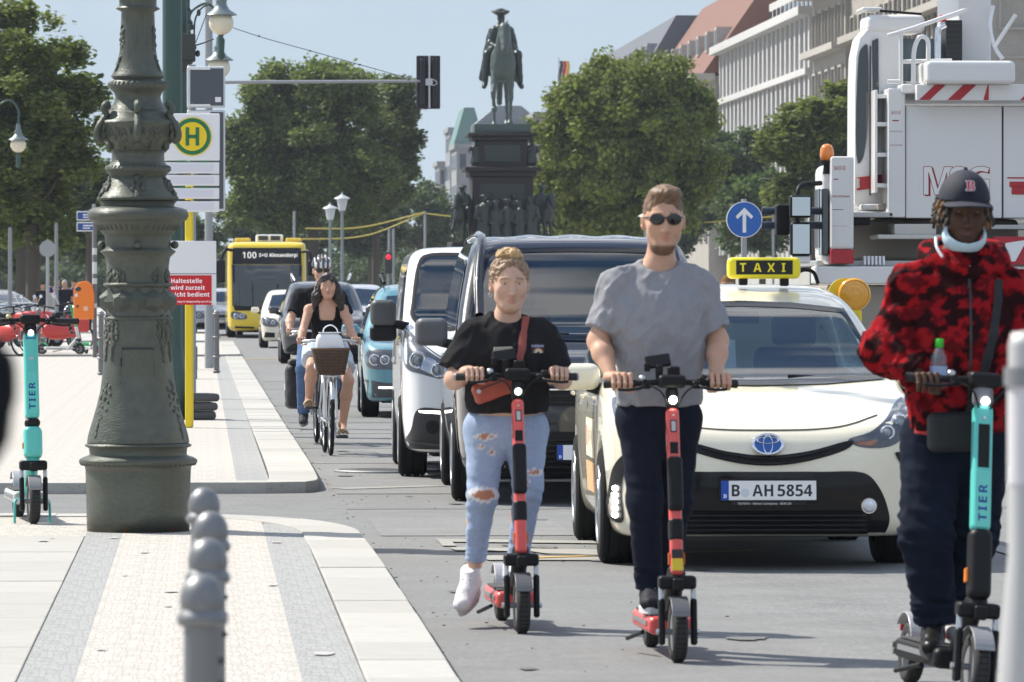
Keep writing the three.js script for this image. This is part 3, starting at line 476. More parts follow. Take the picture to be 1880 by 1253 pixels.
{ // orange litter bin on a sticker-covered pole
  const d = 116, s = 10000 / d, t = thing('litter_bin', 'orange litter bin with a rounded top, hung on a pole', 'litter bin', [gx(153, d), KERB, -d]), Y = (py) => EYE - KERB - (py - HORIZON) / s;
  const w = 0.36, y0 = Y(584), y1 = Y(519), pts = [[-w / 2, y0], [w / 2 + 0.02, y0], [w / 2 + 0.02, y1 - 0.22], [w / 2 - 0.02, y1 - 0.08], [w * 0.25, y1 - 0.01], [0, y1], [-w * 0.25, y1 - 0.03], [-w / 2, y1 - 0.16]];
  const body = mesh('bin_body', extrude(smoothPts(pts.slice(1), 40).concat([pts[0]]), 0.3, 0.025), mat([0.85, 0.20, 0.012], 0.4), t);
  mesh('opening', mv(sp(1, 0, 0, 0, 0.07, 0.05, 0.03, 16), -0.11, y1 - 0.14, 0.32), ironDark, body);
  mesh('emblem', mv(sp(1, 0, 0, 0, 0.03, 0.04, 0.006, 12), -0.15, y1 - 0.27, 0.325), whitePlastic, body);
  mesh('lock', rb(0.05, 0.05, 0.02, 0.01, -0.12, y0 + 0.25, 0.33), ironDark, body);
  mesh('sticker', face(0.09, 0.09, 0.05, y0 + 0.2, 0.328), mat([0.85, 0.5, 0.35], 0.6), body);
  mesh('bin_pole', cy(0.045, 0.045, 3.0, 0.24, 1.5, 0.2), mat([0.16, 0.15, 0.15], 0.6, 0.2), t);
  for (const [y, h] of [[1.9, 0.25], [2.25, 0.14], [1.62, 0.12], [1.1, 0.09]]) mesh('sticker', cy(0.047, 0.047, h, 0.24, y, 0.2), mat([0.62, 0.62, 0.60], 0.6), t);
}
{ // small blue direction signs high on a pole
  const d = 150, s = 10000 / d, t = thing('direction_sign', 'pair of small blue direction boards on a thin pole left of the lamp post', 'direction sign', [gx(172, d), KERB, -d]), Y = (py) => EYE - KERB - (py - HORIZON) / s;
  mesh('pole', cy(0.05, 0.05, Y(375), 0, Y(375) / 2, 0), grey, t);
  for (const y of [397, 417]) { const b = mesh('board', rb(0.5, 0.25, 0.03, 0.02, -0.22, Y(y), 0.06), whitePlastic, t); mesh('blue_face', bx(0.46, 0.2, 0.004, -0.22, Y(y), 0.077), mat([0.02, 0.06, 0.25], 0.5), b); mesh('print', [bx(0.28, 0.035, 0.002, -0.16, Y(y) + 0.03, 0.0805), bx(0.2, 0.03, 0.002, -0.2, Y(y) - 0.04, 0.0805)], whitePlastic, b); }
}
for (const [px, d, yt, l] of [[606, 205, 372, 'shorter looking white lantern on a thin post before the dark tree'], [628, 195, 355, 'taller looking white lantern on a thin post before the dark tree'], [1185, 215, 385, 'white lantern half hidden behind the man with sunglasses']]) {
  const s = 10000 / d, t = thing('promenade_lantern', l, 'street lamp', [gx(px, d), KERB, -d], 0, 'lanterns along the promenade'), Y = (py) => EYE - KERB - (py - HORIZON) / s, y = Y(yt + 32);
  mesh('post', lathe([[0, 0], [0.12, 0], [0.11, 0.5], [0.06, 0.7], [0.05, y - 0.1], [0.09, y]], 16), mat([0.25, 0.29, 0.29], 0.5, 0.3), t);
  mesh('glass', lathe([[0.12, y], [0.2, y + 0.42]], 8), mat([0.62, 0.66, 0.66], 0.3), t);
  mesh('roof', lathe([[0.30, y + 0.42], [0.26, y + 0.46], [0.1, y + 0.54], [0.03, y + 0.58], [0.02, y + 0.66]], 16), mat([0.45, 0.48, 0.48], 0.4, 0.2), t);
}
{ // sagging yellow cables on slim site posts before the trees
  const d = 260, s = 10000 / d, P = (px, py) => at(px, py, d), o = thing('cable_line', 'sagging yellow cables strung between slim posts before the dark trees', 'cable', [0, 0, 0]);
  for (const [a, b, c] of [[[560, 420], [660, 418], [780, 390]], [[540, 440], [670, 433], [780, 391]], [[780, 392], [840, 398], [1000, 394]], [[1000, 396], [1250, 410], [1420, 398]]]) mesh('cable', tube([P(...a), P(...b), P(...c)], 0.035, 30, 5), mat([0.50, 0.40, 0.08], 0.6), o);
  for (const px of [714, 722, 780, 540, 1420]) mesh('cable_post', rod(V(gx(px, d), 0, -d), P(px, px > 700 && px < 760 ? 420 : 388), 0.06), mat([0.3, 0.31, 0.32], 0.6), o);
}
{ const d = 230, t = thing('distant_signal', 'tiny distant traffic light showing red beyond the white van', 'traffic light', [gx(713, d), 0, -d]); const y = EYE - (472 - HORIZON) / (10000 / d); mesh('pole', cy(0.06, 0.06, y + 0.3, 0, (y + 0.3) / 2, -0.1), grey, t); mesh('housing', rb(0.32, 0.9, 0.2, 0.04, 0, y - 0.25, 0), ironDark, t); mesh('red_lens', sp(0.11, 0, y, 0.08), mat([0.5, 0.01, 0.02], 0.3, 0, { emissive: C(1, 0.02, 0.05), emissiveIntensity: 0.9 }), t); }

// ================================================================ vehicles
const paint = (c, more = {}) => mat(c, 0.35, 0.0, { clearcoat: 1, clearcoatRoughness: 0.03, ...more });
const tyreMat = mat([0.014, 0.014, 0.015], 0.9, 0, { specularIntensity: 0.4 }), rimMat = mat([0.45, 0.46, 0.47], 0.3, 0.9), blackTrim = mat([0.008, 0.008, 0.009], 0.5, 0, { specularIntensity: 0.5 }), glossBlack = mat([0.005, 0.005, 0.007], 0.10, 0, { ior: 1.4 });
const darkGlass = mat([0.012, 0.016, 0.020], 0.02, 0, { ior: 1.6, clearcoat: 1, clearcoatRoughness: 0.0 });
const clearGlass = mat([0.42, 0.52, 0.56], 0.0, 0, { transmission: 1, thickness: 0, ior: 1.9 });
const lensGlass = mat([0.95, 0.97, 1], 0.0, 0, { transmission: 1, thickness: 0, ior: 1.5 });
const chrome = mat([0.75, 0.76, 0.78], 0.08, 1), reflector = mat([0.42, 0.43, 0.45], 0.22, 0.85), seam = mat([0.02, 0.02, 0.02], 0.8);
const led = (k = 6, c = [1, 0.97, 0.9]) => mat(c, 0.3, 0, { emissive: C(...c), emissiveIntensity: k });
function addWheel(parent, r, w, x, z, spokes = 7, turn = 0) {
  const wh = part('wheel', parent); wh.position.set(x, r, z); wh.rotation.y = turn;
  const h = w / 2, prof = [[r * 0.64, -h], [r * 0.72, -h * 1.04], [r * 0.90, -h * 1.02], [r * 0.965, -h * 0.9], [r * 0.993, -h * 0.72]];
  for (const c of [-0.38, 0, 0.38]) prof.push([r * 0.998, (c - 0.09) * w], [r * 0.965, (c - 0.07) * w], [r * 0.965, (c + 0.07) * w], [r * 0.998, (c + 0.09) * w]);
  prof.splice(5, 12, [r, -0.40 * w], [r, -0.30 * w], [r * 0.97, -0.295 * w], [r * 0.97, -0.26 * w], [r, -0.255 * w], [r, -0.03 * w], [r * 0.97, -0.025 * w], [r * 0.97, 0.025 * w], [r, 0.03 * w], [r, 0.255 * w], [r * 0.97, 0.26 * w], [r * 0.97, 0.295 * w], [r, 0.30 * w], [r, 0.40 * w]);
  prof.push([r * 0.993, h * 0.72], [r * 0.965, h * 0.9], [r * 0.90, h * 1.02], [r * 0.72, h * 1.04], [r * 0.64, h]);
  const ty = lathe(prof, 48).toNonIndexed(); ty.computeVertexNormals(); ty.rotateZ(PI / 2); mesh('tyre', ty, tyreMat, wh);
  const s = Math.sign(x) || 1, g = [cy(r * 0.66, r * 0.66, w * 0.5, 0, 0, 0, 0, 0, PI / 2, 32)];
  mesh('rim_barrel', g, mat([0.03, 0.03, 0.03], 0.6, 0.5), wh);
  const sg = [mv(new THREE.TorusGeometry(r * 0.645, r * 0.035, 8, 40), s * h * 0.98, 0, 0, 0, PI / 2), cy(r * 0.16, r * 0.18, 0.03, s * h * 0.9, 0, 0, 0, 0, PI / 2, 20)];
  for (let i = 0; i < spokes; i++) sg.push(mv(new RoundedBoxGeometry(0.025, r * 0.5, r * 0.13, 1, 0.008), s * h * 0.9, r * 0.38, 0).rotateX(i / spokes * 2 * PI));
  mesh('rim', sg, rimMat, wh);
  return wh;
}
function carField(c) {
  const sym = (h) => [...h, ...h.slice().reverse().filter((p) => p[0] !== 0).map(([x, y]) => [-x, y])];
  const L = c.L, hw = c.hw + 0.15, H = c.H + 0.15;
  const side = table2(smoothPts(c.side, 90, true), -L - 0.2, 0.2, -0.1, H, 0.012), front = table2(smoothPts(sym(c.front), 90, true), -hw, hw, -0.1, H, 0.012), plan = table2(smoothPts(sym(c.plan), 90, true), -hw, hw, -L - 0.2, 0.2, 0.012);
  const k = c.k ?? 0.12;
  const hull = (x, y, z) => smax(smax(side(z, y), front(x, y), k), plan(x, z), k);
  const f0 = c.shape ? (x, y, z) => c.shape(hull(x, y, z), x, y, z) : hull;
  const wz = c.wheelZ, wr = c.wheelR * 1.13, wx = c.wheelX - 0.16;
  const arches = (x, y, z) => { let d = 1e9; for (const q of wz) d = Math.min(d, Math.max(Math.hypot(y - c.wheelR, z - q) - wr, wx - Math.abs(x))); return d; };
  const f = (x, y, z) => smax(f0(x, y, z), -arches(x, y, z), 0.02);
  let fc = f;
  if (c.screen) { // cabin with a real windscreen opening
    const scr = table2(c.screen, -hw, hw, 0, H, 0.012), [zf, zb, y0] = c.cabin;
    const doors = c.sideGlass ? table2(c.sideGlass, -L, 0.2, 0, H, 0.012) : null;
    c.open = (x, y, z) => Math.min(Math.max(scr(x, y) + 0.0, zb + 0.4 - z), doors ? Math.max(doors(z, y), 0.3 - Math.abs(x)) : 1);
    fc = (x, y, z) => { const d = f(x, y, z), inner = Math.max(f0(x, y, z) + 0.055, y0 - y, z - zf, zb - z), open = Math.max(scr(x, y) + 0.02, zb + 0.4 - z, y0 - y); let r = Math.max(d, -inner, -open); if (doors) r = Math.max(r, -Math.max(doors(z, y) + 0.02, 0.3 - Math.abs(x))); return r; };
  }
  return { hull: f0, f, fc, inner: c.screen ? (x, y, z) => { const scr = c.open(x, y, z); return Math.max(Math.abs(f0(x, y, z) + 0.07) - 0.009, c.cabin[2] - y, z - c.cabin[0], c.cabin[1] + 0.02 - z, -scr); } : null };
}
function buildCar(c) {
  const t = thing(c.name, c.label, c.category, c.pos, c.turn ?? 0, c.group), F = carField(c), h = c.cell ?? 0.03;
  mesh('body', solid(F.fc, [-c.hw - 0.06, 0.05, -c.L - 0.06], [c.hw + 0.06, c.H + 0.06, 0.06], h, { eps: 0.02 }), c.paint, t);
  if (F.inner) mesh('cabin_lining', solid(F.inner, [-c.hw, 0.6, -c.L], [c.hw, c.H, 0], 0.03), mat([0.035, 0.036, 0.04], 0.85), t);
  for (const z of c.wheelZ) for (const s of [-1, 1]) addWheel(t, c.wheelR, c.tyreW ?? 0.205, s * c.wheelX, z, c.spokes ?? 7);
  mesh('underbody', rb(c.hw * 1.5, 0.16, c.L * 0.92, 0.05, 0, 0.26, -c.L / 2), blackTrim, t);
  const P = (name, pts, m, axis = 'z', lift = 0.004, parent = t, step = 0.04) => mesh(name, drape(F.hull, pts, axis, lift, step), m, parent);
  const both = (name, pts, m, axis, lift, step) => { if (axis === 'x') return [P(name, pts, m, 'x', lift, t, step), P(name, pts, m, '-x', lift, t, step)]; return [P(name, pts, m, 'z', lift, t, step), P(name, flipX(pts), m, 'z', lift, t, step)]; };
  const line = (pts, w) => { const o = [], i2 = []; pts.forEach(([x, y], i) => { const a = pts[Math.max(i - 1, 0)], b = pts[Math.min(i + 1, pts.length - 1)], l = Math.hypot(b[0] - a[0], b[1] - a[1]) || 1, nx = -(b[1] - a[1]) / l * w / 2, ny = (b[0] - a[0]) / l * w / 2; o.push([x + nx, y + ny]); i2.unshift([x - nx, y - ny]); }); return [...o, ...i2]; };
  return { t, F, P, both, line };
}
const plateMat = (text, w = 0.52) => textPlate(0.52, 0.11, (c, W, H) => { c.fillStyle = '#e9e9e6'; c.fillRect(0, 0, W, H); c.fillStyle = '#1747a8'; c.fillRect(0, 0, W * 0.085, H); c.fillStyle = '#fff'; c.font = 'bold ' + H * 0.26 + 'px sans-serif'; c.fillText('D', W * 0.028, H * 0.88); c.fillStyle = '#1b1b1d'; c.font = 'bold ' + H * 0.80 + 'px sans-serif'; text.forEach(([s, x]) => c.fillText(s, W * x, H * 0.79)); c.strokeStyle = '#aaa'; c.fillStyle = '#cfd3d8'; c.beginPath(); c.arc(W * 0.255, H * 0.62, H * 0.2, 0, 7); c.fill(); c.stroke(); c.strokeStyle = '#111'; c.lineWidth = H * 0.04; c.strokeRect(1, 1, W - 2, H - 2); }, {}, 768);
function addPlate(t, x, y, z, text, tilt = -0.08) { const p = mesh('number_plate', rb(0.535, 0.125, 0.012, 0.006, x, y, z, tilt), blackTrim, t); mesh('plate_face', mv(new THREE.PlaneGeometry(0.52, 0.11), x, y, z + 0.0085, tilt), plateMat(text), p); return p; }
const wiper = (t, a, b) => mesh('wiper', [rod(a, b, 0.008), rod([a[0], a[1] - 0.02, a[2] + 0.02], [(a[0] + b[0]) / 2, (a[1] + b[1]) / 2 + 0.01, (a[2] + b[2]) / 2 + 0.012], 0.011)], blackTrim, t);
function mirrorOn(t, x, y, z, w, h, d, m, arm) {
  const s = Math.sign(x), g = solid((a, b, c) => smax(dBox(a, b, c, w / 2, h / 2, d / 2, Math.min(w, h, d) * 0.38), (c * 0.5 + (a * s) * 0.35) - d * 0.42, 0.04) , [-w * 0.6, -h * 0.6, -d * 0.6], [w * 0.6, h * 0.6, d * 0.6], 0.012);
  const o = mesh('wing_mirror', g.translate(x, y, z), m, t);
  mesh('mirror_arm', rod([x - s * w * 0.2, y - h * 0.35, z], [x - s * arm, y - h * 0.55, z - 0.02], 0.032, 0.04), blackTrim, o);
  mesh('mirror_glass', bx(w * 0.78, h * 0.72, 0.006, x, y, z - d * 0.5), mat([0.5, 0.55, 0.6], 0.03, 1), o);
  return o;
}
function interior(t, hw, yb, zf, driverX, m, screenBase) { // dashboard, wheel, seats
  const cab = mesh('dashboard', rb(hw * 1.75, 0.22, 0.5, 0.06, 0, yb - 0.08, zf - 0.2), mat([0.035, 0.036, 0.04], 0.7), t);
  mesh('steering_wheel', mv(new THREE.TorusGeometry(0.18, 0.017, 8, 32), driverX, yb + 0.05, zf - 0.52, -0.45), mat([0.02, 0.02, 0.02], 0.6), cab);
  for (const x of [driverX, -driverX]) { const s = mesh('seat', rb(0.48, 0.62, 0.16, 0.06, x, yb - 0.05, zf - 1.15, -0.2), mat([0.07, 0.07, 0.075], 0.8), t); mesh('headrest', rb(0.26, 0.18, 0.1, 0.04, x, yb + 0.35, zf - 1.25), mat([0.07, 0.07, 0.075], 0.8), s); }
}
// headlamp with a bowl, projectors and a clear cover that follows the wing
function headlamp(B, pts, spots, more = {}) {
  const g = B.P('headlight', pts, mat([0.10, 0.10, 0.105], 0.35, 0.5), 'z', 0.003);
  for (const [x, y, r] of spots) { const p = drape(B.F.hull, [[x - 0.01, y - 0.01], [x + 0.01, y - 0.01], [x + 0.01, y + 0.01]], 'z', 0.008, 0.1).attributes.position, z = p.getZ(0); mesh('reflector_ring', mv(new THREE.TorusGeometry(r, r * 0.2, 8, 28), x, y, z), chrome, g); mesh('projector', sp(r * 0.85, x, y, z - r * 0.4, 1, 1, 0.7), mat([0.30, 0.32, 0.34], 0.08, 0.6), g); }
  B.P('lamp_cover', pts, lensGlass, 'z', 0.022, g);
  return g;
}
const flipSpots = (s) => s.map(([x, y, r]) => [-x, y, r]);

{ // ---- the cream taxi behind the scooters
  const d = 29.25, cream = paint([0.80, 0.735, 0.565]);
  const screen = [[-0.735, 1.03], [-0.4, 1.005], [0, 0.995], [0.4, 1.005], [0.735, 1.03], [0.70, 1.11], [0.585, 1.395], [0.3, 1.425], [0, 1.435], [-0.3, 1.425], [-0.585, 1.395], [-0.70, 1.11]];
  const sideW = [[-1.42, 1.04], [-1.7, 1.20], [-2.1, 1.365], [-2.5, 1.43], [-3.2, 1.43], [-3.7, 1.36], [-3.95, 1.14], [-3.9, 1.04], [-2.5, 1.0]];
  const B = buildCar({ name: 'taxi', label: 'cream taxi with a lit yellow roof sign and plate B AH 5854', category: 'taxi', turn: -0.02, pos: [gx(1411, d), 0, -d], L: 4.6, hw: 0.89, H: 1.58, cell: 0.025, paint: cream, k: 0.10,
    side: [[-0.16, 0.16], [-0.06, 0.24], [-0.01, 0.36], [0, 0.46], [-0.02, 0.58], [-0.07, 0.70], [-0.16, 0.785], [-0.38, 0.86], [-0.70, 0.94], [-1.03, 1.015], [-1.25, 1.10], [-1.55, 1.255], [-1.9, 1.41], [-2.25, 1.52], [-2.7, 1.573], [-3.3, 1.56], [-3.9, 1.49], [-4.25, 1.38], [-4.42, 1.1], [-4.56, 0.9], [-4.6, 0.6], [-4.56, 0.3], [-4.4, 0.17], [-2.5, 0.16]],
    front: [[0, 0.15], [0.6, 0.155], [0.78, 0.17], [0.845, 0.26], [0.875, 0.45], [0.888, 0.65], [0.885, 0.85], [0.86, 0.96], [0.80, 1.06], [0.72, 1.28], [0.63, 1.46], [0.52, 1.55], [0.3, 1.575], [0, 1.58]],
    plan: [[0, 0.01], [0.3, 0.0], [0.55, -0.05], [0.72, -0.15], [0.82, -0.30], [0.865, -0.55], [0.885, -0.95], [0.888, -2.2], [0.885, -3.5], [0.85, -4.1], [0.75, -4.45], [0.5, -4.58], [0, -4.6]],
    wheelR: 0.325, wheelX: 0.765, wheelZ: [-0.93, -3.71], screen, cabin: [-1.15, -3.9, 0.86], sideGlass: sideW }), { t, P, both, line } = B;
  P('windscreen', screen, clearGlass, 'z', 0.004);
  const rim = (pts, k) => { const cx = 0, cyy = 1.21; return pts.map(([x, y]) => [x * (1 - k), cyy + (y - cyy) * (1 - k * 1.6)]); };
  { const inn = rim(screen, 0.035), n = screen.length, s = P('windscreen_seal', line([...screen, screen[0]], 0.03), glossBlack, 'z', 0.007); }
  both('side_window', sideW, clearGlass, 'x', 0.004); both('window_pillar', line([[-2.52, 0.99], [-2.52, 1.44]], 0.09), glossBlack, 'x', 0.006); both('window_trim', line([...sideW, sideW[0]], 0.022), chrome, 'x', 0.007);
  interior(t, 0.72, 0.93, -1.25, 0.36);
  mesh('rear_mirror', rb(0.22, 0.07, 0.03, 0.02, 0, 1.36, -1.95), blackTrim, t);
  mesh('dashboard_paper', bx(0.16, 0.20, 0.004, -0.12, 1.15, -1.75, -0.6), mat([0.5, 0.5, 0.48], 0.7), t);
  P('bumper_insert', smoothPts([[-0.60, 0.155], [0, 0.15], [0.60, 0.155], [0.665, 0.25], [0.655, 0.34], [0.60, 0.46], [0.53, 0.525], [0.3, 0.535], [0, 0.535], [-0.3, 0.535], [-0.53, 0.525], [-0.60, 0.46], [-0.655, 0.34], [-0.665, 0.25]], 60, true), glossBlack, 'z', 0.004);
  const lg = P('lower_grille', [[-0.55, 0.20], [0.55, 0.20], [0.57, 0.32], [-0.57, 0.32]], blackTrim, 'z', 0.008);
  for (let i = 0; i < 4; i++) mesh('grille_slat', rb(1.06, 0.010, 0.02, 0.004, 0, 0.222 + i * 0.026, 0.004), glossBlack, lg);
  const gr = P('upper_grille', smoothPts([[-0.47, 0.70], [-0.22, 0.645], [0, 0.622], [0.22, 0.645], [0.47, 0.70], [0.45, 0.667], [0.22, 0.592], [0, 0.568], [-0.22, 0.592], [-0.45, 0.667]], 60, true), blackTrim, 'z', 0.004);
  for (const dy of [0, 0.03]) mesh('grille_slat', tube([[-0.36, 0.665 - dy * 0.6, -0.055], [-0.2, 0.628 - dy, -0.025], [0, 0.608 - dy, -0.012], [0.2, 0.628 - dy, -0.025], [0.36, 0.665 - dy * 0.6, -0.055]], 0.005, 24, 6), glossBlack, gr);
  { const em = mesh('emblem', mv(cy(0.08, 0.08, 0.018, 0, 0, 0, PI / 2, 0, 0, 40).scale(1, 0.72, 1), 0, 0.685, -0.035, -0.35), mat([0.02, 0.10, 0.36], 0.15, 0.3, { clearcoat: 1 }), t), ring = (rx, ry, x, y) => mv(new THREE.TorusGeometry(1, 0.12, 8, 36).scale(rx, ry, 0.06), x, 0.685 + y, -0.024 - y * 0.35, -0.35); mesh('emblem_ring', ring(0.08, 0.057, 0, 0), chrome, em); mesh('emblem_ring', ring(0.025, 0.052, 0, -0.002), chrome, em); mesh('emblem_ring', ring(0.058, 0.018, 0, 0.020), chrome, em); }
  const hl = smoothPts([[0.44, 0.705], [0.56, 0.745], [0.66, 0.815], [0.745, 0.90], [0.80, 0.925], [0.815, 0.86], [0.78, 0.755], [0.70, 0.68], [0.58, 0.66], [0.48, 0.675]], 40, true);
  for (const s of [1, -1]) { const h = headlamp(B, s > 0 ? hl : flipX(hl), [[s * 0.735, 0.795, 0.042], [s * 0.66, 0.745, 0.034]]); B.P('indicator_lens', (s > 0 ? (p) => p : flipX)([[0.47, 0.69], [0.60, 0.70], [0.58, 0.672], [0.50, 0.678]]), mat([0.35, 0.10, 0.03], 0.2), 'z', 0.012, h); }
  const slot = smoothPts([[0.70, 0.635], [0.765, 0.625], [0.815, 0.56], [0.835, 0.45], [0.83, 0.27], [0.775, 0.255], [0.78, 0.42], [0.765, 0.52], [0.715, 0.60]], 40, true);
  for (const s of [1, -1]) { const f = (p) => s > 0 ? p : flipX(p), o = P('bumper_slot', f(slot), blackTrim, 'z', 0.005); for (let i = 0; i < 5; i++) P('running_light', f(smoothPts([...Array(8)].map((_, k) => [0.802 + 0.016 * Math.cos(k * PI / 4), 0.295 + i * 0.036 + 0.017 * Math.sin(k * PI / 4)]), 16, true)), led(s < 0 ? 5 : 3), 'z', 0.012, o); }
  for (const s of [1, -1]) { const o = mesh('fog_light', cy(0.042, 0.042, 0.03, s * 0.55, 0.35, -0.05, PI / 2, 0, 0, 24), chrome, t); mesh('fog_lens', sp(0.036, s * 0.55, 0.35, -0.036, 1, 1, 0.4), mat([0.7, 0.72, 0.75], 0.05, 0.4), o); }
  addPlate(t, 0, 0.437, 0.022, [['B', 0.10], ['AH', 0.33], ['5854', 0.585]]);
  mesh('plate_frame_text', face(0.40, 0.02, 0, 0.368, 0.036), textPlate(0.4, 0.02, (c, w, h) => { c.fillStyle = '#0b0b0c'; c.fillRect(0, 0, w, h); c.fillStyle = '#ccc'; c.font = 'bold ' + h * 0.85 + 'px sans-serif'; c.fillText('TOYOTA - Motor Company - BERLIN', w * 0.08, h * 0.85); }, {}, 512), t);
  P('bonnet_seam', line(smoothPts([[-0.62, 0.835], [-0.4, 0.775], [0, 0.757], [0.4, 0.775], [0.62, 0.835]], 24), 0.007), seam, 'z', 0.002);
  both('door_seam', line([[-1.32, 0.30], [-1.36, 0.8], [-1.45, 1.03]], 0.008), seam, 'x', 0.002); both('door_seam', line([[-2.5, 0.3], [-2.52, 0.98]], 0.008), seam, 'x', 0.002);
  for (const s of [-1, 1]) for (const z of [-2.3, -3.35]) mesh('door_handle', rb(0.02, 0.025, 0.18, 0.008, s * 0.895, 0.90, z), cream, t);
  P('side_print', [[-1.5, 0.56], [-2.35, 0.56], [-2.35, 0.78], [-1.5, 0.78]], textPlate(0.85, 0.22, (c, w, h) => { c.fillStyle = '#e8dcc0'; c.fillRect(0, 0, w, h); c.fillStyle = '#b03a2e'; c.font = 'bold ' + h * 0.5 + 'px serif'; c.fillRect(w * 0.06, h * 0.2, w * 0.1, h * 0.55); c.fillStyle = '#8a8068'; for (let k = 0; k < 7; k++) c.fillRect(w * (0.24 + k * 0.095), h * (k % 2 ? 0.3 : 0.22), w * 0.05, h * (k % 3 ? 0.34 : 0.5)); }), '-x', 0.003);
  P('side_print', [[-1.5, 0.36], [-2.4, 0.36], [-2.4, 0.53], [-1.5, 0.53]], mat([0.80, 0.42, 0.20], 0.5), '-x', 0.003);
  for (const s of [-1, 1]) mirrorOn(t, s * 0.955, 1.03, -1.30, 0.23, 0.15, 0.15, cream, 0.16);
  wiper(t, [0.52, 1.045, -1.14], [-0.12, 1.005, -1.03]); wiper(t, [-0.05, 1.02, -1.05], [-0.62, 1.045, -1.14]);
  { const y = 1.645, z = -2.35, sx = 0.17, sign = mesh('roof_sign', rb(0.425, 0.125, 0.12, 0.03, sx, y, z), mat([0.85, 0.72, 0.02], 0.35), t); mesh('sign_panel', face(0.33, 0.082, sx, y + 0.004, z + 0.0615), textPlate(0.33, 0.082, (c, w, h) => { c.fillStyle = '#15130a'; c.fillRect(0, 0, w, h); c.fillStyle = '#f4e21c'; c.font = 'bold ' + h * 0.88 + 'px sans-serif'; [...'TAXI'].forEach((ch, i) => c.fillText(ch, w * (0.06 + i * 0.245), h * 0.82)); }), sign); mesh('sign_foot', [rb(0.05, 0.05, 0.08, 0.01, sx - 0.12, 1.57, z), rb(0.05, 0.05, 0.08, 0.01, sx + 0.12, 1.565, z)], blackTrim, sign); }
}
function makeVan(o) {
  const B = buildCar({ ...o, L: 5.0, hw: o.hw ?? 0.96, H: 1.95, cell: 0.03, k: o.k ?? 0.11, wheelR: 0.335, wheelX: 0.83, tyreW: 0.225, wheelZ: [-0.95, -4.0],
    side: o.side, front: o.front, plan: [[0, 0.01], [0.35, -0.01], [0.6, -0.05], [0.8, -0.14], [0.90, -0.30], [0.945, -0.6], [0.957, -1.0], [0.957, -4.7], [0.92, -4.96], [0, -5.0]], cabin: [-0.85, -2.6, 1.0] });
  return B;
}
{ // ---- dark van behind the woman
  const d = 38.2, dark = mat([0.010, 0.010, 0.015], 0.3, 0, { clearcoat: 1, clearcoatRoughness: 0.03, specularIntensity: 0.3 }), screen = [[-0.80, 1.20], [-0.4, 1.175], [0, 1.165], [0.4, 1.175], [0.80, 1.20], [0.79, 1.29], [0.67, 1.755], [0.63, 1.79], [0.3, 1.805], [0, 1.81], [-0.3, 1.805], [-0.63, 1.79], [-0.67, 1.755], [-0.79, 1.29]];
  const sideW = [[-1.1, 1.16], [-1.55, 1.6], [-1.7, 1.70], [-2.3, 1.74], [-2.3, 1.16]];
  const B = makeVan({ name: 'van', label: 'black van with a wide windscreen behind the woman on the scooter', category: 'van', group: 'vans waiting in the lane', turn: -0.02, pos: [gx(1082, d), 0, -d], shape: (f, x, y, z) => f - 0.012 * sstep(1.80, 1.88, y) * sstep(1.85, 2.15, -z) * (0.5 + 0.5 * Math.cos(x * 19)) , paint: dark, screen, sideGlass: sideW, hw: 0.96,
    side: [[-0.14, 0.20], [-0.03, 0.30], [0, 0.50], [-0.02, 0.72], [-0.06, 0.90], [-0.18, 1.02], [-0.55, 1.13], [-0.86, 1.18], [-1.02, 1.25], [-1.3, 1.50], [-1.62, 1.78], [-1.85, 1.90], [-2.3, 1.945], [-3.5, 1.95], [-4.7, 1.93], [-4.93, 1.85], [-5.0, 1.0], [-4.98, 0.35], [-4.85, 0.22], [-2.5, 0.2]],
    front: [[0, 0.19], [0.7, 0.2], [0.87, 0.24], [0.93, 0.40], [0.955, 0.7], [0.955, 0.98], [0.93, 1.13], [0.90, 1.3], [0.80, 1.76], [0.74, 1.87], [0.60, 1.925], [0.3, 1.945], [0, 1.95]] }), { t, P, both, line } = B;
  P('windscreen', screen, clearGlass, 'z', 0.004); P('windscreen_seal', line([...screen, screen[0]], 0.035), glossBlack, 'z', 0.007);
  both('side_window', sideW, darkGlass, 'x', 0.004); both('window_trim', line([...sideW, sideW[0]], 0.02), glossBlack, 'x', 0.007);
  interior(t, 0.8, 1.12, -0.95, 0.42);
  for (const s of [-1, 1]) mesh('roof_gutter', tube([[s * 0.74, 1.33, -1.12], [s * 0.735, 1.62, -1.42], [s * 0.70, 1.87, -1.78], [s * 0.70, 1.915, -2.2], [s * 0.70, 1.915, -4.6]], 0.035, 40, 8), dark, t);
  for (const s of [-1, 1]) mirrorOn(t, s * 1.09, 1.215, -1.0, 0.235, 0.20, 0.14, mat([0.10, 0.10, 0.105], 0.5), 0.24);
  P('bumper_insert', [[-0.80, 0.20], [0.80, 0.20], [0.86, 0.36], [0.80, 0.52], [-0.80, 0.52], [-0.86, 0.36]], blackTrim, 'z', 0.004);
  const g = P('radiator_grille', [[-0.46, 0.70], [0.46, 0.70], [0.50, 0.84], [-0.50, 0.84]], blackTrim, 'z', 0.004); for (let i = 0; i < 3; i++) mesh('grille_bar', rb(0.92, 0.014, 0.014, 0.005, 0, 0.725 + i * 0.045, -0.035), i === 2 ? chrome : glossBlack, g);
  for (let i = 0; i < 6; i++) mesh('intake_slat', rb(1.2, 0.014, 0.02, 0.005, 0, 0.27 + i * 0.038, -0.012), glossBlack, t);
  const hl = smoothPts([[0.50, 0.70], [0.52, 0.84], [0.66, 0.90], [0.84, 0.96], [0.88, 0.92], [0.87, 0.78], [0.78, 0.70]], 40, true);
  for (const s of [1, -1]) headlamp(B, s > 0 ? hl : flipX(hl), [[s * 0.62, 0.79, 0.05], [s * 0.77, 0.82, 0.055]]);
  addPlate(t, 0.03, 0.375, 0.022, []);
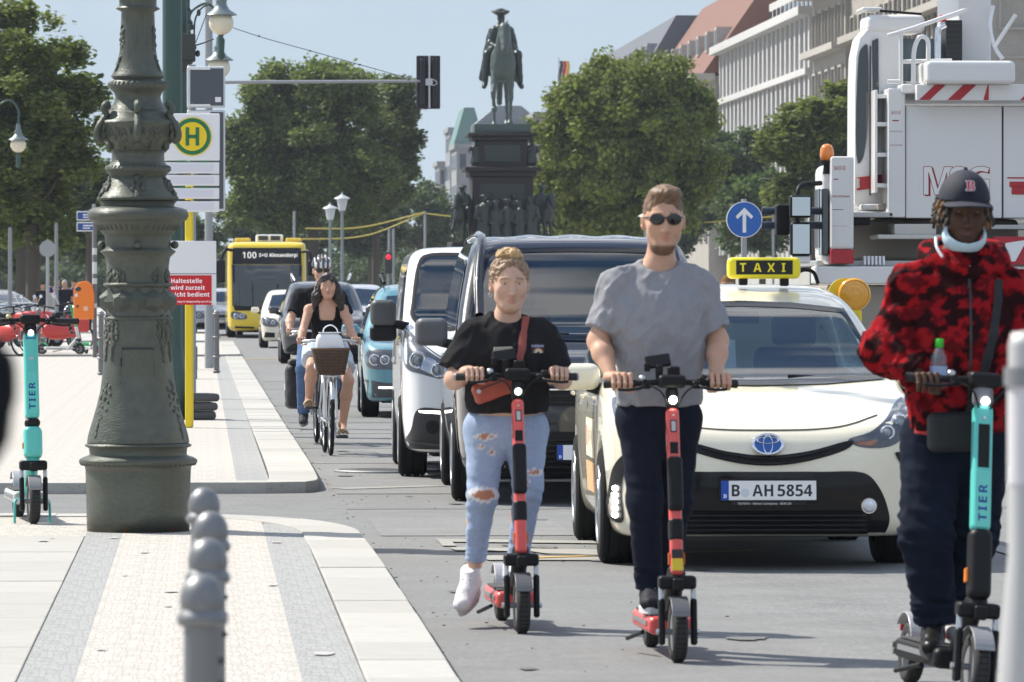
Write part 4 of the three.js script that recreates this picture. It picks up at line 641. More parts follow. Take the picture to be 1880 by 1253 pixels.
  P('bonnet_seam', line(smoothPts([[-0.78, 1.0], [-0.4, 0.955], [0, 0.945], [0.4, 0.955], [0.78, 1.0]], 24), 0.008), seam, 'z', 0.002);
  wiper(t, [0.62, 1.21, -0.93], [-0.02, 1.185, -0.87]); wiper(t, [-0.1, 1.20, -0.9], [-0.70, 1.22, -0.95]);
  mesh('windscreen_sticker', bx(0.09, 0.09, 0.003, -0.66, 1.29, -1.14, -0.75), mat([0.35, 0.62, 0.5], 0.6), t);
  mesh('dashboard_paper', bx(0.34, 0.006, 0.2, 0.25, 1.265, -1.3), mat([0.7, 0.7, 0.7], 0.7), t);
  both('wing_flare', line([[-0.50, 0.36], [-0.56, 0.56], [-0.72, 0.72], [-0.95, 0.77], [-1.18, 0.72], [-1.34, 0.56], [-1.4, 0.36]], 0.05), mat([0.05, 0.05, 0.055], 0.3, 0.3), 'x', 0.006);
}
{ // ---- white van behind it
  const d = 43.4, white = paint([0.78, 0.79, 0.80]), screen = smoothPts([[-0.83, 1.30], [-0.76, 1.235], [-0.4, 1.205], [0, 1.195], [0.4, 1.205], [0.76, 1.235], [0.83, 1.30], [0.82, 1.40], [0.765, 1.72], [0.72, 1.785], [0.3, 1.80], [0, 1.80], [-0.3, 1.80], [-0.72, 1.785], [-0.765, 1.72], [-0.82, 1.40]], 80, true);
  const sideW = [[-0.95, 1.12], [-1.3, 1.55], [-1.45, 1.66], [-2.1, 1.70], [-2.1, 1.10]];
  const B = makeVan({ name: 'van', label: 'white van with a big black wing mirror and black lower bumper', category: 'van', group: 'vans waiting in the lane', turn: -0.02, pos: [gx(952, d), 0, -d], paint: white, screen, sideGlass: sideW, hw: 0.96,
    side: [[-0.16, 0.19], [-0.04, 0.28], [0, 0.45], [-0.01, 0.62], [-0.05, 0.82], [-0.16, 1.0], [-0.40, 1.13], [-0.68, 1.21], [-0.85, 1.28], [-1.1, 1.50], [-1.42, 1.77], [-1.62, 1.87], [-2.1, 1.905], [-3.5, 1.91], [-4.75, 1.89], [-4.95, 1.8], [-5.0, 1.0], [-4.98, 0.35], [-4.85, 0.22], [-2.5, 0.19]],
    front: [[0, 0.18], [0.7, 0.19], [0.88, 0.24], [0.945, 0.42], [0.96, 0.75], [0.955, 1.05], [0.925, 1.25], [0.865, 1.68], [0.83, 1.80], [0.75, 1.87], [0.5, 1.90], [0, 1.91]] }), { t, P, both, line } = B;
  P('windscreen', screen, clearGlass, 'z', 0.004); P('windscreen_seal', line([...screen, screen[0]], 0.03), blackTrim, 'z', 0.007);
  both('side_window', sideW, darkGlass, 'x', 0.004);
  interior(t, 0.8, 1.13, -0.85, 0.42);
  for (const s of [-1, 1]) mirrorOn(t, s * 1.07, 1.33, -0.80, 0.215, 0.215, 0.14, mat([0.07, 0.07, 0.072], 0.5), 0.22), mesh('lower_mirror', rb(0.22, 0.13, 0.1, 0.04, s * 1.07, 1.165, -0.80), blackTrim, t);
  const bump = smoothPts([[-0.80, 0.56], [-0.62, 0.565], [-0.45, 0.53], [0, 0.52], [0.45, 0.53], [0.62, 0.565], [0.80, 0.56], [0.85, 0.40], [0.90, 0.28], [0.80, 0.20], [0, 0.185], [-0.80, 0.20], [-0.90, 0.28], [-0.85, 0.40]], 80, true);
  const bi = P('lower_bumper', bump, mat([0.018, 0.018, 0.02], 0.4), 'z', 0.006);
  P('bumper_lip', line(smoothPts([[-0.86, 0.30], [-0.5, 0.27], [0, 0.265], [0.5, 0.27], [0.86, 0.30]], 30), 0.02), mat([0.06, 0.06, 0.065], 0.3), 'z', 0.012, bi);
  for (const s of [1, -1]) { const f = (p) => s > 0 ? p : flipX(p); P('running_light', f([[0.62, 0.525], [0.78, 0.535], [0.79, 0.552], [0.62, 0.548]]), led(5), 'z', 0.013, bi); P('fog_recess', f(smoothPts([...Array(10)].map((_, k) => [0.68 + 0.055 * Math.cos(k * PI / 5), 0.42 + 0.055 * Math.sin(k * PI / 5)]), 24, true)), blackTrim, 'z', 0.01, bi); }
  const hl = smoothPts([[0.885, 1.185], [0.83, 1.15], [0.72, 1.03], [0.55, 0.925], [0.50, 0.90], [0.505, 0.80], [0.60, 0.80], [0.78, 0.845], [0.885, 0.885], [0.915, 1.0]], 50, true);
  for (const s of [1, -1]) { const f = (p) => s > 0 ? p : flipX(p), h = headlamp(B, f(hl), [[s * 0.80, 0.955, 0.06], [s * 0.64, 0.875, 0.05]]); P('lamp_bezel', f([[0.75, 0.99], [0.66, 0.955], [0.62, 0.85], [0.70, 0.845], [0.78, 0.88]]), reflector, 'z', 0.006, h); }
  P('radiator_grille', [[-0.45, 0.76], [0.45, 0.76], [0.47, 0.90], [-0.47, 0.90]], blackTrim, 'z', 0.005);
  P('bonnet_seam', line(smoothPts([[-0.9, 1.22], [-0.72, 1.05], [-0.5, 0.93], [0, 0.915], [0.5, 0.93], [0.72, 1.05], [0.9, 1.22]], 40), 0.008), seam, 'z', 0.002);
  both('door_seam', line([[-0.92, 0.35], [-0.9, 1.1]], 0.009), seam, 'x', 0.002); both('door_seam', line([[-2.15, 0.3], [-2.15, 1.75]], 0.009), seam, 'x', 0.002);
  wiper(t, [-0.05, 1.235, -0.76], [-0.66, 1.29, -0.92]);
  mesh('aerial', [rod([-0.36, 1.90, -1.75], [-0.36, 2.03, -1.78], 0.008, 0.004), lathe([[0.03, 1.885], [0.02, 1.93], [0.01, 1.94]], 12).translate(-0.36, 0, -1.75)], blackTrim, t);
  addPlate(t, 0, 0.62, 0.02, []);
}
function simpleCar(o) { // saloon or estate in the queue
  const H = o.H, k = H / 1.6, screen = [[-0.68, 1.02], [0, 0.99], [0.68, 1.02], [0.63, 1.16], [0.55, 1.42], [0, 1.46], [-0.55, 1.42], [-0.63, 1.16]].map(([x, y]) => [x, y * k]);
  const B = buildCar({ ...o, L: 4.4, hw: 0.9, cell: o.cell ?? 0.04, k: 0.11, wheelR: 0.32, wheelX: 0.77, wheelZ: [-0.88, -3.5],
    side: [[-0.12, 0.18], [-0.02, 0.28], [0, 0.48], [-0.04, 0.68], [-0.15, 0.80], [-0.5, 0.91], [-0.95, 1.0], [-1.2, 1.12], [-1.55, 1.34], [-1.9, 1.52], [-2.3, 1.58], [-3.4, 1.6], [-4.0, 1.52], [-4.3, 1.1], [-4.4, 0.7], [-4.35, 0.3], [-4.2, 0.2], [-2, 0.18]].map(([z, y]) => [z, y * k]),
    front: [[0, 0.17], [0.65, 0.175], [0.8, 0.2], [0.87, 0.4], [0.9, 0.65], [0.89, 0.88], [0.84, 1.02], [0.76, 1.25], [0.66, 1.47], [0.55, 1.56], [0.3, 1.595], [0, 1.6]].map(([x, y]) => [x, y * k]),
    plan: [[0, 0.01], [0.4, -0.01], [0.65, -0.08], [0.8, -0.22], [0.87, -0.45], [0.895, -0.9], [0.9, -2.2], [0.89, -3.6], [0.8, -4.2], [0.5, -4.38], [0, -4.4]] }), { t, P, both, line } = B, c = 0.05;
  P('windscreen', screen, darkGlass, 'z', 0.004, t, 0.06); both('side_window', [[-1.4, 1.03], [-1.9, 1.38], [-2.4, 1.46], [-3.3, 1.45], [-3.8, 1.3], [-3.8, 1.04]].map(([z, y]) => [z, y * k]), darkGlass, 'x', 0.004, 0.08);
  const bp = P('lower_bumper', o.bumper ?? [[-0.7, 0.18], [0.7, 0.18], [0.76, 0.32], [0.62, 0.42], [-0.62, 0.42], [-0.76, 0.32]], o.bumperMat ?? blackTrim, 'z', 0.004, t, 0.06);
  const hl = smoothPts(o.lamp, 30, true); for (const s of [1, -1]) headlamp(B, s > 0 ? hl : flipX(hl), o.spots.map(([x, y, r]) => [s * x, y, r]));
  P('radiator_grille', o.grille ?? [[-0.4, 0.58], [0.4, 0.58], [0.42, 0.68], [-0.42, 0.68]], blackTrim, 'z', 0.004, t, 0.06);
  addPlate(t, 0, o.plateY ?? 0.46, 0.02, o.plate ?? []);
  for (const s of [-1, 1]) mirrorOn(t, s * 1.0, 1.02 * k, -1.3, 0.21, 0.15, 0.13, o.mirrorMat ?? o.paint, 0.16);
  P('bonnet_seam', line([[-0.62, 0.80 * k], [0, 0.755 * k], [0.62, 0.80 * k]], 0.008), seam, 'z', 0.002);
  return B;
}
const lampA = [[0.42, 0.58], [0.45, 0.72], [0.62, 0.78], [0.80, 0.82], [0.84, 0.72], [0.80, 0.60], [0.6, 0.55]];
{ const d = 64, B = simpleCar({ name: 'car', label: 'teal blue family car with round twin headlights behind the white van', category: 'car', turn: -0.012, pos: [gx(802, d), 0, -d], H: 1.62, cell: 0.032, paint: paint([0.10, 0.27, 0.33], { metalness: 0.3 }), lamp: [[0.38, 0.60], [0.40, 0.77], [0.55, 0.80], [0.80, 0.80], [0.84, 0.70], [0.80, 0.60], [0.6, 0.58]], spots: [[0.47, 0.69, 0.055], [0.61, 0.69, 0.05], [0.73, 0.69, 0.06]], bumper: [[-0.84, 0.2], [0.84, 0.2], [0.87, 0.32], [0.84, 0.46], [0.6, 0.42], [-0.6, 0.42], [-0.84, 0.46], [-0.87, 0.32]], bumperMat: mat([0.06, 0.065, 0.07], 0.5) });
  for (const s of [-1, 1]) B.P('running_light', (s > 0 ? (p) => p : flipX)([[0.42, 0.355], [0.68, 0.355], [0.68, 0.375], [0.42, 0.375]]), led(3), 'z', 0.012);
  for (const s of [-1, 1]) mesh('roof_rail', tube([[s * 0.58, 1.60, -1.95], [s * 0.6, 1.66, -2.1], [s * 0.6, 1.67, -3.4], [s * 0.58, 1.60, -3.6]], 0.018), blackTrim, B.t); }
{ const d = 111, B = simpleCar({ name: 'car', label: 'dark grey car with silver roof rails behind the cyclists', category: 'car', pos: [gx(594, d), 0, -d], H: 1.72, cell: 0.045, paint: paint([0.022, 0.022, 0.026]), lamp: lampA, spots: [[0.55, 0.67, 0.05], [0.7, 0.7, 0.05]] });
  for (const s of [-1, 1]) mesh('roof_rail', tube([[s * 0.55, 1.70, -1.95], [s * 0.6, 1.80, -2.15], [s * 0.6, 1.80, -3.4], [s * 0.58, 1.70, -3.6]], 0.022), mat([0.6, 0.6, 0.62], 0.3, 0.7), B.t); }
{ const d = 141, B = simpleCar({ name: 'taxi', label: 'distant cream taxi beside the yellow bus', category: 'taxi', pos: [gx(540, d), 0, -d], H: 1.55, cell: 0.05, paint: paint([0.78, 0.72, 0.58]), lamp: lampA, spots: [[0.55, 0.67, 0.05], [0.7, 0.7, 0.05]], bumper: [[-0.35, 0.3], [0.35, 0.3], [0.4, 0.42], [-0.4, 0.42]] });
  B.P('fog_recess', [[-0.78, 0.28], [-0.5, 0.28], [-0.5, 0.4], [-0.75, 0.42]], blackTrim, 'z', 0.005); }
{ const d = 182; simpleCar({ name: 'car', label: 'pale silver car half hidden left of the yellow bus', category: 'car', pos: [gx(398, d), 0, -d], H: 1.6, cell: 0.06, paint: paint([0.45, 0.46, 0.48], { metalness: 0.4 }), lamp: lampA, spots: [[0.6, 0.67, 0.06]] }); }
{ const d = 150; simpleCar({ name: 'car', label: 'distant silver car showing behind the teal car roof', category: 'car', pos: [gx(660, d), 0, -d], H: 1.7, cell: 0.06, paint: paint([0.50, 0.52, 0.55], { metalness: 0.4 }), lamp: lampA, spots: [[0.6, 0.67, 0.06]] }); }
{ // ---- yellow city bus
  const d = 170, W = 1.275, H = 3.05, yel = paint([0.80, 0.56, 0.01]);
  const B = buildCar({ name: 'city_bus', label: 'yellow city bus showing route 100 on its display', category: 'bus', pos: [gx(490, d), 0, -d], L: 12, hw: W, H, cell: 0.07, k: 0.16, paint: yel, wheelR: 0.48, wheelX: 1.1, tyreW: 0.28, wheelZ: [-2.7, -8.6],
    side: [[-0.10, 0.22], [0, 0.4], [0, 1.2], [-0.06, 2.2], [-0.18, 2.85], [-0.4, 3.02], [-1, 3.05], [-11.8, 3.05], [-12, 2.8], [-12, 0.4], [-11.8, 0.25]],
    front: [[0, 0.22], [1.1, 0.23], [1.24, 0.4], [1.275, 0.8], [1.275, 2.6], [1.24, 2.9], [1.1, 3.02], [0, 3.05]], plan: [[0, 0], [0.7, -0.02], [1.05, -0.10], [1.22, -0.3], [1.275, -0.7], [1.275, -11.8], [1.1, -12], [0, -12]] }), { t, P } = B;
  const ws = P('windscreen', [[-1.08, 1.02], [0, 0.98], [1.08, 1.02], [1.10, 2.3], [-1.10, 2.3]], darkGlass, 'z', 0.006, t, 0.12);
  P('destination_panel', [[-1.08, 2.31], [1.08, 2.31], [1.06, 2.82], [-1.06, 2.82]], glossBlack, 'z', 0.008, t, 0.12);
  P('destination_text', [[-0.8, 2.46], [0.95, 2.46], [0.95, 2.74], [-0.8, 2.74]], textPlate(1.75, 0.28, (c, w, h) => { c.fillStyle = '#07070a'; c.fillRect(0, 0, w, h); c.fillStyle = '#f6efe6'; c.font = 'bold ' + h * 0.92 + 'px monospace'; c.fillText('100', w * 0.01, h * 0.84); c.font = 'bold ' + h * 0.56 + 'px sans-serif'; c.fillText('S+U Alexanderplatz', w * 0.31, h * 0.72); }, { emissive: C(1, 1, 1), emissiveIntensity: 0.35, emissiveMap: null }, 512), 'z', 0.014, t, 0.12);
  t.getObjectByName('destination_text').material.emissiveMap = t.getObjectByName('destination_text').material.map;
  P('dark_apron', [[-1.0, 0.86], [1.0, 0.86], [1.06, 1.03], [0, 0.97], [-1.06, 1.03]], blackTrim, 'z', 0.008, t, 0.12);
  for (const s of [-1, 1]) { const f = (p) => s > 0 ? p : flipX(p); headlamp(B, f(smoothPts([[0.62, 0.62], [0.66, 0.74], [0.9, 0.82], [1.1, 0.82], [1.12, 0.66], [0.9, 0.58]], 30, true)), [[s * 0.78, 0.7, 0.07], [s * 0.97, 0.7, 0.07]]); P('bumper_grille', f([[0.4, 0.3], [1.0, 0.32], [1.0, 0.38], [0.4, 0.36]]), blackTrim, 'z', 0.008, t, 0.1); }
  const arm = mesh('bus_mirror', [rb(0.3, 0.75, 0.25, 0.1, -1.45, 2.1, 0.3), tube([[-1.1, 2.75, -0.1], [-1.3, 2.75, 0.2], [-1.42, 2.5, 0.3]], 0.05)], blackTrim, t);
  mesh('bus_mirror', [rb(0.24, 0.5, 0.2, 0.08, 1.38, 2.2, 0.25), tube([[1.1, 2.7, -0.1], [1.3, 2.7, 0.15], [1.38, 2.45, 0.25]], 0.045)], blackTrim, t);
  mesh('roof_unit', rb(0.85, 0.24, 1.6, 0.05, 0.1, 3.13, -2.2), whitePlastic, t); for (const x of [-0.1, 0.28]) mesh('unit_vent', bx(0.3, 0.14, 0.01, x, 3.14, -1.397), ironDark, t);
  for (const x of [-0.75, 0.85]) mesh('roof_pod', rb(0.5, 0.12, 1.2, 0.05, x, 3.08, -1.8), yel, t);
  addPlate(t, 0.15, 0.52, 0.02, []);
  P('emblem', [[-0.05, 0.62], [0.35, 0.62], [0.35, 0.78], [-0.05, 0.78]], mat([0.04, 0.10, 0.42], 0.4), 'z', 0.008, t, 0.1);
}

// ================================================================ electric scooters
const blackPl = mat([0.009, 0.009, 0.010], 0.5, 0, { specularIntensity: 0.5 }), alu = mat([0.55, 0.56, 0.57], 0.3, 0.85), greyPl = mat([0.20, 0.20, 0.21], 0.5);
function makeScooter(o) {
  const t = thing('electric_scooter', o.label, 'electric scooter', o.pos, o.turn, o.group), main = o.paint, k = o.scale ?? 1; t.scale.setScalar(k); if (o.roll) t.rotation.z = o.roll;
  const R = 0.125, wheel = (z, r, w, name) => { const g = part(name, t); g.position.set(0, r, z); const p = [[r * 0.62, -w * 0.42], [r * 0.8, -w * 0.5], [r * 0.93, -w * 0.42], [r * 0.985, -w * 0.2], [r, 0], [r * 0.985, w * 0.2], [r * 0.93, w * 0.42], [r * 0.8, w * 0.5], [r * 0.62, w * 0.42]]; mesh('tyre', lathe(p, 40).rotateZ(PI / 2), mat([0.03, 0.029, 0.028], 0.85), g); mesh('hub', [cy(r * 0.63, r * 0.63, w * 0.75, 0, 0, 0, 0, 0, PI / 2), cy(0.012, 0.012, 0.15, 0, 0, 0, 0, 0, PI / 2)], greyPl, g); const tr = []; for (let i = 0; i < 36; i++) tr.push(mv(new THREE.BoxGeometry(w * 0.6, 0.003, 0.006), 0, r * 0.985, 0).rotateX(i / 36 * 2 * PI)); mesh('tread', tr, mat([0.012, 0.012, 0.012], 0.9), g); return g; };
  const fw = wheel(0, R, 0.062, 'front_wheel'); fw.rotation.y = o.steer ?? 0; wheel(-0.97, 0.115, 0.062, 'rear_wheel');
  const top = V(0, 1.13, -0.23), lean = (y) => -0.02 - (y - 0.3) / (1.13 - 0.3) * 0.21;            // steering axis
  // fork: crown, two legs with bare stanchions and black sliders
  const steer = part('fork', t); steer.rotation.y = o.steer ?? 0;
  mesh('fork_crown', [rb(0.155, 0.055, 0.075, 0.015, 0, 0.325, -0.035), rb(0.045, 0.05, 0.03, 0.008, 0, 0.318, 0.012)], blackPl, steer);
  for (const s of [-1, 1]) { mesh('stanchion', rod([s * 0.066, 0.32, -0.03], [s * 0.066, 0.21, -0.012], 0.011), alu, steer); mesh('fork_leg', rb(0.026, 0.19, 0.045, 0.011, s * 0.066, 0.165, -0.006, -0.12), blackPl, steer); mesh('axle_nut', cy(0.012, 0.012, 0.012, s * 0.083, R, 0, 0, 0, PI / 2), alu, steer); }
  { const a = [], n = 14, pts = []; for (let i = 0; i <= n; i++) { const q = mix(0.55, 2.5, i / n); pts.push([Math.cos(q) * 0.142, R + Math.sin(q) * 0.142]); } const g = []; for (let i = 0; i < n; i++) g.push(mv(new RoundedBoxGeometry(0.074, 0.006, 0.036, 1, 0.003), 0, (pts[i][1] + pts[i + 1][1]) / 2, (pts[i][0] + pts[i + 1][0]) / 2, Math.atan2(pts[i + 1][1] - pts[i][1], pts[i][0] - pts[i + 1][0]))); mesh('front_mudguard', g, o.guard ?? greyPl, steer); }
  // stem in sections, each a rounded box along the leaning axis
  const tilt = Math.atan2(-0.21, 0.83), sec = (name, y0, y1, w, dpt, m, push = 0, parent = t) => { const yc = (y0 + y1) / 2; return mesh(name, rb(w, (y1 - y0) / Math.cos(tilt), dpt, Math.min(w, dpt) * 0.35, 0, yc, lean(yc) + push, tilt), m, parent); };
  o.stem(sec, t, lean, tilt);
  mesh('headlight', [lathe([[0, 0], [0.015, 0], [0.016, 0.010], [0.008, 0.015], [0, 0.016]], 20).rotateX(PI / 2 + tilt).translate(0, o.lampY ?? 1.065, lean(o.lampY ?? 1.065) + 0.035)], led(o.lampOn ? 14 : 2.5, o.lampOn ? [1, 1, 0.82] : [1, 1, 1]), t);
  // handlebar
  const bar = part('handlebar', t); bar.position.copy(top); bar.rotation.set(0, o.steer ?? 0, 0);
  mesh('bar', tube([[-0.27, 0.0, -0.035], [-0.15, 0.004, -0.01], [-0.05, 0.008, 0], [0.05, 0.008, 0], [0.15, 0.004, -0.01], [0.27, 0.0, -0.035]], 0.0125, 40, 10), blackPl, bar);
  for (const s of [-1, 1]) { const gr = mesh('grip', rod([s * 0.15, 0.003, -0.011], [s * 0.272, 0, -0.036], 0.0165, 0.0175, 16), mat([0.02, 0.02, 0.02], 0.75), bar); mesh('grip_end', rod([s * 0.268, 0, -0.035], [s * 0.276, 0, -0.037], 0.0185, 0.017, 16), o.gripEnd ?? blackPl, gr);
    const br = mesh('brake_lever', tube([[s * 0.105, 0.0, 0.012], [s * 0.13, -0.014, 0.045], [s * 0.19, -0.022, 0.052], [s * 0.225, -0.02, 0.045]], 0.0065, 20, 8), blackPl, bar); mesh('lever_clamp', rb(0.04, 0.034, 0.04, 0.01, s * 0.105, -0.002, 0.006), blackPl, br); }
  mesh('control_head', rb(0.115, 0.055, 0.10, 0.018, 0, 0.012, -0.005), blackPl, bar); mesh('throttle', rb(0.035, 0.03, 0.04, 0.01, 0.125, 0.016, 0.0), blackPl, bar); mesh('bell', sp(0.017, -0.12, 0.026, 0.005, 1, 0.8, 1, 12), o.bell ?? alu, bar);
  mesh('brake_cable', [tube([[-0.1, 0.0, 0.03], [-0.05, -0.03, 0.06], [-0.02, -0.09, 0.05], [0, -0.16, 0.02]], 0.004, 20, 6), tube([[0.1, 0.0, 0.03], [0.05, -0.035, 0.062], [0.02, -0.09, 0.052], [0, -0.16, 0.02]], 0.004, 20, 6)], blackPl, bar);
  if (o.holder) { const h = mesh('phone_holder', [rb(0.105, 0.055, 0.02, 0.006, -0.055, 0.095, -0.02, -0.5, 0, 0.14), rb(0.03, 0.06, 0.03, 0.008, -0.05, 0.05, -0.01), rb(0.025, 0.035, 0.02, 0.005, -0.10, 0.07, -0.01), rb(0.05, 0.05, 0.05, 0.01, 0.01, 0.05, -0.01)], blackPl, bar); if (o.phone) { const p = mesh('phone', rb(0.085, 0.06, 0.01, 0.004, -0.058, 0.105, -0.032, -0.35, 0, 0.03), mat([0.30, 0.28, 0.22], 0.5), bar); } }
  // neck, deck, rear mudguard, stand
  mesh('neck', [rod([0, 0.36, -0.06], [0, 0.17, -0.26], 0.034, 0.038), rb(0.075, 0.09, 0.1, 0.03, 0, 0.345, -0.065, -0.5)], o.neck ?? blackPl, t);
  const deck = mesh('deck', rb(0.185, 0.075, 0.66, 0.025, 0, 0.135, -0.56), o.deck ?? main, t); mesh('deck_mat', rb(0.165, 0.008, 0.54, 0.003, 0, 0.176, -0.55), mat([0.05, 0.05, 0.05], 0.9), deck);
  mesh('deck_edge', [bx(0.004, 0.02, 0.5, 0.0945, 0.14, -0.56), bx(0.004, 0.02, 0.5, -0.0945, 0.14, -0.56)], greyPl, deck);
  { const g = [], n = 16; for (let i = 0; i < n; i++) { const q = mix(0.25, 2.3, i / (n - 1)); g.push(mv(new RoundedBoxGeometry(0.085, 0.007, 0.034, 1, 0.003), 0, 0.115 + Math.sin(q) * 0.145, -0.97 + Math.cos(q) * 0.145, PI / 2 - q)); } const m = mesh('rear_mudguard', g, o.rearGuard ?? mat([0.42, 0.42, 0.43], 0.35, 0.3), t); mesh('tail_light', rb(0.04, 0.03, 0.012, 0.005, 0, 0.2, -1.112), mat([0.4, 0.01, 0.01], 0.3), m); }
  mesh('rear_fork', [rb(0.02, 0.05, 0.3, 0.01, 0.055, 0.125, -0.88), rb(0.02, 0.05, 0.3, 0.01, -0.055, 0.125, -0.88)], blackPl, t);
  if (o.stand) { const st = mesh('double_stand', [tube([[-0.085, 0.13, -0.12], [-0.095, 0.12, -0.10], [-0.10, 0.0, -0.085]], 0.008, 12, 8), tube([[0.085, 0.13, -0.12], [0.095, 0.12, -0.10], [0.10, 0.0, -0.085]], 0.008, 12, 8), rod([-0.088, 0.13, -0.12], [0.088, 0.13, -0.12], 0.009)], o.standMat ?? main, t); }
  else mesh('kick_stand', rod([-0.10, 0.10, -0.4], [-0.14, 0.06, -0.62], 0.009), blackPl, t);
  for (const s of [-1, 1]) mesh('reflector', rb(0.006, 0.05, 0.02, 0.003, s * (o.reflX ?? 0.036), 0.42, lean(0.42)), mat([0.7, 0.18, 0.01], 0.25), t);
  return t;
}
const coral = mat([0.70, 0.085, 0.07], 0.38, 0, { clearcoat: 0.4, clearcoatRoughness: 0.2 }), turquoise = mat([0.10, 0.56, 0.49], 0.38, 0, { clearcoat: 0.4, clearcoatRoughness: 0.2 });
const coralStem = (stickers) => (sec, t, lean, tilt) => {
  sec('stem', 0.35, 1.03, 0.052, 0.062, coral);
  sec('stem_head', 1.025, 1.115, 0.052, 0.062, blackPl);
  const pad = sec('battery_pad', 0.615, 0.835, 0.062, 0.05, blackPl, 0.030); sec('stem_sleeve', 0.485, 0.585, 0.060, 0.070, blackPl);
  sec('plate_window', 0.848, 0.895, 0.034, 0.01, blackPl, 0.030); const ic = sec('code_plate', 0.935, 0.985, 0.026, 0.006, blackPl, 0.031); sec('code_face', 0.94, 0.98, 0.018, 0.006, mat([0.5, 0.5, 0.5], 0.5), 0.0335, ic); sec('stem_bolt', 1.0, 1.008, 0.008, 0.006, alu, 0.031);
  const yc = 0.90, lg = new THREE.PlaneGeometry(0.04, 0.09).rotateY(-PI / 2).rotateX(tilt).translate(-0.0268, yc, lean(yc)); mesh('lettering', lg, textPlate(0.04, 0.09, (c, w, h) => { c.fillStyle = '#d5584f'; c.fillRect(0, 0, w, h); c.save(); c.translate(w / 2, h / 2); c.rotate(-PI / 2); c.fillStyle = '#f4e8e4'; c.font = 'bold ' + w * 0.85 + 'px sans-serif'; c.textAlign = 'center'; c.fillText('voi', 0, w * 0.28); c.restore(); }, {}, 64), t);
  if (stickers) { sec('sticker', 0.425, 0.46, 0.046, 0.004, mat([0.02, 0.02, 0.015], 0.5), 0.0315); sec('yellow_sticker', 0.375, 0.423, 0.046, 0.004, mat([0.75, 0.55, 0.03], 0.5), 0.0315); }
};
const wordTex = (bg) => textPlate(0.08, 0.24, (c, w, h) => { c.fillStyle = bg; c.fillRect(0, 0, w, h); c.save(); c.translate(w / 2, h / 2); c.rotate(-PI / 2); c.fillStyle = '#123a8c'; c.font = 'bold ' + w * 0.80 + 'px sans-serif'; c.textAlign = 'center'; const L = [...'TIER']; let x = -h * 0.40; c.textAlign = 'left'; L.forEach((ch) => { c.fillText(ch, x, w * 0.28); x += c.measureText(ch).width + h * 0.03; }); c.restore(); }, {}, 128);
const turqStem = (sec, t, lean, tilt) => {
  const st = sec('stem', 0.58, 1.06, 0.082, 0.07, turquoise); sec('stem_head', 1.055, 1.12, 0.072, 0.065, blackPl);
  sec('wordmark', 0.615, 0.845, 0.066, 0.003, wordTex('#63cdbf'), 0.0355, st); sec('stem_button', 0.915, 0.93, 0.026, 0.01, alu, 0.034, st);
  sec('stem_sleeve', 0.535, 0.585, 0.088, 0.078, blackPl); sec('lower_stem', 0.36, 0.54, 0.105, 0.095, turquoise); sec('label_strip', 1.03, 1.045, 0.06, 0.003, mat([0.03, 0.2, 0.3], 0.5), 0.0355, st);
  sec('amber_reflector', 0.42, 0.45, 0.012, 0.03, mat([0.7, 0.2, 0.01], 0.3)).position.x = -0.054;
};
const darkTurqStem = (sec, t, lean, tilt) => {
  const st = sec('stem', 0.60, 1.05, 0.072, 0.066, turquoise); sec('stem_head', 1.045, 1.12, 0.072, 0.065, greyPl);
  sec('wordmark', 0.62, 0.82, 0.056, 0.003, wordTex('#6fd0c0'), 0.0335, st); sec('grip_pad', 0.83, 0.985, 0.042, 0.012, blackPl, 0.031, st); sec('stem_button', 1.0, 1.012, 0.012, 0.008, alu, 0.034, st);
  sec('lower_stem', 0.36, 0.61, 0.085, 0.085, blackPl); sec('amber_reflector', 0.42, 0.47, 0.012, 0.03, mat([0.75, 0.2, 0.01], 0.3)).position.x = -0.046;
};
const scW = { pos: [gx(958, 24.0), 0, -24.0], turn: 0.035 }, scM = { pos: [gx(1245, 22.1), 0, -22.1], turn: 0.03 }, scR = { pos: [gx(1786, 19.9), 0, -19.9], turn: 0.1, roll: -0.085 }, prR = [gx(1814, 19.9), 0, -19.9];
makeScooter({ ...scW, label: 'coral red electric scooter with a phone on its bar, ridden by the woman in black', stem: coralStem(false), paint: coral, holder: true, phone: true, group: 'coral scooters on the road', reflX: 0.031, guard: mat([0.13, 0.13, 0.135], 0.4, 0.3), gripEnd: mat([0.3, 0.3, 0.3], 0.4, 0.6) });
makeScooter({ ...scM, label: 'coral red electric scooter with a lit lamp, ridden by the man in grey', stem: coralStem(true), paint: coral, holder: true, lampOn: true, group: 'coral scooters on the road', reflX: 0.031, guard: mat([0.13, 0.13, 0.135], 0.4, 0.3) });
makeScooter({ ...scR, label: 'black electric scooter with a turquoise stem, ridden by the person in red', stem: darkTurqStem, paint: blackPl, deck: blackPl, lampOn: false, guard: mat([0.25, 0.25, 0.26], 0.4), scale: 1.04 });
makeScooter({ pos: [gx(61, 33.6), KERB, -33.6], turn: 0.12, label: 'turquoise electric scooter parked on its stand at the far left of the pavement', stem: turqStem, paint: turquoise, deck: mat([0.40, 0.43, 0.42], 0.5), neck: turquoise, stand: true, scale: 1.10, guard: greyPl, bell: mat([0.6, 0.5, 0.25], 0.3, 0.5) });
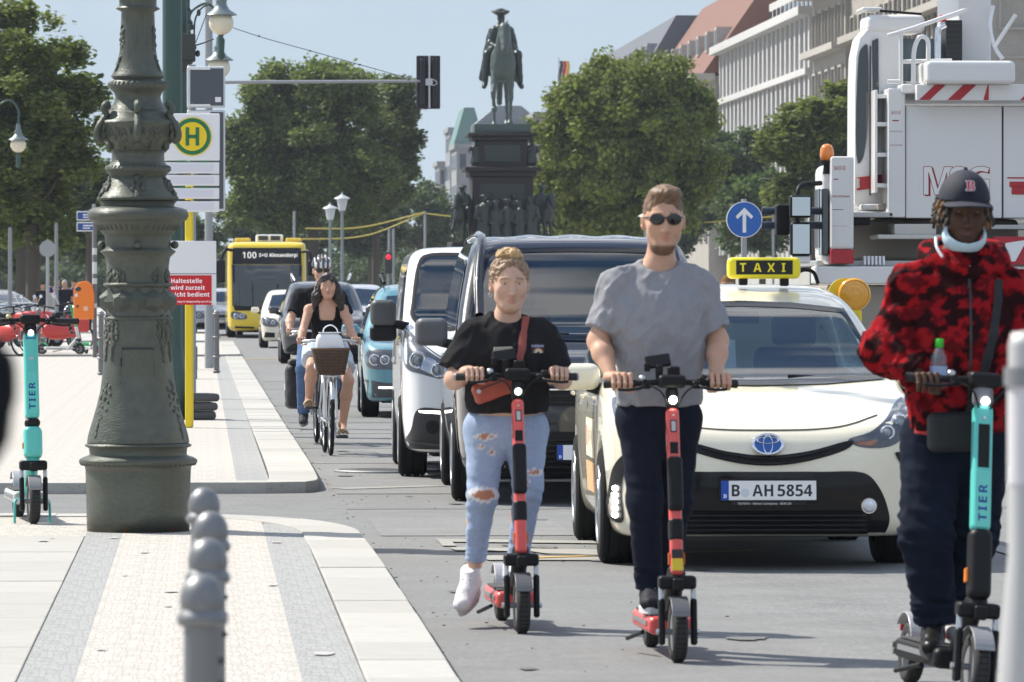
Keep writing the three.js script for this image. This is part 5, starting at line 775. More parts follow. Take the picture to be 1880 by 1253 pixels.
// two pale green scooters parked far off
for (const [px, d, turn, l] of [[146, 121, 1.05, 'white and green scooter parked beside the red bicycle'], [176, 121.5, 0.25, 'white and green scooter parked behind the lamp post edge']]) {
  const g = mat([0.03, 0.38, 0.10], 0.4), w = mat([0.62, 0.64, 0.62], 0.45);
  makeScooter({ pos: [gx(px, d), KERB, -d], turn, label: l, group: 'white and green scooters parked by the kerb', paint: w, deck: w, neck: w, guard: g, rearGuard: g, scale: 1.0, stem: (sec) => { sec('stem', 0.6, 1.1, 0.05, 0.06, g); sec('lower_stem', 0.36, 0.62, 0.06, 0.07, w); } });
}

// ================================================================ people
const skinMat = () => mat([1, 1, 1], 0.5, 0, { vertexColors: true, specularIntensity: 0.5 });
const clothMat = (r = 0.9) => mat([1, 1, 1], r, 0, { vertexColors: true, specularIntensity: 0.15, sheen: 0.03, sheenRoughness: 0.6, sheenColor: C(0.4, 0.4, 0.4) });
const bounds = (pts, m) => { const lo = [1e9, 1e9, 1e9], hi = [-1e9, -1e9, -1e9]; for (const p of pts) for (let k = 0; k < 3; k++) { lo[k] = Math.min(lo[k], p[k] - m); hi[k] = Math.max(hi[k], p[k] + m); } return [lo, hi]; };
const lerp3 = (a, b, t) => [mix(a[0], b[0], t), mix(a[1], b[1], t), mix(a[2], b[2], t)];
function torso(st) { // stations [y, cx, cz, rx, rz], bottom to top
  const cv = [1, 2, 3, 4].map((k) => new THREE.CatmullRomCurve3(st.map((s) => V(s[0], s[k], 0)), false, 'centripetal').getPoints(80)), y0 = st[0][0], y1 = st[st.length - 1][0];
  const tab = cv.map((pts) => { const out = new Float32Array(101); let j = 0; for (let i = 0; i <= 100; i++) { const y = mix(y0, y1, i / 100); while (j < pts.length - 2 && pts[j + 1].x < y) j++; const a = pts[j], b = pts[j + 1]; out[i] = mix(a.y, b.y, clamp((y - a.x) / (b.x - a.x + 1e-9))); } return out; });
  return (x, y, z) => { const f = clamp((y - y0) / (y1 - y0)) * 100, i = Math.min(f | 0, 99), u = f - i, g = (t) => mix(t[i], t[i + 1], u), cx = g(tab[0]), cz = g(tab[1]), rx = g(tab[2]), rz = g(tab[3]); const d = dEll2((x - cx), (z - cz), rx, rz); return smax(d, Math.max(y - y1, y0 - y), 0.02); };
}
const dEll2 = (x, z, a, b) => { const k0 = Math.hypot(x / a, z / b), k1 = Math.hypot(x / (a * a), z / (b * b)); return k0 < 1e-5 ? -Math.min(a, b) : k0 * (k0 - 1) / k1; };
function headField(h) { // field in world space from head-local features; face looks along +z
  const { c, s = 1, yaw = 0, pitch = 0, roll = 0 } = h, q = new THREE.Quaternion().setFromEuler(new THREE.Euler(pitch, yaw, roll, 'YXZ')), qi = q.clone().invert(), v = V(0, 0, 0);
  const local = (x, y, z) => { v.set(x - c[0], y - c[1], z - c[2]).applyQuaternion(qi).divideScalar(s); return v; };
  const world = (p) => { const w = V(...p).multiplyScalar(s).applyQuaternion(q); return [w.x + c[0], w.y + c[1], w.z + c[2]]; };
  const skull = (x, y, z) => {
    let d = dEll(x, y - 0.04, z + 0.012, 0.074, 0.088, 0.094);
    d = smin(d, dEll(x, y + 0.022, z - 0.024, 0.061, 0.085, 0.066), 0.05);              // face
    d = smin(d, dEll(x, y + 0.088, z - 0.052, 0.030, 0.022, 0.028), 0.03);              // chin
    d = smin(d, dCone(Math.abs(x), y, z, [0.044, -0.056, 0.012], [0.020, -0.088, 0.046], 0.015, 0.014), 0.035); // jaw
    const ax = Math.abs(x);
    d = smax(d, -dEll(ax - 0.031, y - 0.012, z - 0.098, 0.020, 0.013, 0.018), 0.016);    // eye sockets
    d = smin(d, dCone(ax, y, z, [0.012, 0.030, 0.086], [0.046, 0.030, 0.068], 0.008, 0.006), 0.012); // brow
    d = smin(d, dCone(x, y, z, [0, 0.015, 0.084], [0, -0.030, 0.103], 0.0075, 0.0125), 0.012); // nose
    d = smin(d, dEll(ax - 0.011, y + 0.034, z - 0.094, 0.008, 0.007, 0.009), 0.006);
    d = smin(d, dCone(ax, y, z, [0, -0.0555, 0.088], [0.021, -0.058, 0.078], 0.0062, 0.004), 0.006); // lips
    d = smin(d, dCone(ax, y, z, [0, -0.0665, 0.0865], [0.017, -0.064, 0.079], 0.0070, 0.0045), 0.006);
    d = smin(d, dEll(ax - 0.042, y + 0.018, z - 0.062, 0.020, 0.018, 0.016), 0.03);      // cheeks
    const ear = Math.max(dEll(ax - 0.078, y - 0.0, z + 0.012, 0.012, 0.032, 0.020), -dEll(ax - 0.088, y - 0.002, z + 0.006, 0.007, 0.019, 0.011)); d = smin(d, ear, 0.008);
    return d;
  };
  return { local, world, q, c, s, skull, f: (x, y, z) => { const p = local(x, y, z); return skull(p.x, p.y, p.z) * s; } };
}
function gripHand(bar, wrist, inner, k = 1) { // a hand closed on a bar that runs along x; inner = direction of the thumb along x
  const F = [], P = [], b = bar, xs = [-0.033, -0.011, 0.0115, 0.032];
  xs.forEach((x, i) => { const o = -inner * x * k, l = [1, 1.04, 1.0, 0.9][[0, 1, 2, 3][i]]; const kn = [b[0] + o, b[1] + 0.024 * k, b[2] - 0.026 * k], m1 = [b[0] + o, b[1] + 0.030 * k * l, b[2] + 0.013 * k], m2 = [b[0] + o, b[1] - 0.002 * k, b[2] + 0.0315 * k * l], tp = [b[0] + o * 0.97, b[1] - 0.026 * k * l, b[2] + 0.015 * k]; F.push([kn, m1, 0.0105, 0.0095], [m1, m2, 0.0095, 0.0088], [m2, tp, 0.0088, 0.0075]); P.push([kn, [wrist[0] + o * 0.45, wrist[1], wrist[2]], 0.0125, 0.019]); });
  const T = [[wrist[0] + inner * 0.018, wrist[1] - 0.012, wrist[2] + 0.03], [b[0] + inner * 0.046 * k, b[1] - 0.012 * k, b[2] - 0.030 * k], [b[0] + inner * 0.040 * k, b[1] - 0.027 * k, b[2] + 0.004 * k], [b[0] + inner * 0.022 * k, b[1] - 0.030 * k, b[2] + 0.022 * k]];
  const f = (x, y, z) => { let d = 1; for (const [a, c, r, r2] of P) d = smin(d, dCone(x, y, z, a, c, r * k, r2 * k), 0.012); for (let i = 0; i < 3; i++) d = smin(d, dCone(x, y, z, T[i], T[i + 1], [0.016, 0.012, 0.0105][i] * k, [0.012, 0.0105, 0.0085][i] * k), 0.008); for (let i = 0; i < F.length; i++) d = smin(d, dCone(x, y, z, F[i][0], F[i][1], F[i][2] * k, F[i][3] * k), 0.0035); return d; };
  return { f, pts: [bar, wrist] };
}
function shoe(parent, a, yaw, pitch, o) { // a = sole centre under the ankle
  const L = o.len ?? 0.26, up = solid((x, y, z) => { let d = dCone(x, y * 1.25, z, [0, 0.055, -0.05], [0, 0.048, L * 0.52], 0.041, 0.042); d = smin(d, dCone(x, y, z, [0, 0.06, -0.045], [0, 0.115, -0.05], 0.040, 0.040), 0.03); d = smin(d, dCone(x, y, z, [0, 0.09, -0.02], [0, 0.06, L * 0.25], 0.034, 0.034), 0.04); d += 0.0015 * noise(x * 60, y * 60, z * 60); return Math.max(d, 0.018 - y, y - 0.125); }, [-0.07, 0, -0.12], [0.07, 0.14, L * 0.8], o.cell ?? 0.008, { color: o.color });
  const g = part('shoe', parent), M = new THREE.Matrix4().compose(V(...a), new THREE.Quaternion().setFromEuler(new THREE.Euler(pitch, yaw, o.roll ?? 0, 'YXZ')), V(1, 1, 1)); g.applyMatrix4(M);
  mesh('upper', up, clothMat(o.rough ?? 0.6), g);
  const out = []; for (let i = 0; i < 28; i++) { const q = i / 28 * 2 * PI, z = Math.sin(q), x = Math.cos(q); out.push([x * (z > 0 ? 0.047 : 0.040) * (1 - 0.12 * z * z), (z > 0 ? z * L * 0.68 : z * 0.095)]); }
  mesh('sole', extrude(out.map(([a, b]) => [a, -b]).reverse(), 0.022, 0.003).rotateX(-PI / 2), o.sole, g);
  if (o.lace) for (let i = 0; i < 4; i++) mesh('lace', rod([-0.02, 0.105 - i * 0.010, 0.028 + i * 0.02], [0.02, 0.105 - i * 0.010, 0.03 + i * 0.02], 0.0035), o.lace, g);
  return g;
}
// a person: skin mesh (head, arms, hands, legs in one) and clothes as parts
function makePerson(o) {
  const t = thing('person', o.label, 'person', o.pos, o.turn ?? 0, o.group); if (o.roll) t.rotation.z = o.roll;
  const H = headField(o.head), cell = o.cell ?? 0.012, sk = o.skin, lip = o.lip ?? [sk[0] * 0.85, sk[1] * 0.55, sk[2] * 0.55];
  const J = o.J, neckTop = H.world([0, -0.05, -0.028]), B = J.neck;
  const limbs = [];
  for (const i of [0, 1]) limbs.push([J.sh[i], J.el[i], 0.050 * (o.armK ?? 1), 0.041 * (o.armK ?? 1)], [J.el[i], lerp3(J.el[i], J.wr[i], 0.35), 0.041 * (o.armK ?? 1), 0.040 * (o.armK ?? 1)], [lerp3(J.el[i], J.wr[i], 0.35), J.wr[i], 0.040 * (o.armK ?? 1), 0.0265]);
  if (!o.noLegs) for (const i of [0, 1]) { const kn = J.kn[i], an = J.an[i], m = lerp3(kn, an, 0.33); m[2] -= 0.012; limbs.push([J.hip[i], kn, 0.078 * (o.legK ?? 1), 0.054 * (o.legK ?? 1)], [kn, m, 0.052 * (o.legK ?? 1), 0.055 * (o.legK ?? 1)], [m, an, 0.055 * (o.legK ?? 1), 0.034]); if (o.foot) limbs.push([an, o.foot[i], 0.034, 0.026]); }
  const tf = torso(o.torso.map(([y, cx, cz, rx, rz]) => [y, cx, cz, rx - 0.02, rz - 0.02]));
  const bodyF = (x, y, z) => { let d = tf(x, y, z); for (const [a, b, r, r2] of limbs) d = smin(d, dCone(x, y, z, a, b, r, r2), 0.025); for (const s of J.sh) d = smin(d, dCone(x, y, z, [B[0], B[1] + 0.01, B[2]], s, 0.045, 0.04), 0.03); d = smin(d, dCone(x, y, z, B, neckTop, o.neckR ?? 0.056, (o.neckR ?? 0.056) * 0.95), 0.035); return d; };
  const tone = (x, y, z) => { const n = 1 + 0.06 * noise(x * 40, y * 40, z * 40); return [sk[0] * n, sk[1] * n, sk[2] * n]; };
  const faceTone = (x, y, z) => { const p = H.local(x, y, z), lp = sstep(0.030, 0.018, 0) , ax = Math.abs(p.x), onLip = p.z > 0.07 && ax < 0.024 ? Math.exp(-(((p.y + 0.061) / 0.0095) ** 2) * 1.2) * clamp(1 - (ax / 0.024) ** 2) : 0, brow = p.z > 0.05 && ax > 0.014 && ax < 0.05 ? Math.exp(-(((p.y - 0.034 + (ax - 0.03) * 0.12) / 0.0045) ** 2)) * 0.75 : 0, beard = o.beard ? o.beard(p) : 0, b = tone(x, y, z), hb = o.hairTone; return [0, 1, 2].map((k) => mix(mix(mix(b[k], lip[k], onLip), hb[k], brow), hb[k] * 0.8, beard)); };
  const parts = [], all = [...limbs.flatMap((l) => [l[0], l[1]]), ...o.torso.flatMap((s) => [[s[1] - s[3], s[0], s[2] - s[4]], [s[1] + s[3], s[0], s[2] + s[4]]])];
  parts.push(solid(bodyF, ...bounds(all, 0.09), cell, { color: tone }));
  const hc = o.head.c, hs = (o.head.s ?? 1) * 0.16;
  parts.push(solid((x, y, z) => smin(H.f(x, y, z), dCone(x, y, z, B, neckTop, (o.neckR ?? 0.056) - 0.001, (o.neckR ?? 0.056) * 0.95), 0.03), [hc[0] - hs, hc[1] - hs, hc[2] - hs], [hc[0] + hs, hc[1] + hs, hc[2] + hs], o.headCell ?? 0.0045, { color: faceTone, slack: 1.8 }));
  (o.hands ?? []).forEach((h) => parts.push(solid(h.f, ...bounds(h.pts, 0.075), o.handCell ?? 0.0035, { color: tone, slack: 1.7 })));
  const body = mesh('body', joinSolids(parts), skinMat(), t);
  // eyes
  if (!o.noEyes) for (const s of [-1, 1]) { const p = H.world([s * 0.031, 0.011, 0.0695]), e = mesh('eye', sp(0.0115 * (o.head.s ?? 1), ...p, 1, 1, 1, 16), mat([sk[0] * 0.3 + 0.26, sk[0] * 0.3 + 0.24, sk[0] * 0.3 + 0.22], 0.3), t), i = H.world([s * 0.031, 0.011, 0.0782]); mesh('iris', sp(0.0055, ...i, 1, 1, 0.6, 12), mat([0.05, 0.035, 0.025], 0.2), e); }
  const add = (name, f, pts, m, color, material, c2) => mesh(name, solid(f, ...bounds(pts, m), c2 ?? o.clothCell ?? 0.011, { color }), material ?? clothMat(), t);
  return { t, H, bodyF, add, all, J };
}
// shirt with sleeves: torso stations, sleeve end as share of the upper arm (0..1) or on to the wrist (1..2)
function shirtField(o) {
  const tf = torso(o.torso), J = o.J, fold = o.fold ?? 0.007, amp = (x, y, z) => fold * (noise(x * 9 + z * 5, y * 5, z * 9) + 0.9 * (Math.abs(noise(x * 10 + y * 5, y * 4 - x * 3, z * 10)) * 2 - 0.5) + 0.6 * (Math.abs(noise(x * 17 - y * 9 + 7, y * 8, z * 17)) * 2 - 0.5) + 0.3 * noise(x * 36, y * 24, z * 36));
  const arms = [0, 1].map((i) => { const e = o.sleeve, r = o.sleeveR, el = J.el[i], wr = J.wr[i], end = e <= 1 ? lerp3(J.sh[i], el, e) : lerp3(el, wr, e - 1), from = e <= 1 ? J.sh[i] : el, dir = V(end[0] - from[0], end[1] - from[1], end[2] - from[2]).normalize(); return { segs: e <= 1 ? [[J.sh[i], lerp3(J.sh[i], el, e + 0.12), r[0], r[1]]] : [[J.sh[i], el, r[0], r[1]], [el, end, r[1], r[2]]], end, dir }; });
  return (x, y, z) => {
    let d = tf(x, y, z), a = 1;
    for (const A of arms) { let s = 1; for (const [p, q, r, r2] of A.segs) s = smin(s, dCone(x, y, z, p, q, r, r2), 0.04); s = Math.max(s, (x - A.end[0]) * A.dir.x + (y - A.end[1]) * A.dir.y + (z - A.end[2]) * A.dir.z); a = Math.min(a, s); }
    for (const q of J.sh) d = smin(d, dCone(x, y, z, [J.neck[0], J.neck[1] + 0.012, J.neck[2]], q, 0.052, o.sleeveR[0] * 0.92), 0.035);
    d = smin(d, a, o.join ?? 0.045) + amp(x, y, z);
    if (o.neckCut) d = smax(d, -dEll(x - o.neckCut[0], y - o.neckCut[1], z - o.neckCut[2], o.neckCut[3], o.neckCut[4], o.neckCut[5]), 0.008);
    if (o.hem !== undefined) d = Math.max(d, o.hem + 0.012 * noise(x * 7, 2, z * 7) - y);
    return d;
  };
}
function trouserField(o) {
  const J = o.J, r = o.r, fold = o.fold ?? 0.006;
  return (x, y, z) => {
    let d = 1;
    for (const i of [0, 1]) { const hp = J.hip[i], kn = J.kn[i], an = J.an[i], e = lerp3(kn, an, o.end ?? 0.97); let l = smin(dCone(x, y, z, hp, kn, r[0], r[1]), dCone(x, y, z, kn, e, r[1] * 0.98, r[2]), 0.03); const nk = Math.exp(-(((y - kn[1]) / 0.09) ** 2)), na = Math.exp(-(((y - an[1] - 0.06) / 0.10) ** 2)); l += fold * ((0.5 + nk) * noise(x * 12, y * 30 + x * 10, z * 12) + na * 1.2 * noise(x * 8, y * 45, z * 8) + 0.5 * noise(x * 22, y * 16, z * 22)); l = Math.max(l, dotEnd(x, y, z, kn, e)); d = smin(d, l, y > o.crotch ? 0.07 : 0.012); }
    d = smin(d, dEll(x - o.pelvis[0], y - o.pelvis[1], z - o.pelvis[2], o.pelvis[3], o.pelvis[4], o.pelvis[5]), 0.06);
    return Math.max(d, y - o.top);
  };
}
const dotEnd = (x, y, z, a, e) => { const l = len3(e[0] - a[0], e[1] - a[1], e[2] - a[2]); return ((x - e[0]) * (e[0] - a[0]) + (y - e[1]) * (e[1] - a[1]) + (z - e[2]) * (e[2] - a[2])) / l - 0.004; };
const hairMesh = (P, f, r, color, cell = 0.0055, mm) => { const c = P.H.c; return mesh('hair', solid((x, y, z) => { const p = P.H.local(x, y, z); return f(p.x, p.y, p.z) * P.H.s; }, [c[0] - r, c[1] - r, c[2] - r], [c[0] + r, c[1] + r, c[2] + r], cell, { color, slack: 2 }), mm ?? mat([1, 1, 1], 0.55, 0, { vertexColors: true }), P.t); };
const strand = (c, k = 0.4) => (x, y, z) => { const n = 1 + k * noise(x * 130, y * 35, z * 130) + k * 0.5 * noise(x * 50, y * 50, z * 50); return [c[0] * n, c[1] * n, c[2] * n]; };
const plain = (c, k = 0.06, f = 60) => (x, y, z) => { const n = 1 + k * noise(x * f, y * f, z * f) + k * 0.7 * noise(x * 9, y * 9, z * 9); return [c[0] * n, c[1] * n, c[2] * n]; };
function sunglasses(P, y = 0.012, z0 = 0.098, m) {
  const g = part('sunglasses', P.t), W = P.H, dk = m ?? mat([0.008, 0.008, 0.01], 0.08, 0, { ior: 1.6 });
  for (const s of [-1, 1]) { const l = sp(1, 0, 0, 0, 0.030, 0.0225, 0.005, 18); l.applyQuaternion(new THREE.Quaternion().setFromEuler(new THREE.Euler(0, s * 0.22, 0))).translate(s * 0.034, y, z0 - 0.004); l.scale(W.s, W.s, W.s).applyQuaternion(W.q).translate(...W.c); mesh('lens', l, dk, g); mesh('temple', rod(W.world([s * 0.064, y + 0.008, z0 - 0.014]), W.world([s * 0.082, y + 0.006, -0.01]), 0.003), dk, g); }
  mesh('bridge', rod(W.world([-0.012, y + 0.006, z0 + 0.001]), W.world([0.012, y + 0.006, z0 + 0.001]), 0.003), dk, g);
  return g;
}

{ // ---- woman in a black T-shirt and torn jeans
  const J = { neck: [-0.02, 1.36, -0.50], sh: [[-0.172, 1.315, -0.49], [0.138, 1.315, -0.49]], el: [[-0.262, 1.115, -0.46], [0.225, 1.115, -0.46]], wr: [[-0.205, 1.155, -0.345], [0.185, 1.155, -0.345]], hip: [[-0.115, 0.88, -0.50], [0.065, 0.88, -0.50]], kn: [[-0.14, 0.585, -0.42], [0.065, 0.62, -0.40]], an: [[-0.165, 0.285, -0.50], [0.025, 0.27, -0.50]] };
  const torsoS = [[0.95, -0.02, -0.49, 0.175, 0.145], [1.02, -0.02, -0.485, 0.195, 0.155], [1.10, -0.02, -0.485, 0.19, 0.15], [1.22, -0.02, -0.48, 0.195, 0.145], [1.29, -0.02, -0.49, 0.18, 0.125], [1.345, -0.02, -0.495, 0.14, 0.095], [1.385, -0.02, -0.50, 0.10, 0.07], [1.41, -0.02, -0.50, 0.07, 0.06]];
  const P = makePerson({ ...scW, label: 'person in a black T-shirt and torn pale jeans riding a coral scooter', J, torso: torsoS, head: { c: [-0.012, 1.538, -0.46], s: 1.04, yaw: 0.05, pitch: 0.04 }, skin: [0.58, 0.36, 0.26], hairTone: [0.20, 0.12, 0.07], neckR: 0.055, legK: 1.0, armK: 1.03, hands: [gripHand([-0.19, 1.136, -0.245], [-0.205, 1.155, -0.345], 1), gripHand([0.19, 1.136, -0.245], [0.185, 1.155, -0.345], -1)] }), t = P.t;
  const sf = shirtField({ torso: torsoS, J, sleeve: 0.80, sleeveR: [0.068, 0.086], neckCut: [-0.02, 1.425, -0.43, 0.080, 0.055, 0.085], hem: 0.965, fold: 0.011 });
  P.add('t_shirt', sf, P.all.filter((p) => p[1] > 0.9), 0.13, plain([0.021, 0.020, 0.021], 0.12), clothMat(0.85));
  // strap, bag, chest print
  const strap = [[0.062, 1.395], [0.045, 1.33], [0.028, 1.24], [0.01, 1.18], [-0.02, 1.14], [-0.05, 1.12]], lft = strap.map(([x, y]) => [x - 0.016, y]), rgt = strap.map(([x, y]) => [x + 0.016, y]).reverse();
  const bag = thing('shoulder_bag', 'terracotta shoulder bag worn across the chest of the woman on the scooter', 'bag', scW.pos, scW.turn);
  mesh('strap', drape(sf, [...lft, ...rgt], 'z', 0.008, 0.015, 0.5), mat([0.30, 0.065, 0.045], 0.6), bag);
  mesh('pouch', solid((x, y, z) => { const a = 0.35, X = (x + 0.10) * Math.cos(a) + (y - 1.075) * Math.sin(a), Y = -(x + 0.10) * Math.sin(a) + (y - 1.075) * Math.cos(a); return dBox(X, Y, z + 0.33, 0.092, 0.046, 0.028, 0.022) + 0.002 * noise(x * 30, y * 30, z * 30); }, [-0.26, 0.95, -0.40], [0.06, 1.2, -0.25], 0.008), mat([0.42, 0.085, 0.05], 0.55), bag);
  mesh('buckle', cy(0.010, 0.010, 0.008, -0.165, 1.065, -0.30, PI / 2), alu, bag); mesh('zip', rod([-0.16, 1.075, -0.302], [-0.03, 1.122, -0.302], 0.003), ironDark, bag);
  mesh('chest_print', drape(sf, [[0.075, 1.232], [0.135, 1.232], [0.135, 1.275], [0.075, 1.275]], 'z', 0.003, 0.02, 0.5), textPlate(0.06, 0.043, (c, w, h) => { c.fillStyle = '#222021'; c.fillRect(0, 0, w, h); c.fillStyle = '#cfd0f0'; c.font = 'bold ' + h * 0.30 + 'px serif'; c.fillText('California', w * 0.03, h * 0.30); c.lineWidth = h * 0.09; ['#c97b70', '#d9b46a', '#e6e2cf', '#8fae9a'].forEach((k, i) => { c.strokeStyle = k; c.beginPath(); c.arc(w * 0.55, h * 0.92, h * (0.48 - i * 0.1), PI, 2 * PI); c.stroke(); }); }, {}, 256), t);
  // jeans with torn knees: pale worn threads, skin showing in the gaps
  const jf = trouserField({ J, r: [0.096, 0.066, 0.047], crotch: 0.80, pelvis: [-0.025, 0.90, -0.50, 0.178, 0.13, 0.135], top: 1.03, end: 0.94 });
  const tears = [[-0.135, 0.60, 0.052, 0.024], [-0.13, 0.86, 0.035, 0.012], [-0.15, 0.815, 0.012, 0.008], [-0.10, 0.79, 0.011, 0.012], [0.09, 0.70, 0.032, 0.011], [0.05, 0.66, 0.012, 0.014], [-0.14, 0.97, 0.012, 0.012]];
  const jeans = (x, y, z) => { let w = 0, s = 0; for (const [a, b, rx, ry] of tears) { if (z < -0.48) continue; const q = Math.hypot((x - a) / rx, (y - b) / ry) + 0.35 * noise(x * 90, y * 140, 3); w = Math.max(w, sstep(1.7, 0.9, 0) * 0 + (q < 1.45 ? 1 : 0)); if (q < 0.95 && (rx > 0.05 || Math.abs(noise(x * 30, y * 320, 1)) < 0.28)) s = 1; } const n = 0.5 + 0.5 * fbm(x * 6, y * 4, z * 6, 3), g = 1 + 0.16 * noise(x * 160, y * 160, z * 160), wash = clamp(n * 0.7 + 0.25); const c = [mix(0.17, 0.40, wash), mix(0.235, 0.475, wash), mix(0.37, 0.60, wash)].map((k) => k * g); return s ? [0.45, 0.20, 0.12] : w ? [0.62, 0.62, 0.62] : c; };
  P.add('jeans', jf, [...J.hip, ...J.kn, ...J.an], 0.17, jeans, clothMat(0.9), 0.009);
  shoe(t, [-0.185, 0.135, -0.50], -0.35, 0.45, { color: plain([0.66, 0.63, 0.62], 0.08), sole: mat([0.50, 0.44, 0.42], 0.6), lace: mat([0.45, 0.43, 0.43], 0.7) });
  shoe(t, [0.015, 0.18, -0.52], 0.05, 0.0, { color: plain([0.74, 0.71, 0.70], 0.05), sole: mat([0.66, 0.62, 0.60], 0.6) });
  // pulled-back hair with a curly bun
  hairMesh(P, (x, y, z) => { let d = dEll(x, y - 0.046, z + 0.016, 0.087, 0.094, 0.101); d = smax(d, -dEll(x, y + 0.002, z - 0.118, 0.066, 0.092, 0.10), 0.02); d = Math.max(d, -y - 0.055 + Math.max(0, z) * 0.9); d += 0.006 * noise(x * 55, y * 55, z * 55) + 0.004 * noise(x * 120, y * 120, z * 120); return d; }, 0.16, strand([0.24, 0.15, 0.085], 0.6), 0.0045);
  hairMesh(P, (x, y, z) => dEll(x + 0.0, y - 0.130, z + 0.008, 0.058, 0.034, 0.05) + 0.011 * noise(x * 48, y * 48, z * 48) + 0.006 * noise(x * 110, y * 110, z * 110), 0.22, strand([0.46, 0.29, 0.13], 0.5), 0.005).name = 'hair_bun';
  for (const s of [-1, 1]) mesh('earring', mv(new THREE.TorusGeometry(0.008, 0.0015, 6, 14), ...P.H.world([s * 0.082, -0.04, -0.01])), alu, t);
}
{ // ---- man in a grey T-shirt and sunglasses
  const J = { neck: [-0.02, 1.60, -0.52], sh: [[-0.195, 1.535, -0.51], [0.15, 1.535, -0.51]], el: [[-0.275, 1.305, -0.50], [0.225, 1.305, -0.50]], wr: [[-0.235, 1.160, -0.35], [0.20, 1.160, -0.35]], hip: [[-0.10, 0.98, -0.52], [0.065, 0.98, -0.53]], kn: [[-0.085, 0.64, -0.45], [0.055, 0.62, -0.60]], an: [[-0.06, 0.27, -0.52], [0.03, 0.27, -0.75]] };
  const torsoS = [[1.02, -0.02, -0.51, 0.180, 0.125], [1.12, -0.02, -0.505, 0.183, 0.125], [1.25, -0.02, -0.50, 0.188, 0.125], [1.40, -0.02, -0.50, 0.205, 0.135], [1.49, -0.02, -0.51, 0.205, 0.125], [1.56, -0.02, -0.515, 0.15, 0.09], [1.605, -0.02, -0.52, 0.11, 0.07], [1.632, -0.02, -0.52, 0.075, 0.062]];
  const P = makePerson({ ...scM, label: 'person in a grey T-shirt and sunglasses riding a coral scooter', J, torso: torsoS, head: { c: [-0.005, 1.80, -0.475], s: 1.06, yaw: -0.02, pitch: 0.02 }, skin: [0.56, 0.33, 0.225], hairTone: [0.09, 0.05, 0.028], neckR: 0.060, armK: 1.06, hands: [gripHand([-0.205, 1.136, -0.252], [-0.235, 1.160, -0.35], 1, 1.08), gripHand([0.205, 1.136, -0.252], [0.20, 1.160, -0.35], -1, 1.08)], beard: (p) => 0.75 * sstep(0.083, 0.098, -p.y) * sstep(-0.02, 0.02, p.z) + 0.14 * sstep(0.035, 0.06, -p.y) * sstep(0.018, 0.03, Math.abs(p.x)) }), t = P.t;
  const sf = shirtField({ torso: torsoS, J, sleeve: 0.80, sleeveR: [0.066, 0.074], neckCut: [-0.02, 1.655, -0.46, 0.085, 0.060, 0.085], hem: 1.035, fold: 0.012 });
  P.add('t_shirt', sf, P.all.filter((p) => p[1] > 1.0), 0.12, (x, y, z) => { const n = 1 + 0.09 * noise(x * 190, y * 60, z * 190) + 0.02 * noise(x * 20, y * 20, z * 20); return [0.285 * n, 0.285 * n, 0.30 * n]; }, clothMat(0.95), 0.009);
  const tfz = trouserField({ J, r: [0.092, 0.072, 0.058], crotch: 0.9, pelvis: [-0.02, 0.99, -0.52, 0.165, 0.13, 0.125], top: 1.09 });
  P.add('trousers', tfz, [...J.hip, ...J.kn, ...J.an], 0.16, plain([0.014, 0.017, 0.028], 0.2, 90));
  shoe(t, [-0.055, 0.18, -0.50], -0.12, 0, { color: plain([0.03, 0.03, 0.035], 0.5, 40), sole: mat([0.6, 0.6, 0.6], 0.6), lace: mat([0.5, 0.5, 0.5], 0.7) });
  shoe(t, [0.03, 0.18, -0.76], 0.1, 0, { color: plain([0.03, 0.03, 0.035], 0.5, 40), sole: mat([0.6, 0.6, 0.6], 0.6) });
  sunglasses(P);
  hairMesh(P, (x, y, z) => { let d = dEll(x, y - 0.045, z + 0.014, 0.080, 0.090, 0.098); d = smin(d, dEll(x - 0.008, y - 0.112, z - 0.025, 0.062, 0.034, 0.075), 0.03); d = smax(d, -dEll(x, y + 0.01, z - 0.125, 0.068, 0.092, 0.10), 0.012); d = Math.max(d, -y - 0.03 + Math.max(0, z) * 1.2); d += 0.004 * noise(x * 26 + z * 22, y * 40, z * 30 - x * 22) + 0.0022 * noise(x * 95 + z * 60, y * 70, z * 60 - x * 40); return d; }, 0.18, strand([0.155, 0.088, 0.046], 0.5));
}
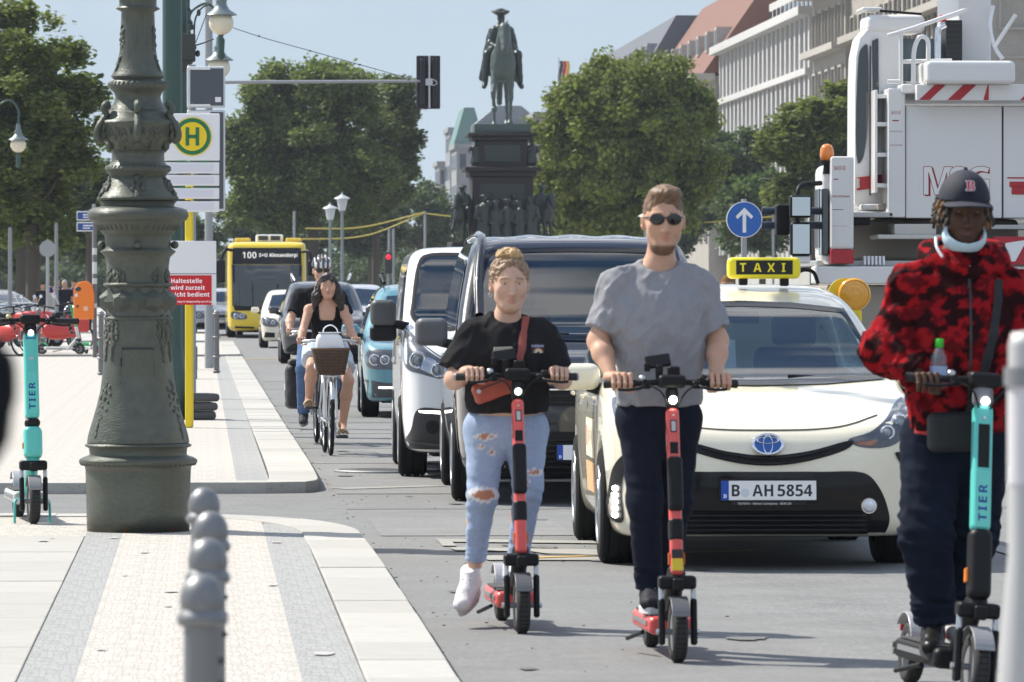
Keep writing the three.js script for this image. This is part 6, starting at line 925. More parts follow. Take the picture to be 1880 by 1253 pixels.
{ // ---- person in a red camouflage hoodie
  const J = { neck: [-0.01, 1.62, -0.52], sh: [[-0.215, 1.525, -0.52], [0.175, 1.525, -0.52]], el: [[-0.315, 1.28, -0.50], [0.30, 1.26, -0.47]], wr: [[-0.205, 1.185, -0.35], [0.24, 1.185, -0.35]], hip: [[-0.11, 0.95, -0.53], [0.075, 0.95, -0.53]], kn: [[-0.145, 0.60, -0.44], [0.06, 0.60, -0.56]], an: [[-0.085, 0.26, -0.50], [0.0, 0.26, -0.66]] };
  const torsoS = [[0.98, -0.02, -0.51, 0.195, 0.15], [1.06, -0.02, -0.505, 0.20, 0.16], [1.2, -0.02, -0.50, 0.20, 0.155], [1.38, -0.02, -0.50, 0.21, 0.15], [1.49, -0.02, -0.51, 0.208, 0.135], [1.58, -0.02, -0.515, 0.185, 0.11], [1.635, -0.01, -0.52, 0.13, 0.10], [1.685, -0.01, -0.51, 0.105, 0.095]];
  const P = makePerson({ ...scR, pos: prR, roll: -0.03, label: 'person in a red camouflage hoodie and dark cap riding a scooter', J, torso: torsoS, head: { c: [-0.03, 1.805, -0.47], s: 1.09, yaw: -0.06, pitch: 0.10 }, skin: [0.085, 0.042, 0.026], lip: [0.13, 0.05, 0.045], hairTone: [0.012, 0.009, 0.008], neckR: 0.058, hands: [gripHand([-0.205, 1.165, -0.262], [-0.205, 1.185, -0.36], 1, 1.08), gripHand([0.215, 1.165, -0.262], [0.225, 1.185, -0.36], -1, 1.08)] }), t = P.t;
  const sf = shirtField({ torso: torsoS, J, sleeve: 1.9, sleeveR: [0.076, 0.074, 0.050], neckCut: [-0.01, 1.74, -0.44, 0.075, 0.075, 0.09], fold: 0.016, hem: 0.985, join: 0.06 });
  const camo = (x, y, z) => { const a = fbm(x * 14 + 3, y * 19, z * 14, 2), b = fbm(x * 22 + 20, y * 27 + 7, z * 22, 3); return a > 0.07 ? [0.022, 0.005, 0.006] : b > 0.03 ? [0.11, 0.006, 0.008] : [0.29, 0.009, 0.013]; };
  P.add('hoodie', sf, P.all.filter((p) => p[1] > 0.9), 0.13, camo, clothMat(0.9), 0.010);
  const hood = mesh('hood', solid((x, y, z) => { const q = Math.hypot((x + 0.01) / 0.135, (z + 0.53) / 0.115), ring = Math.hypot((q - 1) * 0.11, (y - 1.645 - (z + 0.53) * -0.35) * 0.75) - 0.034; return Math.max(ring + 0.012 * noise(x * 12, y * 12, z * 12), -(dEll(x + 0.02, y - 1.705, z + 0.40, 0.06, 0.1, 0.08))); }, [-0.22, 1.52, -0.72], [0.2, 1.79, -0.33], 0.009, { color: camo }), clothMat(), t);
  for (const s of [-1]) mesh('hood_trim', tube([[s * 0.125 - 0.01, 1.713, -0.47], [s * 0.128 - 0.01, 1.675, -0.435], [s * 0.112 - 0.01, 1.64, -0.41]], 0.006, 16, 8), whitePlastic, t);
  mesh('zip', drape(sf, [[-0.024, 1.02], [-0.014, 1.02], [-0.014, 1.56], [-0.024, 1.56]], 'z', 0.004, 0.03, 0.6), mat([0.04, 0.03, 0.03], 0.4, 0.3), t);
  { const s = [[0.10, 1.56], [0.075, 1.40], [0.04, 1.25], [0.0, 1.10], [-0.03, 1.0]]; mesh('bag_strap', drape(sf, [...s.map(([x, y]) => [x - 0.018, y]), ...s.map(([x, y]) => [x + 0.018, y]).reverse()], 'z', 0.008, 0.02, 0.6), mat([0.012, 0.012, 0.014], 0.7), t); }
  mesh('sleeve_patch', sp(1, -0.345, 1.255, -0.455, 0.012, 0.012, 0.02, 10), whitePlastic, t); mesh('zip_pull', rb(0.008, 0.02, 0.006, 0.003, -0.019, 1.60, -0.39), alu, t);
  const jf = trouserField({ J, r: [0.118, 0.10, 0.082], crotch: 0.86, pelvis: [-0.02, 0.96, -0.53, 0.19, 0.14, 0.15], top: 1.06, fold: 0.012 });
  P.add('jeans', jf, [...J.hip, ...J.kn, ...J.an], 0.18, (x, y, z) => { const n = 1 + 0.2 * noise(x * 120, y * 120, z * 120) + 0.25 * fbm(x * 7, y * 5, z * 7, 2); return [0.010 * n, 0.014 * n, 0.026 * n]; });
  mesh('red_patch', drape(jf, [[-0.20, 0.975], [-0.13, 0.965], [-0.125, 0.99], [-0.165, 1.0], [-0.165, 1.035], [-0.195, 1.035]], 'z', 0.004, 0.02, 0.6), mat([0.55, 0.03, 0.03], 0.7), t);
  mesh('waist_pouch', rb(0.19, 0.15, 0.08, 0.03, -0.08, 0.985, -0.345, 0, 0.1, 0.05), mat([0.014, 0.014, 0.016], 0.7), t);
  shoe(t, [-0.10, 0.155, -0.47], -0.25, 0.12, { color: plain([0.016, 0.015, 0.015], 0.3), sole: mat([0.03, 0.03, 0.03], 0.7), rough: 0.3, lace: mat([0.08, 0.08, 0.08], 0.6) });
  shoe(t, [0.0, 0.18, -0.68], 0.05, 0, { color: (x, y, z) => (noise(x * 20, y * 20, z * 20) > 0 ? [0.5, 0.04, 0.05] : [0.5, 0.5, 0.5]), sole: mat([0.6, 0.6, 0.6], 0.6) });
  // face mask worn under the chin
  mesh('face_mask', (() => { const g = solid((x, y, z) => { const p = P.H.local(x, y, z), d = dEll(p.x, p.y + 0.075, p.z - 0.030, 0.068, 0.055, 0.070), cut = p.y + 0.020 + 0.85 * Math.max(0, p.z - 0.015) + 0 * p.x; return Math.max(Math.abs(d - 0.006) - 0.003, cut + 0.0 * p.z, -p.y - 0.125, 0.018 - p.z) * P.H.s; }, [P.H.c[0] - 0.13, P.H.c[1] - 0.18, P.H.c[2] - 0.1], [P.H.c[0] + 0.13, P.H.c[1] + 0.02, P.H.c[2] + 0.16], 0.004, { slack: 2 }); return g; })(), mat([0.50, 0.66, 0.74], 0.8), t);
  for (const s of [-1, 1]) mesh('mask_loop', rod(P.H.world([s * 0.066, -0.06, 0.02]), P.H.world([s * 0.08, -0.005, -0.015]), 0.0018), whitePlastic, t);
  // cap
  const navy = mat([0.012, 0.014, 0.026], 0.8), cap = part('cap', t);
  mesh('cap_crown', solid((x, y, z) => { const p = P.H.local(x, y, z), d = dEll(p.x, p.y - 0.045, p.z + 0.006, 0.090, 0.108, 0.110); return Math.max(d, 0.048 - p.y) * P.H.s; }, [P.H.c[0] - 0.13, P.H.c[1], P.H.c[2] - 0.16], [P.H.c[0] + 0.13, P.H.c[1] + 0.2, P.H.c[2] + 0.16], 0.006), navy, cap);
  mesh('cap_peak', solid((x, y, z) => { const p = P.H.local(x, y, z), X = p.x, Z = p.z - 0.07, yy = p.y - 0.052 + 2.4 * X * X + 0.10 * Math.max(0, Z); return Math.max(dEll(X, 0, Z, 0.086, 1, 0.115), Math.abs(yy) - 0.0035, -Z - 0.02) * P.H.s; }, [P.H.c[0] - 0.13, P.H.c[1] - 0.05, P.H.c[2]], [P.H.c[0] + 0.13, P.H.c[1] + 0.14, P.H.c[2] + 0.24], 0.005, { slack: 2.5 }), navy, cap);
  mesh('cap_button', sp(0.008, ...P.H.world([0, 0.155, -0.006])), navy, cap);
  { const w = P.H.world([0, 0.105, 0.096]); const lt = textPlate(0.05, 0.055, (c, W, H) => { c.fillStyle = '#17192a'; c.fillRect(0, 0, W, H); c.font = 'bold ' + H * 1.05 + 'px serif'; c.textAlign = 'center'; c.lineWidth = W * 0.10; c.strokeStyle = '#d8d8e0'; c.strokeText('B', W / 2, H * 0.86); c.fillStyle = '#c01828'; c.fillText('B', W / 2, H * 0.86); }, {}, 128); const g = new THREE.PlaneGeometry(0.046, 0.05, 4, 1); const p = g.attributes.position; for (let i = 0; i < p.count; i++) p.setZ(i, -6 * p.getX(i) * p.getX(i)); g.rotateX(-0.42); g.applyQuaternion(P.H.q).translate(w[0], w[1], w[2] + 0.006); mesh('cap_letter', g, lt, cap); }
  // short twisted locks round the face
  for (let i = 0; i < 46; i++) { const q = rr(0.75, 2 * PI - 0.75), x = Math.sin(q) * 0.084, z = Math.cos(q) * 0.092 - 0.01, y0 = rr(0.02, 0.055), L = rr(0.045, 0.085), pts = []; for (let k = 0; k < 6; k++) { const u = k / 5; pts.push(P.H.world([x * (1 + u * 0.22) + rr(-0.008, 0.008), y0 - L * u, z * (1 + u * 0.15) + rr(-0.008, 0.008)])); } mesh('hair_lock', tube(pts, rr(0.006, 0.010), 14, 6), i % 3 ? mat([0.018, 0.012, 0.009], 0.7) : mat([0.15, 0.075, 0.025], 0.7), t); }
  { // water bottle held on the bar
    const b = thing('water_bottle', 'clear water bottle with a bright green cap held at the scooter bar', 'bottle', prR, scR.turn), x = -0.135, y = 1.165, z = -0.36; b.rotation.z = -0.03;
    mesh('bottle_body', lathe([[0, 0], [0.030, 0.002], [0.033, 0.02], [0.031, 0.05], [0.033, 0.08], [0.030, 0.12], [0.016, 0.150], [0.013, 0.158]], 24).translate(x, y - 0.02, z), mat([0.86, 0.90, 0.95], 0.05, 0, { transmission: 0.85, thickness: 0, ior: 1.4 }), b);
    mesh('bottle_cap', lathe([[0, 0.19], [0.015, 0.188], [0.0165, 0.18], [0.0165, 0.155], [0, 0.155]], 18).translate(x, y - 0.02, z), mat([0.05, 0.55, 0.04], 0.4), b); mesh('bottle_label', cy(0.0338, 0.0338, 0.04, x, y + 0.045, z), mat([0.35, 0.45, 0.65], 0.5), b); }
}

// ================================================================ trees
const leafMat = (c) => mat(c, 0.7, 0, { transmission: 0.6, thickness: 0, vertexColors: true, specularIntensity: 0.25 });
const barkMat = mat([0.07, 0.058, 0.045], 0.9, 0, { bumpMap: grainBump, bumpScale: 0.02 });
function clumpGeometry(n, R, leaf) { // a spray of separate leaves
  const P = [], N = [], K = [], q = new THREE.Quaternion(), v = V(0, 0, 0), nn = V(0, 0, 0);
  for (let i = 0; i < n; i++) {
    const c = V(rr(-1, 1), rr(-1, 1), rr(-1, 1)).multiplyScalar(R * Math.cbrt(rnd())), s = leaf * rr(0.7, 1.3);
    q.setFromEuler(new THREE.Euler(rr(-1.3, 0.5), rr(0, 6.28), rr(-0.7, 0.7)));
    const pts = [[0, 0, -0.5], [0.36, 0.05, -0.05], [0.0, -0.05, 0.6], [-0.36, 0.05, -0.05]].map((p) => V(...p).multiplyScalar(s).applyQuaternion(q).add(c));
    nn.set(0, 1, 0).applyQuaternion(q);
    const b = rr(0.65, 1.15) + (rnd() < 0.3 ? 0.5 : 0), yl = rr(0, 0.3);
    for (const k of [0, 2, 1, 0, 3, 2]) { K.push(b * (1 + yl), b * (1 + yl * 0.6), b); P.push(pts[k].x, pts[k].y, pts[k].z); N.push(nn.x, nn.y, nn.z); }
  }
  const g = new THREE.BufferGeometry(); g.setAttribute('position', new THREE.Float32BufferAttribute(P, 3)); g.setAttribute('normal', new THREE.Float32BufferAttribute(N, 3)); g.setAttribute('color', new THREE.Float32BufferAttribute(K, 3)); return g;
}
const clumps = [0, 1, 2].map(() => clumpGeometry(12, 0.5, 0.26));
function makeTree(o) {
  const d = o.d, s = 10000 / d, base = o.base ?? KERB, X = gx(o.px, d), t = thing('street_tree', o.label, 'tree', [X, base, -d], 0, o.group), Y = (py) => EYE - base - (py - HORIZON) / s;
  const yT = Y(o.top), yB = Y(o.bottom), W = (o.x1 - o.x0) / s / 2, cx = ((o.x0 + o.x1) / 2 - o.px) / s, cyy = (yT + yB) / 2, hy = (yT - yB) / 2, wz = o.wz ?? W;
  const lobes = o.lobes ? o.lobes.map(([px, py, r]) => [(px - o.px) / s, Y(py), rr(-0.25, 0.25) * W, r / s]) : [];
  const n = Math.round((o.n ?? 26) * 1.15); for (let i = 0; i < n; i++) { const a = rr(0, 2 * PI), u = rr(-0.92, 0.92), w = Math.sqrt(1 - u * u), k = Math.pow(rnd(), 0.30) * 0.84; lobes.push([cx + Math.cos(a) * w * W * k, cyy + u * hy * k * 1.02, Math.sin(a) * w * wz * k, Math.min(W, hy) * rr(0.18, 0.32)]); }
  for (let i = 0; i < 14; i++) { const a = rr(0, 2 * PI), u = rr(-0.5, 1), w = Math.sqrt(1 - u * u * 0.98), k = rr(0.86, 1.0); lobes.push([cx + Math.cos(a) * w * W * k, cyy + u * hy * k, Math.sin(a) * w * wz * k, Math.min(W, hy) * rr(0.07, 0.13)]); }
  // trunk and limbs
  const fork = V(0, Math.max(1.8, yB + hy * 0.25), 0), tr = o.tr ?? 0.22;
  const pts = [V(0, 0, 0), V(0.05, fork.y * 0.5, 0.03), fork.clone()];
  mesh('trunk', (() => { const g = []; const prof = [[tr * 1.5, 0], [tr * 1.1, 0.4], [tr, 1.2], [tr * 0.85, fork.y]]; return lathe(prof, 14); })(), barkMat, t);
  for (let i = 0; i < 9; i++) { const l = lobes[(i * 7) % lobes.length], e = V(l[0], l[1], l[2]), m = fork.clone().lerp(e, 0.5).add(V(rr(-0.3, 0.3), rr(-0.1, 0.5), rr(-0.3, 0.3))); const segs = [fork.clone().add(V(0, -0.2, 0)), m, e], c = new THREE.CatmullRomCurve3(segs), g = new THREE.TubeGeometry(c, 14, 1, 7, false), p = g.attributes.position; for (let k = 0; k < p.count; k++) { const row = Math.floor(k / 8), ct = c.getPointAt(row / 14), r = mix(tr * 0.55, 0.03, row / 14); p.setXYZ(k, ct.x + (p.getX(k) - ct.x) * r, ct.y + (p.getY(k) - ct.y) * r, ct.z + (p.getZ(k) - ct.z) * r); } mesh('branch', g, barkMat, t); }
  const count = Math.round((o.count ?? 5200) * 0.8), im = new THREE.InstancedMesh(clumps[(rnd() * 3) | 0], leafMat(o.tint ?? [0.11, 0.15, 0.03]), count), M = new THREE.Matrix4(), q = new THREE.Quaternion(), col = new THREE.Color(), sc = o.leaf ?? 1;
  const tint = o.tint ?? [0.075, 0.11, 0.030]; let k = 0;
  const vol = lobes.map((l) => l[3] * l[3]), tot = vol.reduce((a, b) => a + b, 0);
  for (let i = 0; k < count && i < count * 5; i++) {
    let pick = rnd() * tot, li = 0; while ((pick -= vol[li]) > 0 && li < lobes.length - 1) li++;
    const l = lobes[li], u = rnd() < 0.25 ? rr(-1, -0.3) : rr(-0.45, 1), a = rr(0, 2 * PI), w = Math.sqrt(1 - u * u), rad = l[3] * (0.78 + 0.32 * rnd() + 0.30 * noise(a * 2, u * 3, li)) * (rnd() < 0.15 ? 0.6 : 1);
    const x = l[0] + Math.cos(a) * w * rad * 1.1, y = l[1] + u * rad * 0.72, z = l[2] + Math.sin(a) * w * rad * 1.1;
    if (y < yB - 0.4 || noise(x * 0.9, y * 0.9, z * 0.9 + li) < -0.06 || noise(x * 0.42 + 5, y * 0.5, z * 0.42) < -0.22) continue;
    q.setFromEuler(new THREE.Euler(rr(-0.5, 0.5), rr(0, 6.28), rr(-0.5, 0.5))); const ss = sc * rr(0.65, 1.2);
    M.compose(V(x, y, z), q, V(ss, ss, ss)); im.setMatrixAt(k, M);
    k++;
  }
  im.count = k; im.name = 'crown'; im.userData.kind = 'stuff'; im.castShadow = im.receiveShadow = true; t.add(im);
  return t;
}
const olive = [0.185, 0.235, 0.052], deep = [0.08, 0.125, 0.045], fresh = [0.185, 0.24, 0.058];
makeTree({ px: 575, d: 300, x0: 420, x1: 705, top: 120, bottom: 425, label: 'broad dark street tree in the middle distance behind the yellow bus', tint: [0.135, 0.185, 0.048], count: 12500, n: 40, lobes: [[455, 385, 42], [520, 395, 45], [640, 385, 45], [585, 345, 60], [470, 300, 48], [680, 330, 45], [440, 240, 32], [520, 330, 50], [620, 300, 55], [520, 140, 30], [500, 170, 45], [600, 155, 50], [560, 130, 26], [655, 165, 40]], tr: 0.32, leaf: 0.95 });
makeTree({ px: 690, d: 312, x0: 600, x1: 765, top: 150, bottom: 420, label: 'slimmer dark street tree at the right shoulder of the broad tree', tint: [0.135, 0.185, 0.048], count: 5600, n: 22, lobes: [[700, 350, 45], [660, 390, 40], [745, 260, 28], [722, 165, 30], [735, 200, 32], [700, 180, 40], [725, 300, 40]], tr: 0.25, leaf: 0.95 });
makeTree({ px: 1160, d: 258, x0: 985, x1: 1310, top: 95, bottom: 440, label: 'large sunlit street tree right of the monument', tint: olive, count: 13500, n: 44, lobes: [[1140, 400, 55], [1220, 390, 50], [1290, 300, 35], [1165, 108, 30], [1120, 125, 40], [1215, 130, 45], [1010, 240, 40], [1285, 215, 35], [1060, 190, 50], [1260, 180, 40], [1020, 330, 42], [1060, 400, 45]], tr: 0.3, leaf: 0.95 });
makeTree({ px: 60, d: 185, x0: -130, x1: 175, top: 25, bottom: 440, label: 'large leafy tree filling the upper left corner', tint: fresh, count: 11000, n: 38, lobes: [[20, 330, 50], [90, 360, 50], [140, 380, 40], [40, 420, 45], [120, 430, 40], [30, 50, 40], [0, 25, 35], [110, 100, 35], [80, 70, 40], [140, 180, 40], [150, 250, 40], [165, 300, 30]], tr: 0.25, leaf: 0.8 });
makeTree({ px: 40, d: 215, x0: -120, x1: 160, top: 240, bottom: 455, label: 'dark lower tree behind the large tree at the left edge', tint: deep, count: 5200, n: 24, tr: 0.25, leaf: 0.9, wz: 3 });
makeTree({ px: 165, d: 235, x0: 90, x1: 235, top: 290, bottom: 450, label: 'small dark tree just left of the lamp post', tint: deep, count: 2600, n: 14, tr: 0.2, leaf: 0.9 });
makeTree({ px: 1495, d: 235, x0: 1400, x1: 1620, top: 175, bottom: 420, label: 'light green tree behind the crane truck', tint: fresh, count: 6000, n: 26, lobes: [[1540, 185, 35], [1480, 215, 40], [1440, 260, 35], [1560, 230, 40]], tr: 0.2, leaf: 0.9 });
makeTree({ px: 1345, d: 330, x0: 1285, x1: 1415, top: 225, bottom: 440, label: 'dark slender tree between the sunlit tree and the blue sign', tint: deep, count: 3000, n: 16, leaf: 1.05, tr: 0.2 });
[[450, 430, 395, 500, 340, 460, 'distant dark tree at the left of the promenade'], [770, 440, 690, 850, 335, 470, 'distant bluish tree left of the monument'], [680, 400, 620, 740, 375, 480, 'low distant tree behind the lanterns'], [1240, 380, 1170, 1310, 350, 480, 'dark low tree behind the man with sunglasses'], [1400, 300, 1320, 1480, 320, 480, 'dark low tree behind the blue arrow sign'], [1050, 420, 960, 1130, 370, 480, 'dark low tree at the foot of the sunlit tree'], [560, 420, 470, 640, 390, 490, 'low dark tree above the bus roof'], [870, 460, 800, 960, 400, 490, 'low distant tree at the foot of the monument'], [330, 330, 200, 420, 385, 480, 'low dark tree behind the bus stop'], [60, 300, -60, 190, 400, 500, 'low dark tree in the shade at the far left'], [1560, 300, 1490, 1680, 380, 500, 'low dark tree beside the truck mirrors']].forEach(([px, d, x0, x1, top, bottom, label]) => makeTree({ px, d, x0, x1, top, bottom, label, tint: deep, count: 2200, n: 14, leaf: 1.25, tr: 0.2, group: 'dark trees along the promenade' }));
{ // hedge and shade at the far end of the avenue
  const im = new THREE.InstancedMesh(clumps[1], leafMat([0.075, 0.115, 0.045]), 9000), M = new THREE.Matrix4(), q = new THREE.Quaternion(), col = new THREE.Color(); for (let i = 0; i < 9000; i++) { const d = rr(470, 520), px = rr(-80, 1900), x = gx(px, d), y = rr(0.2, 6.5) * (0.75 + 0.3 * noise(x * 0.12, 1, 2)); q.setFromEuler(new THREE.Euler(rr(-0.5, 0.5), rr(0, 6), rr(-0.5, 0.5))); const k = rr(1.6, 2.6); M.compose(V(x, y, -d), q, V(k, k, k)); im.setMatrixAt(i, M); }
  im.name = 'distant_woods'; im.userData = { kind: 'stuff', label: 'far mass of dark trees closing the avenue', category: 'trees' }; scene.add(im);
}

// ================================================================ monument and buildings
{
  const d = 230, s = 43.4, m = thing('equestrian_monument', 'tall dark bronze monument of a rider on a horse, ringed by standing figures', 'monument', [gx(922, d), KERB, -d]), X = (px) => (px - 922) / s, Y = (py) => EYE - KERB - (py - HORIZON) / s;
  const bronze = mat([0.028, 0.037, 0.034], 0.42, 0.3), horseBronze = mat([0.075, 0.098, 0.088], 0.45, 0.25), stone = mat([0.028, 0.023, 0.024], 0.6, 0.05, { specularIntensity: 0.5 }), patina = mat([0.055, 0.085, 0.075], 0.5, 0.2);
  const slab = (name, a, b, w, mt = stone, dp) => mesh(name, rb(w / s, Y(a) - Y(b), (dp ?? w) / s, 0.05, X(920), (Y(a) + Y(b)) / 2, 0), mt, m);
  slab('top_plinth', 229, 246, 104, patina); slab('upper_cornice', 246, 252, 128); slab('cornice_step', 252, 259, 114); slab('upper_die', 259, 308, 92); slab('upper_panel', 266, 300, 66, bronze, 94); slab('middle_cornice', 308, 316, 140); slab('cornice_step', 316, 326, 124); slab('lower_die', 326, 445, 112); slab('lower_panel', 338, 370, 84, bronze, 114); slab('base_step', 445, 470, 190); slab('base_step', 470, 590, 260);
  const horse = (x, y, z) => {
    let q = dEll(x, y - 2.75, z + 0.85, 0.56, 0.62, 1.35); q = smin(q, dEll(x, y - 2.5, z - 0.3, 0.55, 0.74, 0.55), 0.3);
    q = smin(q, dCone(x, y, z, [0, 2.85, 0.35], [0.03, 3.95, 1.05], 0.42, 0.25), 0.2); q = smin(q, dCone(x, y, z, [0.03, 4.0, 1.1], [0.02, 3.1, 1.6], 0.25, 0.16), 0.06); q = smin(q, dCone(Math.abs(x - 0.03), y, z, [0.09, 4.15, 0.95], [0.12, 4.36, 0.95], 0.06, 0.03), 0.05);
    for (const [a, b, c] of [[[-0.34, 2.2, 0.45], [-0.44, 1.32, 0.95], [-0.38, 0.72, 0.55]], [[0.32, 2.2, 0.35], [0.33, 1.1, 0.4], [0.30, 0.12, 0.4]], [[-0.25, 2.4, -1.6], [-0.28, 1.25, -1.9], [-0.25, 0.12, -1.75]], [[0.25, 2.4, -1.6], [0.28, 1.25, -1.6], [0.25, 0.12, -1.3]]]) { q = smin(q, dCone(x, y, z, a, b, 0.19, 0.095), 0.08); q = smin(q, dEll(x - b[0], y - b[1], z - b[2], 0.11, 0.13, 0.11), 0.04); q = smin(q, dCone(x, y, z, b, c, 0.085, 0.06), 0.04); q = smin(q, dCone(x, y, z, c, [c[0], c[1] - 0.1, c[2] + 0.06], 0.10, 0.13), 0.05); }
    q = smin(q, dCone(x, y, z, [0.02, 2.6, -2.1], [0, 1.0, -2.4], 0.16, 0.12), 0.1);
    return q + 0.02 * noise(x * 5, y * 5, z * 5);
  };
  const rider = (x, y, z) => {
    let q = dEll(x, y - 3.75, z + 0.55, 0.36, 0.62, 0.30); q = smin(q, dEll(x + 0.04, y - 4.52, z + 0.42, 0.155, 0.20, 0.18), 0.06); q = smin(q, dCone(x, y, z, [-0.02, 4.2, -0.5], [-0.04, 4.4, -0.45], 0.13, 0.11), 0.08);
    for (const k of [-1, 1]) { q = smin(q, dCone(x, y, z, [k * 0.28, 3.25, -0.5], [k * 0.64, 2.95, 0.1], 0.24, 0.17), 0.15); q = smin(q, dCone(x, y, z, [k * 0.64, 2.95, 0.1], [k * 0.74, 1.85, 0.0], 0.17, 0.13), 0.1); q = smin(q, dCone(x, y, z, [k * 0.74, 1.72, 0.0], [k * 0.80, 1.58, 0.32], 0.12, 0.10), 0.08); q = smin(q, dCone(x, y, z, [k * 0.33, 4.0, -0.5], [k * 0.50, 3.45, -0.4], 0.16, 0.13), 0.12); q = smin(q, dCone(x, y, z, [k * 0.50, 3.45, -0.4], [k * 0.22, 3.25, 0.05], 0.13, 0.10), 0.08); }
    // cloak falling on both sides and behind
    const cl = smin(smin(dCone(x, y, z, [-0.36, 3.95, -0.7], [-0.78, 2.0, -0.95], 0.20, 0.16), dCone(x, y, z, [0.33, 3.95, -0.7], [0.76, 1.9, -0.95], 0.20, 0.16), 0.2), dEll(x, y - 3.0, z + 1.0, 0.66, 1.25, 0.42), 0.3); q = smin(q, cl + 0.05 * noise(x * 7, y * 1.5, z * 7), 0.15);
    // three-cornered hat
    const hx = x + 0.05, brim = Math.max(dEll(hx, y - 4.70 - 0.25 * Math.abs(hx), z + 0.42, 0.40, 0.10, 0.36), -1); q = smin(q, brim, 0.05); q = smin(q, dEll(hx, y - 4.78, z + 0.45, 0.24, 0.15, 0.26), 0.08);
    return q + 0.02 * noise(x * 6, y * 6, z * 6);
  };
  const y0 = Y(229), hg = solid(horse, [-0.9, -0.1, -2.8], [0.9, 4.6, 1.9], 0.055), rg = solid(rider, [-1.4, 1.3, -1.8], [1.4, 5.2, 0.7], 0.05);
  const st = part('rider_statue', m); st.position.set(0, y0, 0.2); mesh('horse', hg, horseBronze, st); mesh('rider', rg, bronze, st);
  const figure = solid((x, y, z) => { let q = torsoFig(x, y, z); return q + 0.03 * noise(x * 8, y * 3, z * 8); }, [-0.6, -0.05, -0.5], [0.6, 2.3, 0.5], 0.05);
  function torsoFig(x, y, z) { let q = dCone(x, y, z, [0, 1.05, 0], [0, 1.55, 0], 0.24, 0.26); q = smin(q, dCone(x, y, z, [0, 0.35, -0.05], [0, 1.1, -0.02], 0.34, 0.24), 0.12); q = smin(q, dEll(x, y - 1.98, z - 0.03, 0.13, 0.16, 0.14), 0.05); q = smin(q, dCone(x, y, z, [0, 1.7, 0], [0, 1.85, 0], 0.09, 0.09), 0.06); for (const k of [-1, 1]) { q = smin(q, dCone(x, y, z, [k * 0.14, 0.0, 0.05], [k * 0.12, 0.5, 0.03], 0.11, 0.13), 0.05); q = smin(q, dCone(x, y, z, [k * 0.27, 1.6, 0], [k * 0.38, 1.2, 0.02], 0.11, 0.09), 0.06); q = smin(q, dCone(x, y, z, [k * 0.38, 1.2, 0.02], [k * 0.22, 1.1, 0.22], 0.085, 0.07), 0.05); } q = smin(q, dEll(x, y - 2.08, z, 0.2, 0.06, 0.16), 0.05); return q; }
  for (const [px, py, k, r, z] of [[884, 452, 1.0, 0.3, 2.3], [905, 455, 0.92, -0.2, 2.4], [925, 455, 0.95, 0.5, 2.35], [948, 455, 0.92, 0.1, 2.4], [968, 452, 0.98, -0.4, 2.3], [893, 440, 0.9, 0, 1.9], [938, 440, 0.9, 0.2, 1.9]]) { const f = mesh('standing_figure', figure, bronze, m); f.position.set(X(px), Y(py), z); f.scale.setScalar(k); f.rotation.y = r; }
  for (const [px, k, r] of [[843, 0.52, -0.35], [996, 0.52, 0.4]]) { const c = part('corner_rider', m); c.position.set(X(px), Y(452), 1.5); c.scale.setScalar(k); c.rotation.y = r; mesh('horse', hg, bronze, c); mesh('rider', rg, bronze, c); }
  for (const [px, py] of [[872, 306], [974, 306]]) { const f = mesh('seated_figure', figure, bronze, m); f.position.set(X(px), Y(py), 0.9); f.scale.set(0.75, 0.5, 0.75); }
}
